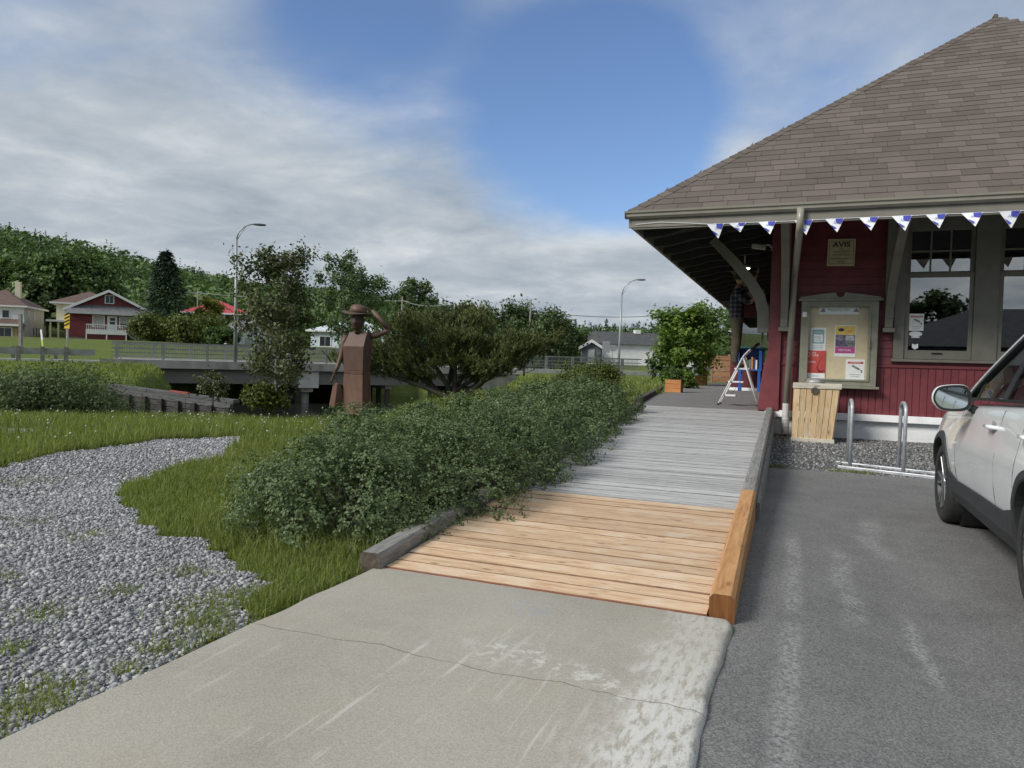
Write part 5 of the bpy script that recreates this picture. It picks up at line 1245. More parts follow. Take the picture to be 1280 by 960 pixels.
# windscreen, rear screen
vs = []
for i_ in range(9):
    t = i_/8
    for j_ in range(11):
        u = -1+2*j_/10; y_ = -.44-(.98)*t-.10*u*u*(1-t*.5); z_ = 1.065+(1.60-1.065)*(t**.88)+.02*(1-u*u); vs.append(CB(u*(.78+(.60-.78)*t), y_, z_))
mb = MB(); mb.add(vs, [(i_*11+j_, i_*11+j_+1, (i_+1)*11+j_+1, (i_+1)*11+j_) for i_ in range(8) for j_ in range(10)]); mb.build('windscreen', m_cglass, car, smooth=True, recalc=False)
mb = MB(); mb.add([CB(-.62, -3.18, 1.53), CB(.62, -3.18, 1.53), CB(.70, -3.46, 1.14), CB(-.70, -3.46, 1.14)], [(0, 1, 2, 3)]); mb.build('rear_window', m_cglass, car)
# mirrors
for sgn in (-1, 1):
    def MP(dx_, dy_, dz_): return CB(sgn*(.90+dx_*1.12), -1.0+dy_, 1.085+dz_*1.22)
    prof = [(.02, -.075), (.10, -.082), (.165, -.070), (.205, -.020), (.200, .035), (.165, .068), (.08, .080), (.02, .074), (-.01, .03), (-.015, -.04)]
    _n = len(prof); _pp = []
    for i_ in range(_n):
        p0_, p1_, p2_, p3_ = (np.array(prof[(i_+k_) % _n]) for k_ in (-1, 0, 1, 2))
        for t_ in (0, .25, .5, .75): _pp.append(tuple(.5*((2*p1_)+(-p0_+p2_)*t_+(2*p0_-5*p1_+4*p2_-p3_)*t_**2+(-p0_+3*p1_-3*p2_+p3_)*t_**3)))
    prof = _pp
    rings = [[MP(.095+(a-.095)*k_, dy_, b*k2) for a, b in prof] for dy_, k_, k2 in ((-.045, .94, .94), (-.03, 1.0, 1.0), (.02, .99, .98), (.075, .85, .82), (.11, .55, .5))]
    mb = MB(); mb.loft(rings); mi_ = mb.build('wing_mirror', m_paint, car, smooth=True)
    mb = MB(); mb.loft([[MP(.095+(a-.095)*.97, -.046, b*.965) for a, b in prof], [MP(.095+(a-.095)*.965, -.050, b*.96) for a, b in prof]]); mb.build('mirror_rim', m_black, mi_)
    mb = MB(); mb.add([MP(.100+(a-.095)*.82, -.0515, b*.78) for a, b in prof], [tuple(range(len(prof)))]); mb.build('mirror_glass', m_mirror, mi_, recalc=False)
    mb = MB(); mb.loft([[MP(.02, y_, -.055+.0), MP(.03, y_+.0, -.012), MP(-.06, y_-.01, -.05), MP(-.075, y_-.01, -.12)] for y_ in (-.02, .06)]); mb.build('mirror_stalk', m_black, mi_, bevel=.008)
    # handles
    for hy_ in (-1.66, -2.48):
        z_ = .925; x_ = side_x(hy_, z_); mb = MB(); mb.tube([CB(sgn*(x_-.002), hy_+.10, z_), CB(sgn*(x_+.034), hy_+.07, z_+.003), CB(sgn*(x_+.038), hy_-.05, z_+.002), CB(sgn*(x_-.002), hy_-.10, z_)], [.012, .014, .014, .012], 8); mb.build('door_handle', m_paint, body, smooth=True)
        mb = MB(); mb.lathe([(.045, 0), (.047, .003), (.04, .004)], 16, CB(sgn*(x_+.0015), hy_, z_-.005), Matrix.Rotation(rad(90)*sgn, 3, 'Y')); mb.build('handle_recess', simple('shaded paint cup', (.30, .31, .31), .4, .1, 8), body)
# wheels
def wheel(sgn, yw):
    x_out = sgn*.890; c_ = CB(0, yw, .342); Rw = Matrix.Rotation(rad(90)*sgn, 3, 'Y')
    def lp(prof, nm, m_, par, n_=40): mb = MB(); mb.lathe([(r_, z_) for r_, z_ in prof], n_, c_+Vector((x_out, 0, 0)), Rw); return mb.build(nm, m_, par, smooth=True)
    mb = MB(); n_ = 44; prof = [(.236, -.20), (.30, -.215), (.333, -.20), (.341, -.17), (.342, -.11), (.341, -.05), (.333, -.022), (.30, -.004), (.262, -.002), (.236, -.012)]
    rings = [[c_+Vector((x_out, 0, 0))+Rw @ Vector((r_*math.cos(a), r_*math.sin(a), z_)) for r_, z_ in prof] for a in np.linspace(0, 2*math.pi, n_+1)]
    mb.loft(rings, closed=True, cap=False); wt = mb.build('wheel', m_tyre, car, smooth=True)
    mb = MB(); rings = [[c_+Vector((x_out, 0, 0))+Rw @ Vector((r_*math.cos(a), r_*math.sin(a), z_)) for r_, z_ in ((.237, -.012), (.232, -.006), (.222, -.016), (.214, -.17), (.237, -.19))] for a in np.linspace(0, 2*math.pi, n_+1)]
    mb.loft(rings, closed=True, cap=False); mb.build('rim', m_rimdk, wt, smooth=True)
    mb = MB(); mb.lathe([(.213, -.125), (.213, -.12), (.02, -.12)], 30, c_+Vector((x_out, 0, 0)), Rw); mb.build('brake_disc', m_rimdk, wt)
    for k in range(5):
        a0 = k*2*math.pi/5+.3
        mb = MB()
        for da in (-.17, .17):
            def rp(r_, a, z_): return c_+Vector((x_out, 0, 0))+Rw @ Vector((r_*math.cos(a), r_*math.sin(a), z_))
            mb.hexa([rp(.05, a0-.25*(da < 0)*1.0+.0, -.05), rp(.05, a0+.25*(da > 0)*1.0, -.05), rp(.228, a0+da*1.25+.05, -.045), rp(.228, a0+da*1.25-.05, -.045), rp(.05, a0-.25*(da < 0), -.022), rp(.05, a0+.25*(da > 0), -.022), rp(.228, a0+da*1.25+.05, -.012), rp(.228, a0+da*1.25-.05, -.012)])
        mb.build('spoke', m_rim, wt, bevel=.003)
    mb = MB(); mb.lathe([(.055, -.05), (.058, -.02), (.045, -.014), (.01, -.012)], 18, c_+Vector((x_out, 0, 0)), Rw); mb.build('hub_cap', m_rim, wt, smooth=True)
for sgn in (-1, 1):
    for yw in (0.0, -2.64): wheel(sgn, yw)
    mb = MB(); mb.loft([[CB(sgn*x_, y_, z_) for x_, y_, z_ in ((.50, .90, .66), (.78, .70, .70), (.80, .66, .78), (.55, .88, .75))], [CB(sgn*x_, y_, z_) for x_, y_, z_ in ((.50, .86, .66), (.76, .62, .70), (.77, .60, .78), (.55, .82, .75))]]); mb.build('headlight', m_headl, car)
    mb = MB(); mb.loft([[CB(sgn*x_, y_, z_) for x_, y_, z_ in ((.50, -3.585, .84), (.86, -3.42, .86), (.85, -3.40, 1.0), (.50, -3.57, .98))], [CB(sgn*x_, y_, z_) for x_, y_, z_ in ((.52, -3.45, .88), (.78, -3.30, .90), (.77, -3.28, 1.02), (.52, -3.44, 1.0))]]); mb.build('tail_light', m_tail, car)
mb = MB(); mb.bb(-.50, .50, 1.3+.915, 1.3+.945, .34, .60); mb.build('grille', m_black, car, bevel=.01)
mb = MB(); mb.bb(-.17, .17, 1.3-3.60, 1.3-3.565, .70, .84); mb.build('number_plate', m_paper, car)
rings = [[CB(x_, -3.60+.30*abs(x_/.86)**4, z_)+Vector((0, dy_, 0)) for x_ in np.linspace(-.86, .86, 15)] for z_, dy_ in ((.27, .10), (.34, 0), (.52, 0), (.56, .05))]
mb = MB(); mb.loft(rings, closed=False, cap=False); mb.loft([[p_+Vector((0, .12, 0)) for p_ in r_] for r_ in rings], closed=False, cap=False); mb.build('rear_bumper', m_clad, car, smooth=True, recalc=False)
mb = MB(); mb.bb(-.72, .72, 1.3-2.9, 1.3+.55, .17, .24); mb.build('underbody', m_black, car)
# interior: dash, steering wheel, seats
mb = MB(); mb.loft([[CB(-.70, y_, z0_), CB(.70, y_, z0_), CB(.70, y_, z1_), CB(-.70, y_, z1_)] for y_, z0_, z1_ in ((-.45, .8, 1.03), (-.95, .75, 1.05), (-1.05, .75, .98))]); mb.build('dashboard', m_black, car)
mb = MB(); Rs = Matrix.Rotation(rad(-62), 3, 'X'); mb.tube([CB(-.38, -1.16, 1.02)+Rs @ Vector((.185*math.cos(a), .185*math.sin(a), 0)) for a in np.linspace(0, 6.2832, 25)], .016, 8); mb.bar(CB(-.55, -1.16, 1.02), CB(-.21, -1.16, 1.02), .03, .05); mb.build('steering_wheel', m_black, car, smooth=True)
m_seat = simple('dark seat cloth', (.05, .05, .052), .9, .2, 12)
for xs_ in (-.38, .38):
    mb = MB(); mb.loft([[CB(xs_+a, y_, z_) for a in (-.22, -.1, .1, .22)]+[CB(xs_+a, y_-.12, z_) for a in (.22, .1, -.1, -.22)] for y_, z_ in ((-1.55, .55), (-1.62, .85), (-1.72, 1.10), (-1.76, 1.18))]); mb.loft([[CB(xs_+a, y_, z_) for a in (-.10, .10)]+[CB(xs_+a, y_-.09, z_) for a in (.10, -.10)] for y_, z_ in ((-1.77, 1.2), (-1.80, 1.40))]); mb.build('front_seat', m_seat, car, bevel=.02)
    mb = MB(); mb.bb(xs_-.24, xs_+.24, 1.3-1.62, 1.3-1.10, .45, .62); mb.build('seat_cushion', m_seat, car, bevel=.03)
mb = MB(); mb.loft([[CB(-.65, y_, z_), CB(.65, y_, z_), CB(.65, y_-.12, z_), CB(-.65, y_-.12, z_)] for y_, z_ in ((-2.45, .5), (-2.58, 1.15))]); mb.build('rear_seat', m_seat, car, bevel=.03)
car.location = (CX, CY-1.3, 0)
# ================================================================== road and bridge over the river
TU = (RH*.876+FH*.482); TN = (RH*.482-FH*.876)          # along the road, towards the camera side
R0 = RH*-25.4+FH*45.0
def rp(u, w_, z_): return R0+TU*u+TN*w_+Vector((0, 0, z_))
m_bconc = simple('stained bridge concrete', (.30, .295, .27), .85, .22, 1.1, .4, 12, dist=.02)
m_bconc2 = simple('pale concrete walkway', (.52, .51, .48), .85, .12, 1.5, .3, 12, dist=.01)
m_girder = simple('grey green painted girder', (.185, .185, .165), .6, .10, .6)
m_railm = simple('weathered galvanised rail', (.30, .305, .30), .5, .15, 3, metal=.5)
m_wpost = simple('grey timber guard posts', (.20, .195, .18), .85, .2, 4)
m_roadm = simple('grey road asphalt', (.13, .13, .13), .9, .12, 1.5, .3, 40)
def rbox(mb, u0, u1, w0, w1, z0, z1): mb.hexa([rp(u0, w0, z0), rp(u1, w0, z0), rp(u1, w1, z0), rp(u0, w1, z0), rp(u0, w0, z1), rp(u1, w0, z1), rp(u1, w1, z1), rp(u0, w1, z1)]); return mb
BU0, BU1 = .6, 27.8                                      # bridge ends along the road
rd_ = MB()
for a, b in ((-160, BU0+.0), (BU1, 260)): rbox(rd_, a, b, -10.5, -1.2, .2, .56)
rd_ = rd_.build('road', m_roadm); tag(rd_, 'grey asphalt road beyond the river', 'road', kind='structure')
sh_ = MB(); rbox(sh_, -160, BU0-.01, -1.19, .12, .15, .66); rbox(sh_, BU1+.01, 260, -1.19, .12, .15, .66); sh_ = sh_.build('road_shoulder', m_bconc2); tag(sh_, 'pale concrete shoulder strip along the road', 'pavement', kind='structure')
br = thing('road_bridge', 'low concrete road bridge with metal railing and steel girders over the river', 'bridge', rp(14, -5, 0))
rbox(MB(), BU0, BU1, -11.5, .0, .36, .58).build('deck', m_roadm, br)
mb = MB(); rbox(mb, BU0, BU1, -1.4, .28, .44, .80); rbox(mb, BU0, BU1, -11.9, -10.6, .44, .80); mb.build('walkway', m_bconc2, br)
mb = MB(); rbox(mb, BU0-.8, BU1+.8, .285, .42, .26, .775); mb.build('edge_beam', m_bconc, br)
for wv in (-.1, -3.6, -7.2, -10.8): mb = MB(); rbox(mb, BU0+1.6, BU1-1.2, wv-.02, wv+.02, -.66, .34); rbox(mb, BU0+1.6, BU1-1.2, wv-.16, wv+.16, -.70, -.66); rbox(mb, BU0+1.6, BU1-1.2, wv-.16, wv+.16, .31, .34); mb.build('girder', m_girder, br)
for (u0, u1) in ((BU0-1.2, BU0+1.9), (BU1-1.5, BU1+1.5)):
    mb = MB(); rbox(mb, u0, u1, -11.5, .22, -3.2, .25); mb.build('abutment', m_bconc, br, bevel=.03)
mb = MB(); rbox(mb, 11.9, 13.3, -11.4, .16, -.95, .25); rbox(mb, 12.2, 13.0, -11.2, -.3, -1.25, -.95); mb.build('pier_cap', m_bconc2, br, bevel=.03)
for wv in (-1.0, -3.4, -5.8, -8.2, -10.6): mb = MB(); mb.tube([rp(12.6, wv, -3.3), rp(12.6, wv, -1.2)], .28, 12); mb.build('pile', m_bconc, br)
for u in (16.5, 18.6):
    mb = MB(); rbox(mb, u-.25, u+.25, -11.4, -.2, -1.0, -.68); mb.build('bent_cap', m_bconc, br)
    for wv in (-.6, -2.6, -4.7, -6.8, -8.9, -11): mb = MB(); mb.tube([rp(u, wv, -3.3), rp(u, wv, -.98)], .19, 10); mb.build('pile', m_darktimber, br)
# railings on both sides of the bridge
def railing(w_, lb, u0, u1, par):
    rl = []
    step = 2.62; u = u0
    while u <= u1+.01:
        mb = MB(); rbox(mb, u-.085, u+.085, w_-.10, w_+.10, .80, 1.86); mb.build('railing_post', m_railm, par); u += step
    for (z0, z1, dw) in ((1.80, 1.90, .08), (1.46, 1.53, .04), (1.18, 1.25, .04), (.93, .98, .03)):
        mb = MB(); rbox(mb, u0-.3, u1+.3, w_-dw, w_+dw, z0, z1); mb.build('railing_bar', m_railm, par)
    mb = MB(); u = u0
    while u < u1: rbox(mb, u-.012, u+.012, w_-.012, w_+.012, .98, 1.80); u += .14
    o = mb.build('balusters', m_railm, par); o['kind'] = 'stuff'
railing(.12, '', BU0+.1, BU1+14, br)
railing(-11.6, '', BU0+.1, BU1+14, br)
mb = MB(); rbox(mb, BU1+.01, BU1+15, -1.4, .28, .3, .78); mb.build('walkway_end', m_bconc2, br)
# roadside guard rail left of the bridge
def guardrail(lb, u0, u1, w_, step, grp=None):
    g = thing('guard_rail', lb, 'guard rail', rp(u0, w_, .6), grp)
    u = u0
    while u <= u1+.01: mb = MB(); rbox(mb, u-.11, u+.11, w_-.09, w_+.09, .5, 1.42); mb.build('post', m_wpost, g); u += step
    mb = MB(); prof = [(-.13, .94), (-.17, 1.0), (-.17, 1.07), (-.13, 1.10), (-.13, 1.16), (-.17, 1.19), (-.17, 1.26), (-.13, 1.32), (-.12, 1.32), (-.12, .94)]
    mb.prism([rp(u0-.3, w_-.0+a, b) for a, b in prof], TU*(u1-u0+.6)); mb.build('beam', m_railm, g)
    return g
guardrail('grey guard rail with square timber posts leading up to the bridge', -22.4, -.9, .05, 1.2)
guardrail('galvanised guard rail on the far side of the road before the houses', -24, -1, -11.2, 2.6)
guardrail('guard rail continuing past the bridge beside the white building', BU1+15.5, BU1+60, .05, 2.6)
# ================================================================== water, crib wall, stones
m_water, n = start('dark river water'); n.b.inputs['Base Color'].default_value = (.022, .026, .022, 1); n.b.inputs['Roughness'].default_value = .08
n.set(n.b.inputs['Normal'], n.bump(n.noise(position(n), 2.5, 4), .25, .05))
wx = [sd(s_, d_, -2.05) for s_, d_ in ((-130, -20), (-130, 45), (-20, 50), (-12, 90), (12, 90), (0, 50), (3, 30), (-4, 18), (-20, 14))]
wo_ = MB(); wo_.add(wx, [tuple(range(len(wx)))]); wo_ = wo_.build('river', m_water); tag(wo_, 'dark river water passing under the bridge', 'river', kind='structure')
m_crib = wood_mat('blackened crib timber', (.028, .026, .024), (.060, .056, .052), (.12, .115, .11), ax='x', orand=.25, gs=.6)
m_cribtop = wood_mat('silvered crib cap timber', (.05, .05, .05), (.10, .10, .10), (.17, .17, .17), ax='x', orand=.15, gs=.6)
cw = thing('timber_wall', 'blackened timber crib wall stepping down the river bank below the shrubs', 'retaining wall', at(210, 520, 24))
c0, c1 = at(128, 484, 22.0), at(290, 505, 21.0)
def cp_(t, w_, z_): p_ = c0+(c1-c0)*t; f_ = Vector((FH.x, FH.y, 0)); return Vector((p_.x, p_.y, 0))-f_*w_+Vector((0, 0, z_))
topz = lambda t: (c0.z+(c1.z-c0.z)*t)
for k in range(7):
    zoff = -.07-.155*k
    for s_ in range(3):
        t0_, t1_ = s_/3+.002, (s_+1)/3-.002; jj = random.uniform(-.02, .02)
        mb = MB(); mb.bar(cp_(t0_, jj, topz(t0_)+zoff), cp_(t1_, jj, topz(t1_)+zoff), .16, .135); mb.build('timber', m_cribtop if k == 0 else m_crib, cw)
for s_ in range(3):
    t0_, t1_ = s_/3+.002, (s_+1)/3-.002
    mb = MB(); mb.bar(cp_(t0_, -.35, topz(t0_)+.05), cp_(t1_, -.35, topz(t1_)+.05), .30, .10); mb.build('cap_timber', m_cribtop, cw)
for t in np.linspace(.10, .98, 8): mb = MB(); mb.bar(cp_(t, .14, topz(t)-1.5), cp_(t, .14, topz(t)-.10), .14, .12, up=(RH.x, RH.y, 0)); mb.build('post', m_crib, cw)
mb = MB(); mb.bar(cp_(.50, -.30, topz(.5)+.12), cp_(.64, -.30, topz(.64)+.12), .12, .05); mb.build('red_scrap', simple('faded red board', (.30, .07, .05), .8, .2, 6), cw)
# ================================================================== lamps, poles, wires, signs
m_pole = simple('grey metal pole', (.33, .345, .35), .5, .1, 2, metal=.4)
def street_lamp(lb, base, top, arm_dir, arm, h, grp):
    base = Vector(base); sl_ = thing('street_lamp', lb, 'street lamp', base, grp); tp_ = Vector((base.x, base.y, base.z+h)) if top is None else Vector(top)
    ad = Vector(arm_dir).normalized()
    mb = MB(); mb.tube([base, base+(tp_-base)*.5, tp_], [.13, .10, .075], 10); mb.build('pole', m_pole, sl_, smooth=True)
    mb = MB(); mb.tube([tp_, tp_+ad*arm*.12+Vector((0, 0, arm*.42)), tp_+ad*arm*.45+Vector((0, 0, arm*.78)), tp_+ad*arm*.85+Vector((0, 0, arm*.93))], [.05, .045, .04, .04], 8); mb.tube([tp_-Vector((0, 0, arm*.12)), tp_+ad*arm*.25+Vector((0, 0, arm*.36)), tp_+ad*arm*.50+Vector((0, 0, arm*.74))], .022, 6); mb.build('arm', m_pole, sl_, smooth=True)
    e_ = tp_+ad*arm*.85+Vector((0, 0, arm*.93)); rings = []
    sv = ad.cross(Vector((0, 0, 1)))
    for t, hw, hh in ((0, .05, .04), (.15, .12, .07), (.5, .17, .09), (.8, .14, .07), (.9, .05, .03)):
        rings.append([e_+ad*t+sv*hw*math.cos(a)+Vector((0, 0, hh*math.sin(a))) for a in np.linspace(0, 6.2832, 11)[:-1]])
    mb = MB(); mb.loft(rings); mb.build('lamp_head', simple('dark lamp head', (.10, .11, .12), .5, .1, 4), sl_, smooth=True)
p_ = at(294, 452, 48.5); p_.z = .78
street_lamp('tall curved-arm street lamp rising behind the bridge railing near the red-roofed house', p_, at(295.6, 299, 48.5), RH*1.0+FH*.25, 1.15, 7.6, 'road lamps')
p_ = at(773, 456, 68); p_.z = .6
street_lamp('tall curved-arm street lamp standing in front of the white building', p_, at(777.3, 368, 68), RH*1.0-FH*.1, 1.5, 6.5, 'road lamps')
m_wood_p = simple('weathered utility pole', (.22, .20, .17), .9, .2, 3); m_wire = simple('utility cable', (.20, .21, .20), .7, .1, 2)
def upole(lb, x_, ytop, ybot, d_, r_=.12, box=None, arms=True):
    a, b = at(x_, ybot, d_), at(x_+.5, ytop, d_); b.x, b.y = a.x+.05, a.y; up_ = thing('utility_pole', lb, 'utility pole', a, 'utility poles along the valley')
    mb = MB(); mb.tube([a, b], [r_, r_*.7], 10); mb.build('pole', m_wood_p, up_, smooth=True)
    if arms: mb = MB(); mb.bar(b-RH*.9-Vector((0, 0, .5)), b+RH*.9-Vector((0, 0, .5)), .10, .12); mb.build('crossarm', m_wood_p, up_)
    if box: q = b-Vector((0, 0, box)); mb = MB(); mb.lathe([(.26, -.45), (.28, -.4), (.28, .4), (.2, .46)], 14, q+RH*.42); mb.lathe([(.22, -.35), (.24, -.3), (.24, .35), (.15, .4)], 14, q-RH*.30); mb.build('transformer', simple('pale transformer can', (.45, .46, .47), .5, .1, 4), up_)
    return b
t1 = upole('utility pole on the wooded slope behind the red-roofed house', 246, 363, 425, 120, .13)
t2 = upole('utility pole carrying two transformer cans behind the statue', 501, 372, 438, 100, .14, box=2.4)
t3 = upole('slim pale utility pole standing beside the dark pine', 661, 374, 447, 76, .11, arms=False)
t4 = upole('utility pole behind the leafy tree beyond the platform', 835, 395, 452, 90, .12)
t5 = upole('short post next to the utility pole behind the leafy tree', 838.5, 410, 450, 88, .10, arms=False)
def wire(lb, pts, sag=.0, r_=.022):
    P = [Vector(p_) for p_ in pts]; out = []
    for a, b in zip(P[:-1], P[1:]):
        for t in np.linspace(0, 1, 13)[:-1]: out.append(a+(b-a)*t-Vector((0, 0, sag*4*t*(1-t))))
    out.append(P[-1]); mb = MB(); mb.tube(out, r_, 5); return tag(mb.build('power_line', m_wire), lb, 'cable', 'overhead power lines')
wire('overhead cable strung in front of the wooded hill from the transformer pole', [at(-150, 348, 118), at(0, 355, 118), t1-Vector((0, 0, .4)), t2-Vector((0, 0, .4)), at(560, 380, 95)], .5, .05)
wire('thin dark cable sagging above the white building roof', [t3-Vector((0, 0, 1.2)), t4+Vector((0, 0, .2)), at(930, 386, 70)], .5, .04)
def sign(name, lb, x_, yb, yt, d_, draw):
    a, b = at(x_, yb, d_), at(x_, yt, d_); b.x, b.y = a.x, a.y; g = thing(name, lb, 'sign', a); mb = MB(); mb.tube([a, b], .035, 8); mb.build('post', m_pole, g); draw(g, b); return g
def plate(g, c, hw, hh, m, nm='sign_plate', off=.06):
    c = c-FH*off; mb = MB(); mb.hexa([c-RH*hw-Vector((0, 0, hh)), c+RH*hw-Vector((0, 0, hh)), c+RH*hw-Vector((0, 0, hh))+FH*.02, c-RH*hw-Vector((0, 0, hh))+FH*.02, c-RH*hw+Vector((0, 0, hh)), c+RH*hw+Vector((0, 0, hh)), c+RH*hw+Vector((0, 0, hh))+FH*.02, c-RH*hw+Vector((0, 0, hh))+FH*.02]); return mb.build(nm, m, g)
m_hy = simple('hazard yellow', (.72, .50, .05), .5, .1, 6)
def hz_(g, b):
    c = b-Vector((0, 0, .42)); pl_ = plate(g, c, .16, .45, m_hy)
    for k in range(4):
        z_ = -.32+.21*k; q = MB(); o_ = c-FH*.075; q.quad(o_-RH*.15+Vector((0, 0, z_)), o_+RH*.15+Vector((0, 0, z_+.16)), o_+RH*.15+Vector((0, 0, z_+.25)), o_-RH*.15+Vector((0, 0, z_+.09))); q.build('black_stripe', m_black, pl_, recalc=False)
sign('hazard_marker', 'yellow hazard marker with slanting stripes at the bridge approach', 84, 446, 393, 44.5, hz_)
g = thing('roadside_post', 'square grey timber post standing beside the guard rail', 'post', at(26, 437, 44)); a, b = at(26, 440, 44), at(25.6, 393.5, 44); mb = MB(); mb.bar(a, b, .16, .16, up=(FH.x, FH.y, 0)); mb.build('shaft', m_wpost, g); mb = MB(); mb.bar(b, b+Vector((0, 0, .04)), .2, .2, up=(FH.x, FH.y, 0)); mb.build('cap', m_wpost, g)
g = thing('delineator_post', 'leaning white and yellow road marker post behind the guard rail', 'post', at(54, 440, 45)); mb = MB(); mb.bar(at(54.5, 440, 45), at(51.2, 412, 45), .10, .04, up=(FH.x, FH.y, 0)); mb.build('shaft', m_white, g); mb = MB(); mb.bar(at(53.8, 436, 44.9), at(52.6, 425, 44.9), .11, .05, up=(FH.x, FH.y, 0)); mb.build('yellow_sleeve', simple('yellow green sleeve', (.45, .55, .12), .6, .1, 6), g)
m_signback = simple('grey sign back', (.30, .31, .32), .5, .08, 4, metal=.4)
sign('road_sign', 'plain grey back of a road sign before the white building', 757, 449, 427, 69, lambda g, b: plate(g, b-Vector((0, 0, .5)), .36, .55, m_signback))
sign('road_sign', 'small grey back of a road sign close to the lamp', 765.5, 450, 431, 70, lambda g, b: plate(g, b-Vector((0, 0, .3)), .25, .3, m_signback))
# ================================================================== houses across the river
m_siding_red = simple('maroon house siding', (.155, .022, .028), .6, .12, 2); m_siding_w = simple('white house siding', (.80, .80, .79), .6, .05, 2); m_siding_g = simple('pale grey house siding', (.46, .475, .47), .6, .05, 2)
m_siding_y = simple('cream house siding', (.66, .62, .45), .6, .05, 2); m_siding_tan = simple('ochre house wall', (.36, .27, .13), .7, .1, 2); m_roof_br = simple('brown house shingles', (.115, .072, .058), .85, .2, 2.5, .3, 20)
m_roof_gr = simple('grey house shingles', (.15, .15, .155), .85, .2, 2.5, .3, 20); m_roof_rd = simple('red metal roof', (.42, .045, .055), .5, .1, 2); m_htrim = simple('white house trim', (.72, .72, .72), .5, .05, 2)
m_hglass = simple('house window glass', (.03, .035, .04), .08, .2, 3); m_curtain = simple('pale curtain', (.42, .42, .40), .9, .1, 4); m_fnd = simple('grey house base', (.25, .25, .25), .9, .15, 2)
class House:
    """local frame: u to the right, v away from the viewer, z up, turned by rz about the base point"""
    def __init__(s, lb, base, rz):
        s.b = Vector(base); a = math.atan2(RH.y, RH.x)+rz; s.R = Matrix.Rotation(a, 3, 'Z'); s.t = thing('house', lb, 'house', base)
    def P(s, u, v, z): return s.b+s.R @ Vector((u, v, z))
    def box(s, nm, m, u0, u1, v0, v1, z0, z1, par=None, bev=0):
        mb = MB(); mb.hexa([s.P(u0, v0, z0), s.P(u1, v0, z0), s.P(u1, v1, z0), s.P(u0, v1, z0), s.P(u0, v0, z1), s.P(u1, v0, z1), s.P(u1, v1, z1), s.P(u0, v1, z1)]); return mb.build(nm, m, par or s.t, bevel=bev)
    def poly(s, nm, m, pts, ext, par=None):
        mb = MB(); e_ = s.R @ Vector(ext); mb.prism([s.P(*p_) for p_ in pts], e_); return mb.build(nm, m, par or s.t)
    def gable_v(s, m, tr, u0, u1, v0, v1, z0, z1, ov=.4, th=.14):   # ridge along v, gable faces the viewer
        um = (u0+u1)/2; k = (z1-z0)/((u1-u0)/2); rf = s.poly('roof', m, [(u0-ov, v0-ov, z0-ov*k), (um, v0-ov, z1), (u1+ov, v0-ov, z0-ov*k), (u1+ov, v0-ov, z0-ov*k+th*1.3), (um, v0-ov, z1+th*1.3), (u0-ov, v0-ov, z0-ov*k+th*1.3)], (0, v1-v0+2*ov, 0))
        s.poly('barge_board', tr, [(u0-ov-.02, v0-ov-.05, z0-ov*k-.12), (um, v0-ov-.05, z1-.12), (u1+ov+.02, v0-ov-.05, z0-ov*k-.12), (u1+ov+.02, v0-ov-.05, z0-ov*k+th*1.3+.03), (um, v0-ov-.05, z1+th*1.3+.03), (u0-ov-.02, v0-ov-.05, z0-ov*k+th*1.3+.03)], (0, .045, 0), rf); return rf
    def hip(s, m, u0, u1, v0, v1, z0, z1, ov=.45, tr=None):
        u0 -= ov; u1 += ov; v0 -= ov; v1 += ov; um0, um1 = u0+min((u1-u0), (v1-v0))/2, u1-min((u1-u0), (v1-v0))/2; vm = (v0+v1)/2
        if um1 < um0: um0 = um1 = (u0+u1)/2
        mb = MB(); mb.add([s.P(u0, v0, z0), s.P(u1, v0, z0), s.P(u1, v1, z0), s.P(u0, v1, z0), s.P(um0, vm, z1), s.P(um1+.01, vm, z1)], [(0, 1, 5, 4), (1, 2, 5), (2, 3, 4, 5), (3, 0, 4), (3, 2, 1, 0)]); rf = mb.build('roof', m, s.t)
        if tr: s.box('eave_board', tr, u0-.02, u1+.02, v0-.02, v1+.02, z0-.2, z0-.004, rf)
        return rf
    def win(s, u0, u1, z0, z1, v, nm='window', mull=1, fr=.10, side=None, cur=0.0, par=None):
        f = (lambda a, b, c_: (a, v+b, c_)) if side is None else (lambda a, b, c_: (side-b, a, c_) if side > 0 else (side+b, a, c_))
        def bx(nm_, m_, a0, a1, z0_, z1_, d0, d1, p_):
            mb = MB(); q = [s.P(*f(a, d_, z_)) for z_ in (z0_, z1_) for a, d_ in ((a0, d0), (a1, d0), (a1, d1), (a0, d1))]; mb.hexa(q); return mb.build(nm_, m_, p_)
        w_ = bx(nm, m_htrim, u0-fr, u1+fr, z0-fr, z1+fr, -.06, .02, par or s.t)
        for k in range(mull):
            a0 = u0+(u1-u0)*k/mull+.025; a1 = u0+(u1-u0)*(k+1)/mull-.025; pn_ = bx('pane', m_hglass, a0, a1, z0, z1, -.075, -.055, w_)
            if cur: bx('curtain', m_curtain, a0, a1, z0+(z1-z0)*cur, z1, -.085, -.076, w_)
        return w_
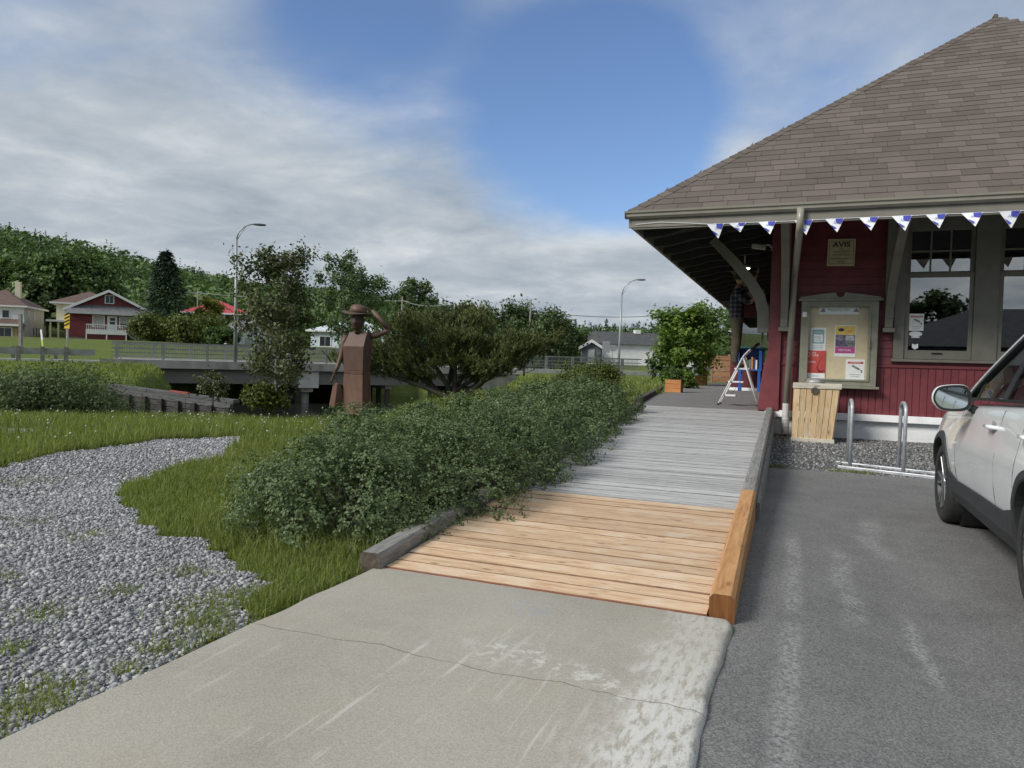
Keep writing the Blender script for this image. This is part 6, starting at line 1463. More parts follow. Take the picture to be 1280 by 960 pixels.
# --- maroon house with gable, porch roof band and balcony
D1 = 88; K = D1/FPX
H = House('maroon wooden house with white gable trim, balcony and outside stair', at(85.5, 424.5, D1), rad(25))
wu = 8.6
H.box('wall', m_siding_red, 0, wu, 0, 9, .35, 3.55); H.box('foundation', m_fnd, .05, wu-.05, .05, 8.9, -.9, .35)
H.poly('gable_wall', m_siding_red, [(-.3, .05, 3.6), (wu+.3, .05, 3.6), (wu/2, .05, 6.0)], (0, .2, 0))
H.gable_v(m_roof_gr, m_htrim, 0, wu, 0, 9, 3.85, 6.1, .55)
mb = MB(); mb.hexa([H.P(-.2, -1.1, 3.25), H.P(wu+.3, -1.1, 3.25), H.P(wu+.1, .04, 3.25), H.P(0, .04, 3.25), H.P(-.2, -1.1, 3.42), H.P(wu+.3, -1.1, 3.42), H.P(wu-.2, .04, 4.35), H.P(.2, .04, 4.35)]); mb.build('porch_roof', m_roof_gr, H.t)
H.box('porch_fascia', m_siding_g, -.22, wu+.32, -1.16, -1.105, 3.18, 3.44)
H.win(3.9, 4.75, 4.7, 5.6, .05, mull=2); H.win(2.6, 3.75, 1.75, 3.0, 0, cur=.1); H.win(5.5, 7.0, 1.75, 3.0, 0, mull=2, cur=.35); H.win(7.4-.05, wu-.25, 1.65, 3.0, 0, mull=1, cur=.42)
dr = H.box('door', m_htrim, 4.1, 5.2, -.05, .02, 1.05, 3.1); H.box('door_window', m_hglass, 4.4, 4.95, -.07, -.052, 2.05, 2.4, dr); H.box('door_window', m_hglass, 4.4, 4.95, -.07, -.052, 2.5, 2.85, dr)
H.box('corner_post', m_htrim, -.12, .12, -1.1, -.9, -.6, 3.2); H.box('corner_post', m_htrim, wu-.05, wu+.12, -1.1, -.9, -.3, 3.2)
bl = H.box('balcony', m_htrim, 2.0, 6.4, -1.9, -.06, .75, 1.0)
H.box('balcony_rail', m_htrim, 2.0, 6.4, -1.92, -1.86, 1.85, 1.95, bl); H.box('balcony_rail', m_htrim, 2.0, 6.4, -1.9, -1.88, 1.0, 1.35, bl)
for k in range(23): H.box('baluster', m_htrim, 2.05+k*.19, 2.05+k*.19+.05, -1.91, -1.87, 1.35, 1.85, bl)
for u_ in (2.05, 4.2, 6.3): H.box('balcony_post', m_htrim, u_-.07, u_+.07, -1.88, -1.74, -1.0, .75, bl)
H.box('skirt_wall', m_siding_red, 2.1, 6.25, -1.7, -1.6, -.95, .74)
mb = MB(); mb.bar(H.P(6.45, -1.0, .95), H.P(8.5, -1.0, -.75), .9, .08); mb.bar(H.P(6.45, -1.75, 1.85), H.P(8.5, -1.75, .15), .06, .06); mb.bar(H.P(6.45, -1.45, .90), H.P(8.5, -1.45, -.8), .06, .16)
for k in range(10): t_ = k/9.; a = H.P(6.5+1.95*t_, -1.75, .9-1.65*t_); mb.bar(a, a+Vector((0, 0, .9)), .04, .04, up=(1, 0, 0))
mb.build('stair', m_railm, H.t)
H.box('stair_shade_panel', m_black, 6.3, 7.4, -.9, -.85, -.9, .9)  # black panel put in for the shade under the stair
# --- cream house behind its left side
H = House('cream yellow house with brown roof behind the maroon house', at(70, 421, D1+9), rad(25))
H.box('wall', m_siding_y, 0, 7, 0, 8, 2.0, 4.6); H.box('lower_wall', m_siding_tan, .9, 7, .4, 8, -.4, 2.0); H.box('porch_roof', m_htrim, -1.0, 3, -1.4, .4, 2.0, 2.25); H.hip(m_roof_br, 0, 7, 0, 8, 4.65, 6.6, .7, m_htrim)
for u_ in (-.5, .4): H.box('porch_post', m_siding_y, u_-.1, u_+.1, -1.2, -1.0, -.4, 2.0)
H.win(1.3, 1.9, .3, 1.5, .4)
# --- white two-storey house at the left
D2 = 91
H = House('white two-storey house with brown hip roof and ochre porch', at(-46, 425, D2), rad(18))
wu = 6.55
H.box('wall', m_siding_w, 0, wu, 0, 8.2, -.3, 4.55); H.box('side_wall', m_siding_g, wu+.002, wu+.06, 0, 8.2, -.3, 4.5)
rf = H.hip(m_roof_br, 0, wu, 0, 8.2, 4.6, 6.9, .5, m_htrim)
H.box('chimney', m_siding_y, 4.6, 5.2, 3.2, 3.8, 5.6, 7.9, rf)
pr_ = H.box('porch_wall', m_siding_tan, -.5, wu-.2, -1.6, -.02, -.3, 1.95); mb = MB(); mb.hexa([H.P(-.9, -2.0, 2.0), H.P(wu+.4, -2.0, 2.0), H.P(wu+.4, -.01, 2.0), H.P(-.9, -.01, 2.0), H.P(-.9, -2.0, 2.15), H.P(wu+.4, -2.0, 2.15), H.P(wu-.6, -.01, 2.85), H.P(-.2, -.01, 2.85)]); mb.build('porch_roof', m_roof_br, H.t)
H.box('porch_fascia', m_htrim, -.92, wu+.45, -2.06, -2.005, 1.92, 2.18)
H.win(4.2, 5.7, .55, 1.65, -1.6, mull=2); H.win(4.2, 4.95, 3.05, 3.95, 0, mull=1); H.win(1.5, 2.6, 3.05, 3.95, 0, mull=1)
for v_ in (1.3, 3.6): H.win(v_, v_+.5, 2.9, 4.0, 0, side=wu+.06, fr=.06)
for v_ in (3.3, 4.5, 5.6): H.win(v_, v_+.45, .9, 2.0, 0, side=wu+.06, fr=.06)
# --- red metal roof house and pale garage
H = House('grey house under a bright red metal hip roof', at(229, 436, 97), rad(14))
H.box('wall', m_siding_g, 0, 8, 0, 8, -.5, 5.0); H.hip(m_roof_rd, 0, 8, 0, 8, 5.0, 6.9, .45, m_htrim)
H.win(.5, 1.5, 3.7, 4.7, 0); H.win(5.2, 6.6, 3.7, 4.75, 0, mull=2); H.win(6.9, 7.7, 3.7, 4.75, 0)
H = House('small pale garage with grey gable roof beside the lamp post', at(296, 440, 80), rad(42))
H.box('wall', m_siding_w, 0, 4.0, 0, 6, -.6, 2.0); H.poly('gable_wall', m_siding_w, [(0, .0, 2.0), (4.0, 0, 2.0), (2.0, 0, 3.5)], (0, .15, 0)); H.gable_v(m_roof_gr, m_siding_tan, 0, 4.0, 0, 6, 2.0, 3.5, .35)
H.box('garage_door', m_siding_g, .9, 1.8, -.05, .0, -.6, 1.6); H.win(2.5, 3.2, .4, 1.3, 0)
H = House('pale blue building glimpsed through the trees behind the statue', at(388, 438, 92), rad(-5))
m_pb = simple('pale blue siding', (.52, .60, .66), .6, .08, 2)
H.box('wall', m_pb, 0, 9.5, 0, 7, -.6, 2.6); H.hip(simple('pale metal roof', (.55, .60, .64), .5, .08, 2), 0, 9.5, 0, 7, 2.6, 4.0, .5, m_htrim)
for u_ in (1.2, 4.0, 6.8): H.win(u_, u_+1.4, .6, 1.8, 0, mull=2)
# --- white building and grey shed on the right
H = House('long white building with dark grey roof past the bridge', at(752, 450, 84), rad(10))
H.box('wall', m_siding_w, 0, 12.5, 0, 10, -.5, 1.9)
mb = MB(); mb.hexa([H.P(-.4, -.4, 1.9), H.P(12.9, -.4, 1.9), H.P(12.9, 10.4, 1.9), H.P(-.4, 10.4, 1.9), H.P(.3, 4.0, 3.5), H.P(12.2, 4.0, 3.5), H.P(12.2, 6.5, 3.5), H.P(.3, 6.5, 3.5)]); m_roof_dk = simple('dark grey shingles', (.065, .068, .072), .85, .2, 2.5, .3, 20); rf = mb.build('roof', m_roof_dk, H.t)
H.box('roof_vent', m_htrim, 5.2, 5.9, 3.4, 4.2, 3.35, 3.8, rf); H.box('roof_flue', m_black, 9.9, 10.1, 2.0, 2.2, 2.6, 3.1, rf)
H.win(9.2, 10.4, .3, 1.3, 0); H.box('door', m_htrim, 6.0, 7.0, -.05, 0, -.5, 1.5)
H = House('small grey shed with white gable trim next to the white building', at(727, 449, 80), rad(-4))
m_shed = simple('blue grey shed boards', (.13, .145, .16), .7, .1, 2)
H.box('wall', m_shed, 0, 2.1, 0, 5, -.4, 1.35); H.poly('gable_wall', m_shed, [(0, 0, 1.35), (2.1, 0, 1.35), (1.05, 0, 2.0)], (0, .15, 0)); H.gable_v(m_roof_gr, m_htrim, 0, 2.1, 0, 5, 1.35, 2.0, .3); H.box('door', m_siding_g, .7, 1.4, -.05, 0, -.4, 1.1)
# --- building and tree across the car park, mirrored in the station windows
class HouseB(House): pass
H = House('dark-roofed building across the car park, mirrored in the station window', (3.2, -15.0, 0), -math.atan2(RH.y, RH.x))
H.box('wall', simple('dark navy boards', (.03, .035, .05), .6, .1, 2), 0, 16, -7, 0, -.1, 2.7)
mb = MB(); mb.hexa([H.P(-.5, -7.5, 2.7), H.P(16.5, -7.5, 2.7), H.P(16.5, .5, 2.7), H.P(-.5, .5, 2.7), H.P(5.5, -3.6, 4.9), H.P(16.4, -3.6, 4.9), H.P(16.4, -3.4, 4.9), H.P(5.5, -3.4, 4.9)]); mb.build('roof', m_roof_dk, H.t)
for u_ in (2, 6, 10): H.win(u_, u_+1.4, 1.0, 2.3, 0, side=None) if False else H.box('window', m_hglass, u_, u_+1.4, .0, .04, 1.0, 2.3)
# ================================================================== foliage helpers
def leaf_mat(name, stops, rough=.6, trans=.25, big=.25, bscale=1.5):
    m, n = start(name)
    ri = n.new('ShaderNodeNewGeometry').outputs['Random Per Island']; bn = n.noise(position(n), bscale, 3)
    k = n.math('ADD', n.math('MULTIPLY', ri, 1-big), n.math('MULTIPLY', bn, big))
    c = n.ramp(k, stops); n.set(n.b.inputs['Base Color'], c); n.b.inputs['Roughness'].default_value = rough; n.b.inputs['Specular IOR Level'].default_value = .25
    tl = n.new('ShaderNodeBsdfTranslucent'); n.set(tl.inputs[0], n.vmath('MULTIPLY', c, (1.1, 1.25, .6)))
    mx = n.new('ShaderNodeMixShader'); mx.inputs[0].default_value = trans; n.l.new(n.b.outputs[0], mx.inputs[1]); n.l.new(tl.outputs[0], mx.inputs[2]); n.l.new(mx.outputs[0], n.out.inputs[0])
    return m
def unit(v): return v/np.maximum(np.linalg.norm(v, axis=-1, keepdims=True), 1e-9)
def leaves(C, L, asp=.55, up=.5, outward=None, fold=.12, droop=0.0, spread=.75):
    """one four-cornered folded leaf at each point of C"""
    C = np.asarray(C); n_ = len(C); L = np.broadcast_to(L, (n_,))*rng.uniform(.7, 1.25, n_)
    nr_ = unit(rng.normal(size=(n_, 3))*spread+np.array([0, 0, up*1.2])+(0 if outward is None else outward*1.6))
    s_ = unit(np.cross(nr_, rng.normal(size=(n_, 3))+np.array([0, 0, -droop]))); t = np.cross(s_, nr_); nn = nr_
    w_ = (L*asp/2)[:, None]; l_ = L[:, None]
    V = np.stack([C, C+t*l_*.45+s_*w_+nn*l_*fold, C+t*l_, C+t*l_*.45-s_*w_+nn*l_*fold], 1).reshape(-1, 3)
    return V, np.arange(n_*4).reshape(-1, 4)
def in_ball(n_): return unit(rng.normal(size=(n_, 3)))*rng.random((n_, 1))**(1/3)
m_bark = simple('grey brown bark', (.060, .052, .043), .9, .3, 9, .6, 30, stretch=(1, 1, .25), dist=.01)
m_barkpale = simple('pale grey bark', (.22, .21, .185), .9, .25, 9, .5, 30, dist=.01)
def crown_tree(name, lb, base, h, R, nleaf, lsize, lm, bark=m_bark, trunk_r=.12, shape='round', limbs=14, clear=.2, group=None, lean=(0, 0), cat='tree', sig=.16, sub=4, asp=.6, up=.5, twig=True, droop=0.0, gap=1.0, rlimb=.45, top=1.0):
    base = Vector(base); t = thing(name, lb, cat, base, group)
    mb = MB(); pts = []; nseg = 8
    wob = rng.normal(0, h*.012, (nseg+1, 2)); wob[0] = 0
    for k in range(nseg+1):
        f = k/nseg; pts.append(base+Vector((lean[0]*f*h+wob[k, 0]*f, lean[1]*f*h+wob[k, 1]*f, f*h*.93*top)))
    mb.tube(pts, [trunk_r*(1.15-.98*(k/nseg)) for k in range(nseg+1)], 8)
    tw = MB(); C = []
    def tp(f): i_ = min(int(f*nseg), nseg-1); return pts[i_]+(pts[i_+1]-pts[i_])*(f*nseg-i_)
    for k in range(limbs):
        f = clear+(.97-clear)*((k+.5)/limbs)**.9; a = k*2.39996+rng.uniform(-.3, .3)
        g = (f-clear)/(1-clear)
        prof = {'round': math.sin(math.pi*min(1, .18+.80*g))**.7, 'col': .55+.45*math.sin(math.pi*(.15+.8*g)), 'cone': 1.05-g*.95, 'vase': .45+.6*g if g < .8 else .45+.6*.8-(g-.8)*2.6, 'dome': math.sqrt(max(.02, 1-(g*.98)**2))}[shape]
        rl = R*prof*rng.uniform(.78, 1.12); s_ = tp(f)
        el = rng.uniform(.25, .7) if shape != 'dome' else rng.uniform(.05, .45)
        e_ = s_+Vector((math.cos(a)*rl, math.sin(a)*rl, rl*el*(1.0 if shape != 'col' else 1.6)))
        mid = s_+(e_-s_)*.5+Vector((0, 0, -rl*.06)); r0 = trunk_r*rlimb*(1.05-g*.7)
        mb.tube([s_, mid, e_], [r0, r0*.65, r0*.2], 6, cap=False)
        for q in range(sub):
            u = rng.uniform(.3, 1.0); p0 = s_+(e_-s_)*u; dv = Vector(rng.normal(size=3)*.5+np.array([math.cos(a)*.5, math.sin(a)*.5, .35])); dv.normalize(); ln = R*rng.uniform(.22, .5)*(1-.3*g); p1 = p0+dv*ln
            if twig: tw.tube([p0, p0+(p1-p0)*.55+Vector((0, 0, ln*.05)), p1], [r0*.35, r0*.2, r0*.06], 4, cap=False)
            m_ = max(3, int(nleaf*1.9/(limbs*sub)*gap)); uu = rng.random((m_, 1))**.7
            C.append(np.array(p0)+(np.array(p1)-np.array(p0))*uu+rng.normal(0, R*sig*.55, (m_, 3)))
    mb.build('trunk', bark, t, smooth=True)
    if twig: tw.build('twigs', bark, t)['kind'] = 'stuff'
    C = np.vstack(C); cen = np.array(base)+np.array([0, 0, h*.55]); V, F = leaves(C, lsize*1.12, asp, up, outward=unit(C-cen)*.5, droop=droop)
    npmesh('crown', V, F, lm, t)
    return t
# leaf colours
lm_hedge = leaf_mat('dusky hedge leaves', [(.1, (.046, .072, .029)), (.45, (.100, .146, .060)), (.75, (.158, .205, .094)), (1, (.235, .265, .15))], .55, .2, .35, 2.2)
lm_poplar = leaf_mat('poplar leaves', [(.1, (.050, .064, .028)), (.5, (.094, .115, .050)), (.9, (.16, .18, .085))], .5, .2)
lm_birch = leaf_mat('birch leaves', [(.1, (.050, .080, .034)), (.5, (.092, .140, .055)), (.9, (.16, .21, .095))], .5, .25)
lm_maple = leaf_mat('fresh maple leaves', [(.1, (.065, .112, .020)), (.5, (.130, .210, .038)), (.9, (.21, .30, .062))], .5, .35)
lm_yel = leaf_mat('yellow green leaves', [(.1, (.11, .13, .022)), (.5, (.20, .21, .038)), (.9, (.32, .26, .065))], .5, .35)
lm_mid = leaf_mat('mid green leaves', [(.1, (.040, .074, .022)), (.5, (.078, .130, .038)), (.9, (.135, .195, .063))], .55, .25, .35, .5)
lm_dark = leaf_mat('dark green leaves', [(.1, (.030, .054, .021)), (.5, (.062, .096, .034)), (.9, (.108, .148, .055))], .55, .2, .35, .5)
lm_bush = leaf_mat('olive green clipped leaves', [(.1, (.046, .066, .016)), (.5, (.094, .122, .027)), (.9, (.155, .185, .05))], .5, .25, .35, 1.5)
lm_pale = leaf_mat('grey green willow leaves', [(.1, (.062, .088, .040)), (.5, (.115, .155, .074)), (.9, (.19, .235, .125))], .6, .25, .3, 1.2)
lm_spruce = leaf_mat('spruce needles', [(.1, (.018, .035, .022)), (.5, (.036, .062, .038)), (.9, (.068, .098, .06))], .7, .05)
lm_pine = leaf_mat('pine needles', [(.1, (.048, .066, .022)), (.45, (.098, .125, .040)), (.8, (.165, .185, .068)), (1, (.24, .225, .095))], .6, .12, .3, 2.0)
# ================================================================== hill forest
def forest(n_, amin, amax, name, lb):
    a = np.radians(rng.uniform(amin, amax, n_)); D_ = np.interp(a, CREST_A, CREST_D)
    u = rng.random(n_); R_ = 128+(D_+25-128)*u**.62
    s_ = np.sin(a)*R_; d_ = np.cos(a)*R_; X = s_*RX+d_*FX; Y = s_*RY+d_*FY
    keep = (d_ > 0) & ~((np.abs(s_+62) < 40) & (d_ < 112)); X, Y, R_, a = X[keep], Y[keep], R_[keep], a[keep]; n_ = len(X)
    Z = ground_z(X, Y); con = rng.random(n_) < np.clip(.12+.30*fbm(X, Y, .02)+.25*(np.degrees(a) > -8), 0, .8)
    Vs, Fs = [], []; o = 0; H_ = np.where(con, rng.uniform(8, 13, n_), rng.uniform(6.5, 11, n_))*np.where(np.degrees(a) > -6, .75, 1)
    # broadleaf: ragged clumps of leaf sprays; conifer: drooping tiers
    for kind in (0, 1):
        I = np.nonzero(con == bool(kind))[0]; m_ = 54 if kind == 0 else 40
        if kind == 0:
            B = in_ball(len(I)*m_).reshape(len(I), m_, 3); B = unit(B)*np.linalg.norm(B, axis=-1, keepdims=True)**.5
            rr_ = (H_[I]*rng.uniform(.26, .40, len(I)))[:, None, None]; C = np.stack([X[I], Y[I], Z[I]+H_[I]*.62], -1)[:, None]+B*np.concatenate([rr_, rr_, (H_[I]*.40)[:, None, None]], -1)
            V, F = leaves(C.reshape(-1, 3), np.repeat(H_[I]*.135, m_), .85, .5, outward=B.reshape(-1, 3)*1.2)
        else:
            f = rng.random((len(I), m_))**.8; th = rng.uniform(0, 6.283, (len(I), m_)); r0 = (1-f)*H_[I][:, None]*.17
            C = np.stack([X[I][:, None]+np.cos(th)*r0*.25, Y[I][:, None]+np.sin(th)*r0*.25, Z[I][:, None]+H_[I][:, None]*(.08+.92*f)], -1)
            ow = np.stack([np.cos(th), np.sin(th), np.full(th.shape, -.35)], -1); ln = np.maximum(r0*1.1, .5)
            t = ow.reshape(-1, 3); s2 = np.stack([-np.sin(th), np.cos(th), np.zeros(th.shape)], -1).reshape(-1, 3); l_ = ln.reshape(-1, 1); Cc = C.reshape(-1, 3)
            V = np.stack([Cc+[0, 0, .3], Cc+t*l_*.6+s2*l_*.40, Cc+t*l_, Cc+t*l_*.6-s2*l_*.40], 1).reshape(-1, 3); F = np.arange(len(V)).reshape(-1, 4)
        Vs.append(V); Fs.append(F+o); o += len(V)
        if kind == 0: nb = len(F)
    mi = np.zeros(sum(len(f_) for f_ in Fs), int); mi[nb:] = 1
    ob = npmesh(name, np.vstack(Vs), np.vstack(Fs), [lm_hill, lm_hillc], mi=mi); tag(ob, lb, 'forest', kind='stuff')
lm_hill = leaf_mat('hillside leaves', [(.15, (.046, .084, .032)), (.45, (.085, .145, .050)), (.65, (.14, .20, .070)), (.9, (.195, .245, .10))], .6, .2, .72, .10)
lm_hillc = leaf_mat('hillside needles', [(.15, (.020, .042, .025)), (.5, (.040, .070, .038)), (.9, (.075, .110, .06))], .7, .05, .5, .12)
forest(4700, -47, -4, 'hill_forest', 'dense mixed woodland covering the long hillside behind the houses')
forest(1400, -4, 32, 'far_forest', 'low line of distant woodland behind the white building')
# ================================================================== single trees of the background
def gb(x_, d_, dz=0.0):
    p_ = at(x_, 440, d_); p_.z = float(ground_z(np.array([p_.x]), np.array([p_.y]))[0])+dz; return p_
crown_tree('broadleaf_tree', 'large round-crowned green tree rising behind the maroon house', gb(88, 116), 12.6, 6.2, 5200, .62, lm_mid, trunk_r=.3, limbs=20, sub=5, sig=.2, clear=.12)
crown_tree('broadleaf_tree', 'pale green tree behind the white house chimney', gb(14, 118), 10.5, 5.2, 3600, .6, lm_mid, trunk_r=.3, limbs=16, sub=5, sig=.2)
crown_tree('broadleaf_tree', 'dark green tree between the white house and cream house', gb(58, 112), 8.5, 3.6, 2600, .55, lm_dark, trunk_r=.25, limbs=14, sub=5, sig=.2)
crown_tree('broadleaf_tree', 'small yellow green tree in front of the red-roofed house', gb(264, 88), 5.4, 2.0, 1500, .36, lm_yel, trunk_r=.15, limbs=12, sub=4, sig=.2, clear=.15)
crown_tree('round_shrub', 'big rounded olive shrub left of the lamp, by the spruce', gb(192, 79), 2.9, 2.4, 4200, .28, lm_bush, trunk_r=.12, limbs=16, sub=5, shape='dome', sig=.24, clear=.02, group='rounded shrubs across the river', cat='shrub', top=.75)
crown_tree('round_shrub', 'wide rounded olive shrub below the yellow green tree', gb(240, 78), 2.7, 2.9, 4200, .28, lm_bush, trunk_r=.12, limbs=16, sub=5, shape='dome', sig=.24, clear=.02, group='rounded shrubs across the river', cat='shrub', top=.75)
crown_tree('round_shrub', 'leafy shrub beside the pale garage wall', gb(275, 77), 2.2, 1.5, 2400, .28, lm_mid, trunk_r=.1, limbs=12, sub=5, shape='dome', sig=.24, clear=.02, group='rounded shrubs across the river', cat='shrub', top=.75)
crown_tree('birch_tree', 'loose feathery birch standing behind the bridge by the pale blue building', gb(427, 74), 11.2, 2.7, 2400, .30, lm_birch, bark=m_barkpale, trunk_r=.14, limbs=22, sub=5, sig=.17, clear=.12, shape='round')
crown_tree('birch_tree', 'slender birch with bare twigs beside the statue hat', gb(452, 80), 8.8, 3.2, 2200, .32, lm_mid, bark=m_barkpale, trunk_r=.14, limbs=16, sub=5, sig=.2, clear=.1)
crown_tree('broadleaf_tree', 'tall spreading tree behind the transformer pole', gb(517, 104), 10.4, 3.1, 2000, .42, lm_birch, trunk_r=.22, limbs=18, sub=5, sig=.17, clear=.3)
crown_tree('broadleaf_tree', 'dark broad tree hidden behind the pine crown', gb(560, 112), 5.8, 5.0, 2600, .5, lm_dark, trunk_r=.25, limbs=16, sub=5, sig=.22, clear=.1)
crown_tree('broadleaf_tree', 'grey green tree just right of the pine and slim pole', gb(688, 75), 7.0, 3.4, 4200, .30, lm_dark, trunk_r=.2, limbs=20, sub=5, sig=.2, clear=.06)
crown_tree('broadleaf_tree', 'leafy tree behind the pine near the slim pole', gb(640, 84), 6.6, 3.8, 2600, .36, lm_dark, trunk_r=.2, limbs=16, sub=5, sig=.2, clear=.06)
crown_tree('broadleaf_tree', 'low bushy tree left of the grey shed', gb(722, 92), 4.6, 3.0, 2600, .36, lm_mid, trunk_r=.15, limbs=14, sub=5, sig=.22, clear=.04, shape='dome')
crown_tree('broadleaf_tree', 'bushy tree at the right end of the white building', gb(838, 92), 6.0, 3.6, 2600, .36, lm_mid, trunk_r=.15, limbs=14, sub=5, sig=.22, clear=.04)
crown_tree('broadleaf_tree', 'green tree behind the wooden gate under the eave', gb(906, 52), 4.8, 3.2, 3000, .24, lm_mid, trunk_r=.15, limbs=14, sub=5, sig=.2, clear=.05)
# spruce
def spruce(lb, base, h, R, n_):
    t = thing('spruce_tree', lb, 'tree', base); base = Vector(base); mb = MB(); mb.tube([base, base+Vector((0, 0, h*.5)), base+Vector((0, 0, h))], [.24, .13, .02], 8); mb.build('trunk', m_bark, t)
    f = rng.random(n_)**.75; th = rng.uniform(0, 6.283, n_); tier = np.floor(f*22)/22+rng.normal(0, .008, n_); r0 = (1-tier)**.75*R*rng.uniform(.82, 1.1, n_); u = rng.random(n_)**.5
    ow = np.stack([np.cos(th), np.sin(th), np.zeros(n_)], -1); C = np.array(base)+ow*(r0*u)[:, None]+np.stack([np.zeros(n_), np.zeros(n_), tier*h*.97+.25-u*r0*.38+rng.normal(0, .08, n_)], -1)
    tv = unit(ow+np.array([0, 0, -.35])+rng.normal(0, .3, (n_, 3))); s2 = unit(np.cross(tv, np.array([0, 0, 1.]))+rng.normal(0, .2, (n_, 3))); l_ = rng.uniform(.35, .62, (n_, 1))
    V = np.stack([C, C+tv*l_*.5+s2*l_*.2, C+tv*l_, C+tv*l_*.5-s2*l_*.2], 1).reshape(-1, 3); npmesh('crown', V, np.arange(len(V)).reshape(-1, 4), lm_spruce, t)
spruce('dark pointed spruce standing right of the maroon house', gb(206, 84), 11.0, 4.1, 6500)
# ================================================================== poplar and pine on the near river bank
crown_tree('poplar_tree', 'slender young poplar on the river bank in front of the bridge', at(346, 508, 16.6), 3.62, .80, 4600, .082, lm_poplar, bark=m_barkpale, trunk_r=.05, limbs=30, sub=5, sig=.24, clear=.1, shape='col', lean=(-.02, .0), up=.3, rlimb=.5)
crown_tree('bank_shrub', 'leafy willow scrub crowding the foot of the poplar', at(328, 514, 16.4), .66, .5, 1200, .075, lm_bush, trunk_r=.025, limbs=14, sub=5, sig=.25, clear=.02, shape='dome', cat='shrub', top=.8)
crown_tree('bank_shrub', 'sparse young shrub against the bridge girder', at(266, 508, 19), .85, .42, 300, .085, lm_poplar, trunk_r=.02, limbs=10, sub=4, sig=.24, clear=.1, shape='round', cat='shrub')
def pine(lb, base, h, R, n_t, cat='tree'):
    base = Vector(base); t = thing('pine_tree', lb, cat, base); mb = MB(); C = []; O = []
    stems = [(-1.30, .55, .62), (-.70, .80, .80), (-.15, 1.0, .96), (.35, .97, .9), (.95, .82, .85), (1.6, .52, .75), (-1.9, .40, .55), (2.0, .62, .62), (-.9, .45, .5), (.2, .6, .5), (1.2, .45, .6)]
    for k, (sx_, hh, jit) in enumerate(stems):
        dy = rng.uniform(-1.0, 1.0)*R*.30; e_ = base+RH*(sx_*R*.5)+FH*dy+Vector((0, 0, h*hh)); b_ = base+RH*rng.uniform(-.25, .5)+FH*rng.uniform(-.2, .2)
        m1 = b_+(e_-b_)*.35+Vector((0, 0, h*.03))-RH*(.05*sx_); m2 = b_+(e_-b_)*.7+Vector((0, 0, h*.04)); mb.tube([b_, m1, m2, e_], [.085, .065, .045, .02], 7, cap=False)
        for q in range(11):
            u = rng.uniform(.38, 1.0); p0 = b_+(e_-b_)*u+Vector((0, 0, h*.03)); dv = Vector(rng.normal(size=3)); dv.z = abs(dv.z)*.5+.1; dv.normalize(); ln = R*rng.uniform(.16, .36); p1 = p0+dv*ln; mb.tube([p0, p0+(p1-p0)*.6+Vector((0, 0, ln*.04)), p1], [.022, .014, .006], 5, cap=False)
            m_ = int(n_t/(len(stems)*11)); uu = rng.random((m_, 1))**.6; pts = np.array(p0)+(np.array(p1)-np.array(p0))*uu+rng.normal(0, R*.042, (m_, 3))*np.array([1, 1, .7]); C.append(pts)
    mb.build('trunk', m_bark, t, smooth=True)
    C = np.vstack(C); cen = np.array(base)+np.array([0, 0, h*.42]); ow = unit(C-cen); ax = unit(ow*.55+np.array([0, 0, .9])+rng.normal(0, .22, C.shape)); n_ = len(C); nn_ = 17
    # bottle-brush shoots: slim needles fanned round each axis
    A = np.repeat(ax, nn_, 0); P0 = np.repeat(C, nn_, 0)+A*rng.uniform(0, .15, (n_*nn_, 1)); dv = unit(A*.95+rng.normal(0, .48, A.shape)); l_ = rng.uniform(.075, .13, (n_*nn_, 1)); s2 = unit(np.cross(dv, rng.normal(size=A.shape)))*.012
    V = np.stack([P0-s2, P0+s2, P0+dv*l_], 1).reshape(-1, 3); npmesh('crown', V, np.arange(len(V)).reshape(-1, 3), lm_pine, t)
pine('spreading dark green pine with several leaning stems on the river bank', at(556, 503, 22.0), 2.75, 3.1, 7500)
crown_tree('dead_scrub', 'bare grey twiggy scrub showing under the right side of the pine', at(655, 470, 24), 1.3, .9, 40, .05, lm_dark, bark=m_barkpale, trunk_r=.03, limbs=26, sub=5, sig=.1, clear=.05, shape='vase', cat='shrub')
# small tree and plants by the planters
crown_tree('maple_tree', 'fresh green young maple beside the planters past the platform edge', gb(857, 31), 3.35, 1.3, 3000, .14, lm_maple, trunk_r=.07, limbs=22, sub=5, sig=.2, clear=.22, asp=.85, up=.9)
crown_tree('maple_tree', 'low green sapling left of the young maple', gb(838, 34), 2.0, .85, 1800, .15, lm_mid, trunk_r=.05, limbs=14, sub=5, sig=.22, clear=.12, asp=.85, up=.9)
crown_tree('planter_shrub', 'bright green shrub growing behind the first planter', gb(851, 26.5), .85, .55, 1500, .09, lm_maple, trunk_r=.03, limbs=14, sub=5, sig=.24, clear=.02, shape='dome', cat='shrub', top=.7)
crown_tree('planter_plant', 'small leafy plant filling the nearer cedar planter', (-3.50, 22.0, .83), .32, .26, 420, .06, lm_mid, trunk_r=.012, limbs=8, sub=4, sig=.25, clear=.02, shape='dome', cat='plant')
crown_tree('planter_plant', 'tuft of green leaves in the farther cedar planter', (-4.02, 32.6, .87), .38, .28, 420, .07, lm_maple, trunk_r=.012, limbs=8, sub=4, sig=.25, clear=.02, shape='dome', cat='plant')
crown_tree('mounded_shrub', 'rounded olive green shrub at the far end of the hedge', gb(744, 21.0), 1.2, .92, 6000, .060, lm_bush, trunk_r=.03, limbs=20, sub=6, sig=.22, clear=.02, shape='dome', cat='shrub', top=.72)
crown_tree('mounded_shrub', 'smaller yellow green shrub leaning on the rounded shrub', gb(718, 18.5), .9, .65, 3000, .055, lm_bush, trunk_r=.03, limbs=16, sub=6, sig=.22, clear=.02, shape='dome', cat='shrub', top=.72)
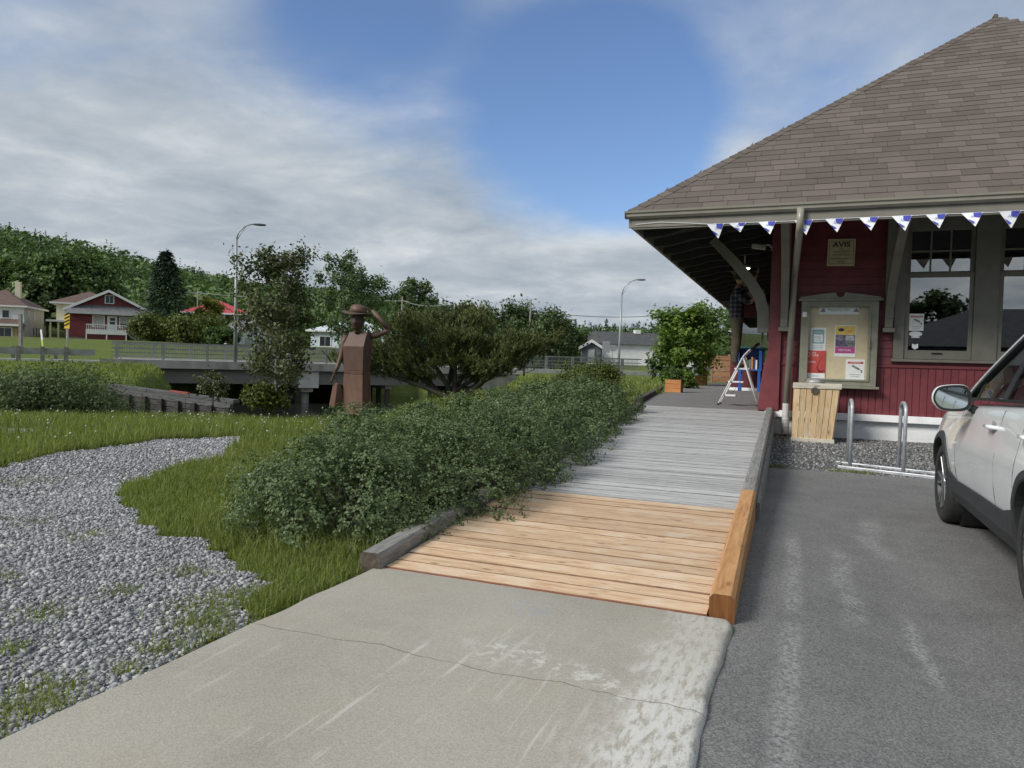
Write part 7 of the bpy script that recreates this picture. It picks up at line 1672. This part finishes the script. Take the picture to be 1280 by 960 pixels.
# willow scrub on the left bank
for (x_, yb, d_, h_, R_, lb) in ((20, 524, 16.5, .95, 1.15, 'grey green willow scrub at the left end of the bank'), (70, 522, 16.8, 1.15, 1.25, 'tallest mound of grey green willow scrub on the bank'), (112, 521, 17.2, 1.0, 1.0, 'grey green willow scrub beside the timber wall'), (95, 490, 24, .9, 1.2, 'pale scrub growing on the road embankment behind the willow'), (40, 492, 26, .8, 1.3, 'low scrub on the grassy embankment below the guard rail'), (135, 508, 20, .9, .8, 'small scrub at the upper end of the timber wall')):
    p_ = at(x_, yb, d_); p_.z = min(p_.z, float(ground_z(np.array([p_.x]), np.array([p_.y]))[0])+.0)
    crown_tree('willow_scrub', lb, p_, h_, R_, 4200, .075, lm_pale, trunk_r=.02, limbs=18, sub=6, sig=.24, clear=.02, shape='dome', cat='shrub', group='willow scrub on the river bank', asp=.4, top=.8)
# ================================================================== hedge along the boardwalk
hedge = [(-2.90, 4.20, .76, .64, .58, 0), (-2.52, 4.98, .66, .62, .62, 0), (-3.28, 5.30, .68, .68, .68, 0), (-2.58, 5.95, .68, .64, .66, 0), (-3.38, 6.55, .68, .70, .66, 1), (-2.70, 7.05, .70, .66, .64, 1), (-3.42, 7.75, .70, .72, .64, 1), (-2.80, 8.25, .72, .70, .62, 1),
         (-3.55, 9.0, .72, .75, .64, 1), (-2.92, 9.5, .72, .72, .60, 2), (-3.70, 10.3, .72, .75, .64, 2), (-3.05, 10.8, .70, .72, .62, 2), (-3.85, 11.6, .75, .75, .62, 2), (-3.22, 12.2, .66, .70, .56, 2), (-3.95, 12.9, .7, .7, .56, 2)]
hl = ['dusky green hedge shrub spilling over the grey timber end at the near corner', 'hedge shrub hanging over the kerb timber beside the fresh planks', 'hedge shrub behind the corner one, on the meadow side', 'hedge shrub where the fresh planks meet the silvered ones', 'hedge shrub right below the statue, meadow side', 'hedge shrub beside the start of the silvered planks', 'hedge shrub behind the statue plinth on the meadow side', 'hedge shrub leaning over the lower silvered planks',
      'hedge shrub midway up the ramp on the meadow side', 'hedge shrub midway up the ramp on the plank side', 'hedge shrub above midway on the meadow side', 'hedge shrub above midway on the plank side', 'hedge shrub near the ramp top, meadow side', 'hedge shrub beside the loose end of the kerb timber', 'last hedge shrub before the rounded olive one']
for (cx_, cy_, rx_, ry_, hh, lod), lb in zip(hedge, hl):
    gz = float(ground_z(np.array([cx_]), np.array([cy_]))[0]); t = thing('hedge_shrub', lb, 'shrub', (cx_, cy_, gz), 'hedge shrubs along the boardwalk')
    mb = MB()
    for k in range(26):
        a = rng.uniform(0, 6.283); r_ = rng.uniform(.25, .85); e_ = Vector((cx_+math.cos(a)*rx_*r_, cy_+math.sin(a)*ry_*r_, gz+hh*rng.uniform(.45, .95)*(1-.35*r_*r_))); b_ = Vector((cx_+rng.normal(0, .10), cy_+rng.normal(0, .10), gz-.02)); mb.tube([b_, b_+(e_-b_)*.5+Vector((0, 0, .07)), e_], [.011, .008, .003], 5, cap=False)
    mb.build('stems', m_bark, t)
    nl_ = 84; B = unit(rng.normal(size=(nl_, 3))); B[:, 2] = np.abs(B[:, 2])*1.0-.12; B = unit(B)*rng.uniform(.66, .95, (nl_, 1)); lr = rng.uniform(.11, .25, nl_)
    LC = np.stack([cx_+B[:, 0]*rx_, cy_+B[:, 1]*ry_, gz+hh*.16+np.maximum(B[:, 2], -.12)*hh*.80], -1)
    ns = (4200, 2600, 1700)[lod]; ls = (.021, .027, .036)[lod]; nf = (7, 6, 5)[lod]
    I = rng.integers(0, nl_, ns*2); dv = unit(rng.normal(size=(ns*2, 3))+np.stack([B[I][:, 0], B[I][:, 1], B[I][:, 2]+.35], -1)*.9)
    SP = LC[I]+dv*(lr[I]*rng.uniform(.75, 1.08, ns*2))[:, None]
    e2 = ((SP[:, 0]-cx_)/rx_)**2+((SP[:, 1]-cy_)/ry_)**2+((SP[:, 2]-gz-.1*hh)/(hh*.95))**2
    k = (e2 > .36) & (SP[:, 2] > gz+.05); SP = SP[k][:ns]; dv = dv[k][:ns]
    # each sprig: small leaflets fanned round a short shoot, plus a few long shoots breaking the outline
    sh_l = np.where(rng.random(len(SP)) < .05, rng.uniform(.03, .09, len(SP)), rng.uniform(.0, .03, len(SP)))
    C = np.repeat(SP, nf, 0)+np.repeat(dv, nf, 0)*(np.repeat(sh_l, nf)*rng.random(len(SP)*nf)+rng.uniform(0, .022, len(SP)*nf))[:, None]+rng.normal(0, ls*.45, (len(SP)*nf, 3))
    V, F = leaves(C, ls, .72, .45, outward=np.repeat(dv, nf, 0)*.8, fold=.14, spread=.5); npmesh('foliage', V, F, lm_hedge, t)
# ================================================================== grass
lm_grass = leaf_mat('grass blades', [(.05, (.095, .118, .034)), (.4, (.175, .215, .060)), (.75, (.255, .29, .092)), (.97, (.39, .37, .18))], .6, .4, .45, 1.1)
def blades(X, Y, h, wd, name, lb, zadd=0.0, splay=.45):
    n_ = len(X); Z = ground_z(X, Y)+zadd-.005; a = rng.uniform(0, 6.283, n_); dx, dy = np.cos(a), np.sin(a); b_ = rng.uniform(0, 6.283, n_); sp = rng.gamma(2, splay/2, n_)*h; lx, ly = np.cos(b_)*sp, np.sin(b_)*sp
    P = np.stack([X, Y, Z], -1); S_ = np.stack([dx, dy, np.zeros(n_)], -1)*(wd/2)[:, None]; M1 = P+np.stack([lx*.3, ly*.3, h*.55], -1); T = P+np.stack([lx, ly, h*np.maximum(.45, 1-.25*(sp/h)**2)], -1)
    V = np.stack([P-S_, P+S_, M1+S_*.8, M1-S_*.8, T], 1).reshape(-1, 3); o = 5*np.arange(n_)[:, None]
    F = np.vstack([np.hstack([o, o+1, o+2]), np.hstack([o, o+2, o+3]), np.hstack([o+3, o+2, o+4])])
    ob = npmesh(name, V, F, lm_grass); return tag(ob, lb, 'grass', kind='stuff')
def hedge_in(X, Y, k=.75):
    m_ = np.zeros(X.shape, bool)
    for (cx_, cy_, rx_, ry_, hh, lod) in hedge: m_ |= ((X-cx_)/(rx_*k))**2+((Y-cy_)/(ry_*k))**2 < 1
    return m_
def polar(n_, r0, r1, a0, a1):
    r_ = rng.uniform(r0, r1, n_); a = np.radians(rng.uniform(a0, a1, n_)); s_ = np.sin(a)*r_; d_ = np.cos(a)*r_; return s_*RX+d_*FX, s_*RY+d_*FY, r_
def ok(X, Y): return (X < np.where(Y < 14, -2.16-.066*np.maximum(Y-3.36, 0), -3.2)) & ~in_path(X, Y) & ~hedge_in(X, Y) & ~pip(X, Y, PATH2)
X, Y, r_ = polar(150000, 2.2, 11, -47, -4); k = ok(X, Y); X, Y, r_ = X[k], Y[k], r_[k]
tall = fbm(X, Y, .9); h_ = rng.uniform(.035, .085, len(X))*(.7+1.0*tall)+.03*smoothstep(5, 9, r_)
blades(X, Y, h_, .0032+.0007*r_, 'meadow_grass', 'short lush meadow grass between the gravel path and hedge')
X, Y, r_ = polar(60000, 9, 24, -47, -2); k = ok(X, Y) & (ground_z(X, Y) > -.6); X, Y, r_ = X[k], Y[k], r_[k]
blades(X, Y, rng.uniform(.07, .22, len(X))*(.6+.9*fbm(X, Y, .6)), .006+.0007*r_, 'bank_grass', 'taller grass along the river bank edge', splay=.35)
X, Y, r_ = polar(26000, 20, 50, -44, 12); k = ok(X, Y) & (ground_z(X, Y) > -1.2); X, Y, r_ = X[k], Y[k], r_[k]
blades(X, Y, rng.uniform(.10, .30, len(X)), .02+.0012*r_, 'verge_grass', 'rough grass on the embankment and lawn by the bridge', splay=.4)
# long seed-stalk grass at the hedge foot
X = rng.uniform(-3.9, -2.2, 5200); Y = rng.uniform(3.3, 5.2, 5200); k = (X < -2.2) & ~hedge_in(X, Y, .62) & hedge_in(X, Y, 1.35) & ~in_path(X, Y); blades(X[k], Y[k], rng.uniform(.08, .20, k.sum()), np.full(k.sum(), .0048), 'long_grass', 'long arching grass at the foot of the hedge corner', splay=.7)
# tufts in the gravel and ragged strip beside the slab
X, Y = [], []
for (cx_, cy_, s_, m_) in [(-2.2, .95, .06, 240), (-2.24, 1.25, .09, 420), (-2.30, 1.42, .10, 460), (-2.22, 1.6, .05, 180), (-2.34, 1.66, .07, 260), (-2.22, 1.9, .03, 80), (-2.26, 2.12, .05, 160), (-2.33, 2.36, .07, 360), (-2.46, 2.58, .11, 620), (-2.36, 2.78, .08, 420), (-2.62, 1.62, .05, 110), (-2.78, 1.85, .05, 120), (-3.05, 2.15, .06, 140), (-3.3, 2.05, .06, 120), (-3.75, 2.35, .09, 220), (-4.05, 2.25, .09, 220), (-4.3, 2.1, .05, 90), (-3.35, 1.55, .05, 80), (-3.0, 2.5, .05, 100), (-5.1, 3.1, .12, 160), (-4.7, 3.3, .08, 90), (-6.3, 4.3, .2, 260), (-4.1, 3.2, .07, 120), (-2.95, 2.9, .06, 140)]:
    X.append(rng.normal(cx_, s_, m_)); Y.append(rng.normal(cy_, s_, m_))
X, Y = np.concatenate(X), np.concatenate(Y); k = X < -2.13; X, Y = X[k], Y[k]
blades(X, Y, rng.uniform(.015, .06, len(X)), np.full(len(X), .0045), 'grass_tufts', 'scattered grass tufts in the gravel and along the slab edge', .01, .8)
# weeds along the gravel strip edge
X = np.concatenate([rng.normal(c_, .08, 70) for c_ in (-.2, .45, .62, .8, -.35)]); Y = rng.normal(9.95, .06, len(X))
n_ = len(X); ob = blades(X, Y, rng.uniform(.02, .06, n_), np.full(n_, .008), 'edge_weeds', 'sparse weeds where the asphalt meets the gravel strip', .07, .8)
# dandelion clocks over the meadow
m_puff = simple('dandelion clock', (.50, .50, .45), .9, .1, 20); m_stalk = simple('dandelion stalk', (.14, .19, .06), .7, .1, 10)
X, Y, r_ = polar(1300, 5.5, 18, -44, -9); k = ok(X, Y) & (fbm(X, Y, .45) > .40); X, Y = X[k][:320], Y[k][:320]; Z = ground_z(X, Y)
mb = MB(); ms = MB()
ico = [(0, 0, 1), (.894, 0, .447), (.276, .851, .447), (-.724, .526, .447), (-.724, -.526, .447), (.276, -.851, .447), (.724, .526, -.447), (-.276, .851, -.447), (-.894, 0, -.447), (-.276, -.851, -.447), (.724, -.526, -.447), (0, 0, -1)]
icf = [(0, 1, 2), (0, 2, 3), (0, 3, 4), (0, 4, 5), (0, 5, 1), (1, 6, 2), (2, 7, 3), (3, 8, 4), (4, 9, 5), (5, 10, 1), (6, 7, 2), (7, 8, 3), (8, 9, 4), (9, 10, 5), (10, 6, 1), (11, 7, 6), (11, 8, 7), (11, 9, 8), (11, 10, 9), (11, 6, 10)]
for x_, y_, z_ in zip(X, Y, Z):
    hh = random.uniform(.10, .26); r_ = random.uniform(.008, .017); lx, ly = random.gauss(0, .03), random.gauss(0, .03)
    mb.add([(x_+lx+a*r_, y_+ly+b*r_, z_+hh+c_*r_) for a, b, c_ in ico], icf); ms.tube([(x_, y_, z_), (x_+lx, y_+ly, z_+hh)], .0025, 4)
ob = mb.build('dandelion_clocks', m_puff, smooth=True); tag(ob, 'white dandelion clocks scattered over the meadow', 'dandelions', kind='stuff')
ob = ms.build('dandelion_stalks', m_stalk); tag(ob, 'thin dandelion stalks in the meadow', 'dandelions', kind='stuff')

crown_tree('broadleaf_tree', 'dark tree behind the building across the car park', (8.0, -25, -.05), 6.6, 2.0, 2200, .35, lm_dark, trunk_r=.2, limbs=16, sub=5, sig=.2, clear=.2)
S.render.engine = 'CYCLES'
S.cycles.max_bounces = 8; S.cycles.diffuse_bounces = 3; S.cycles.glossy_bounces = 4; S.cycles.transparent_max_bounces = 12
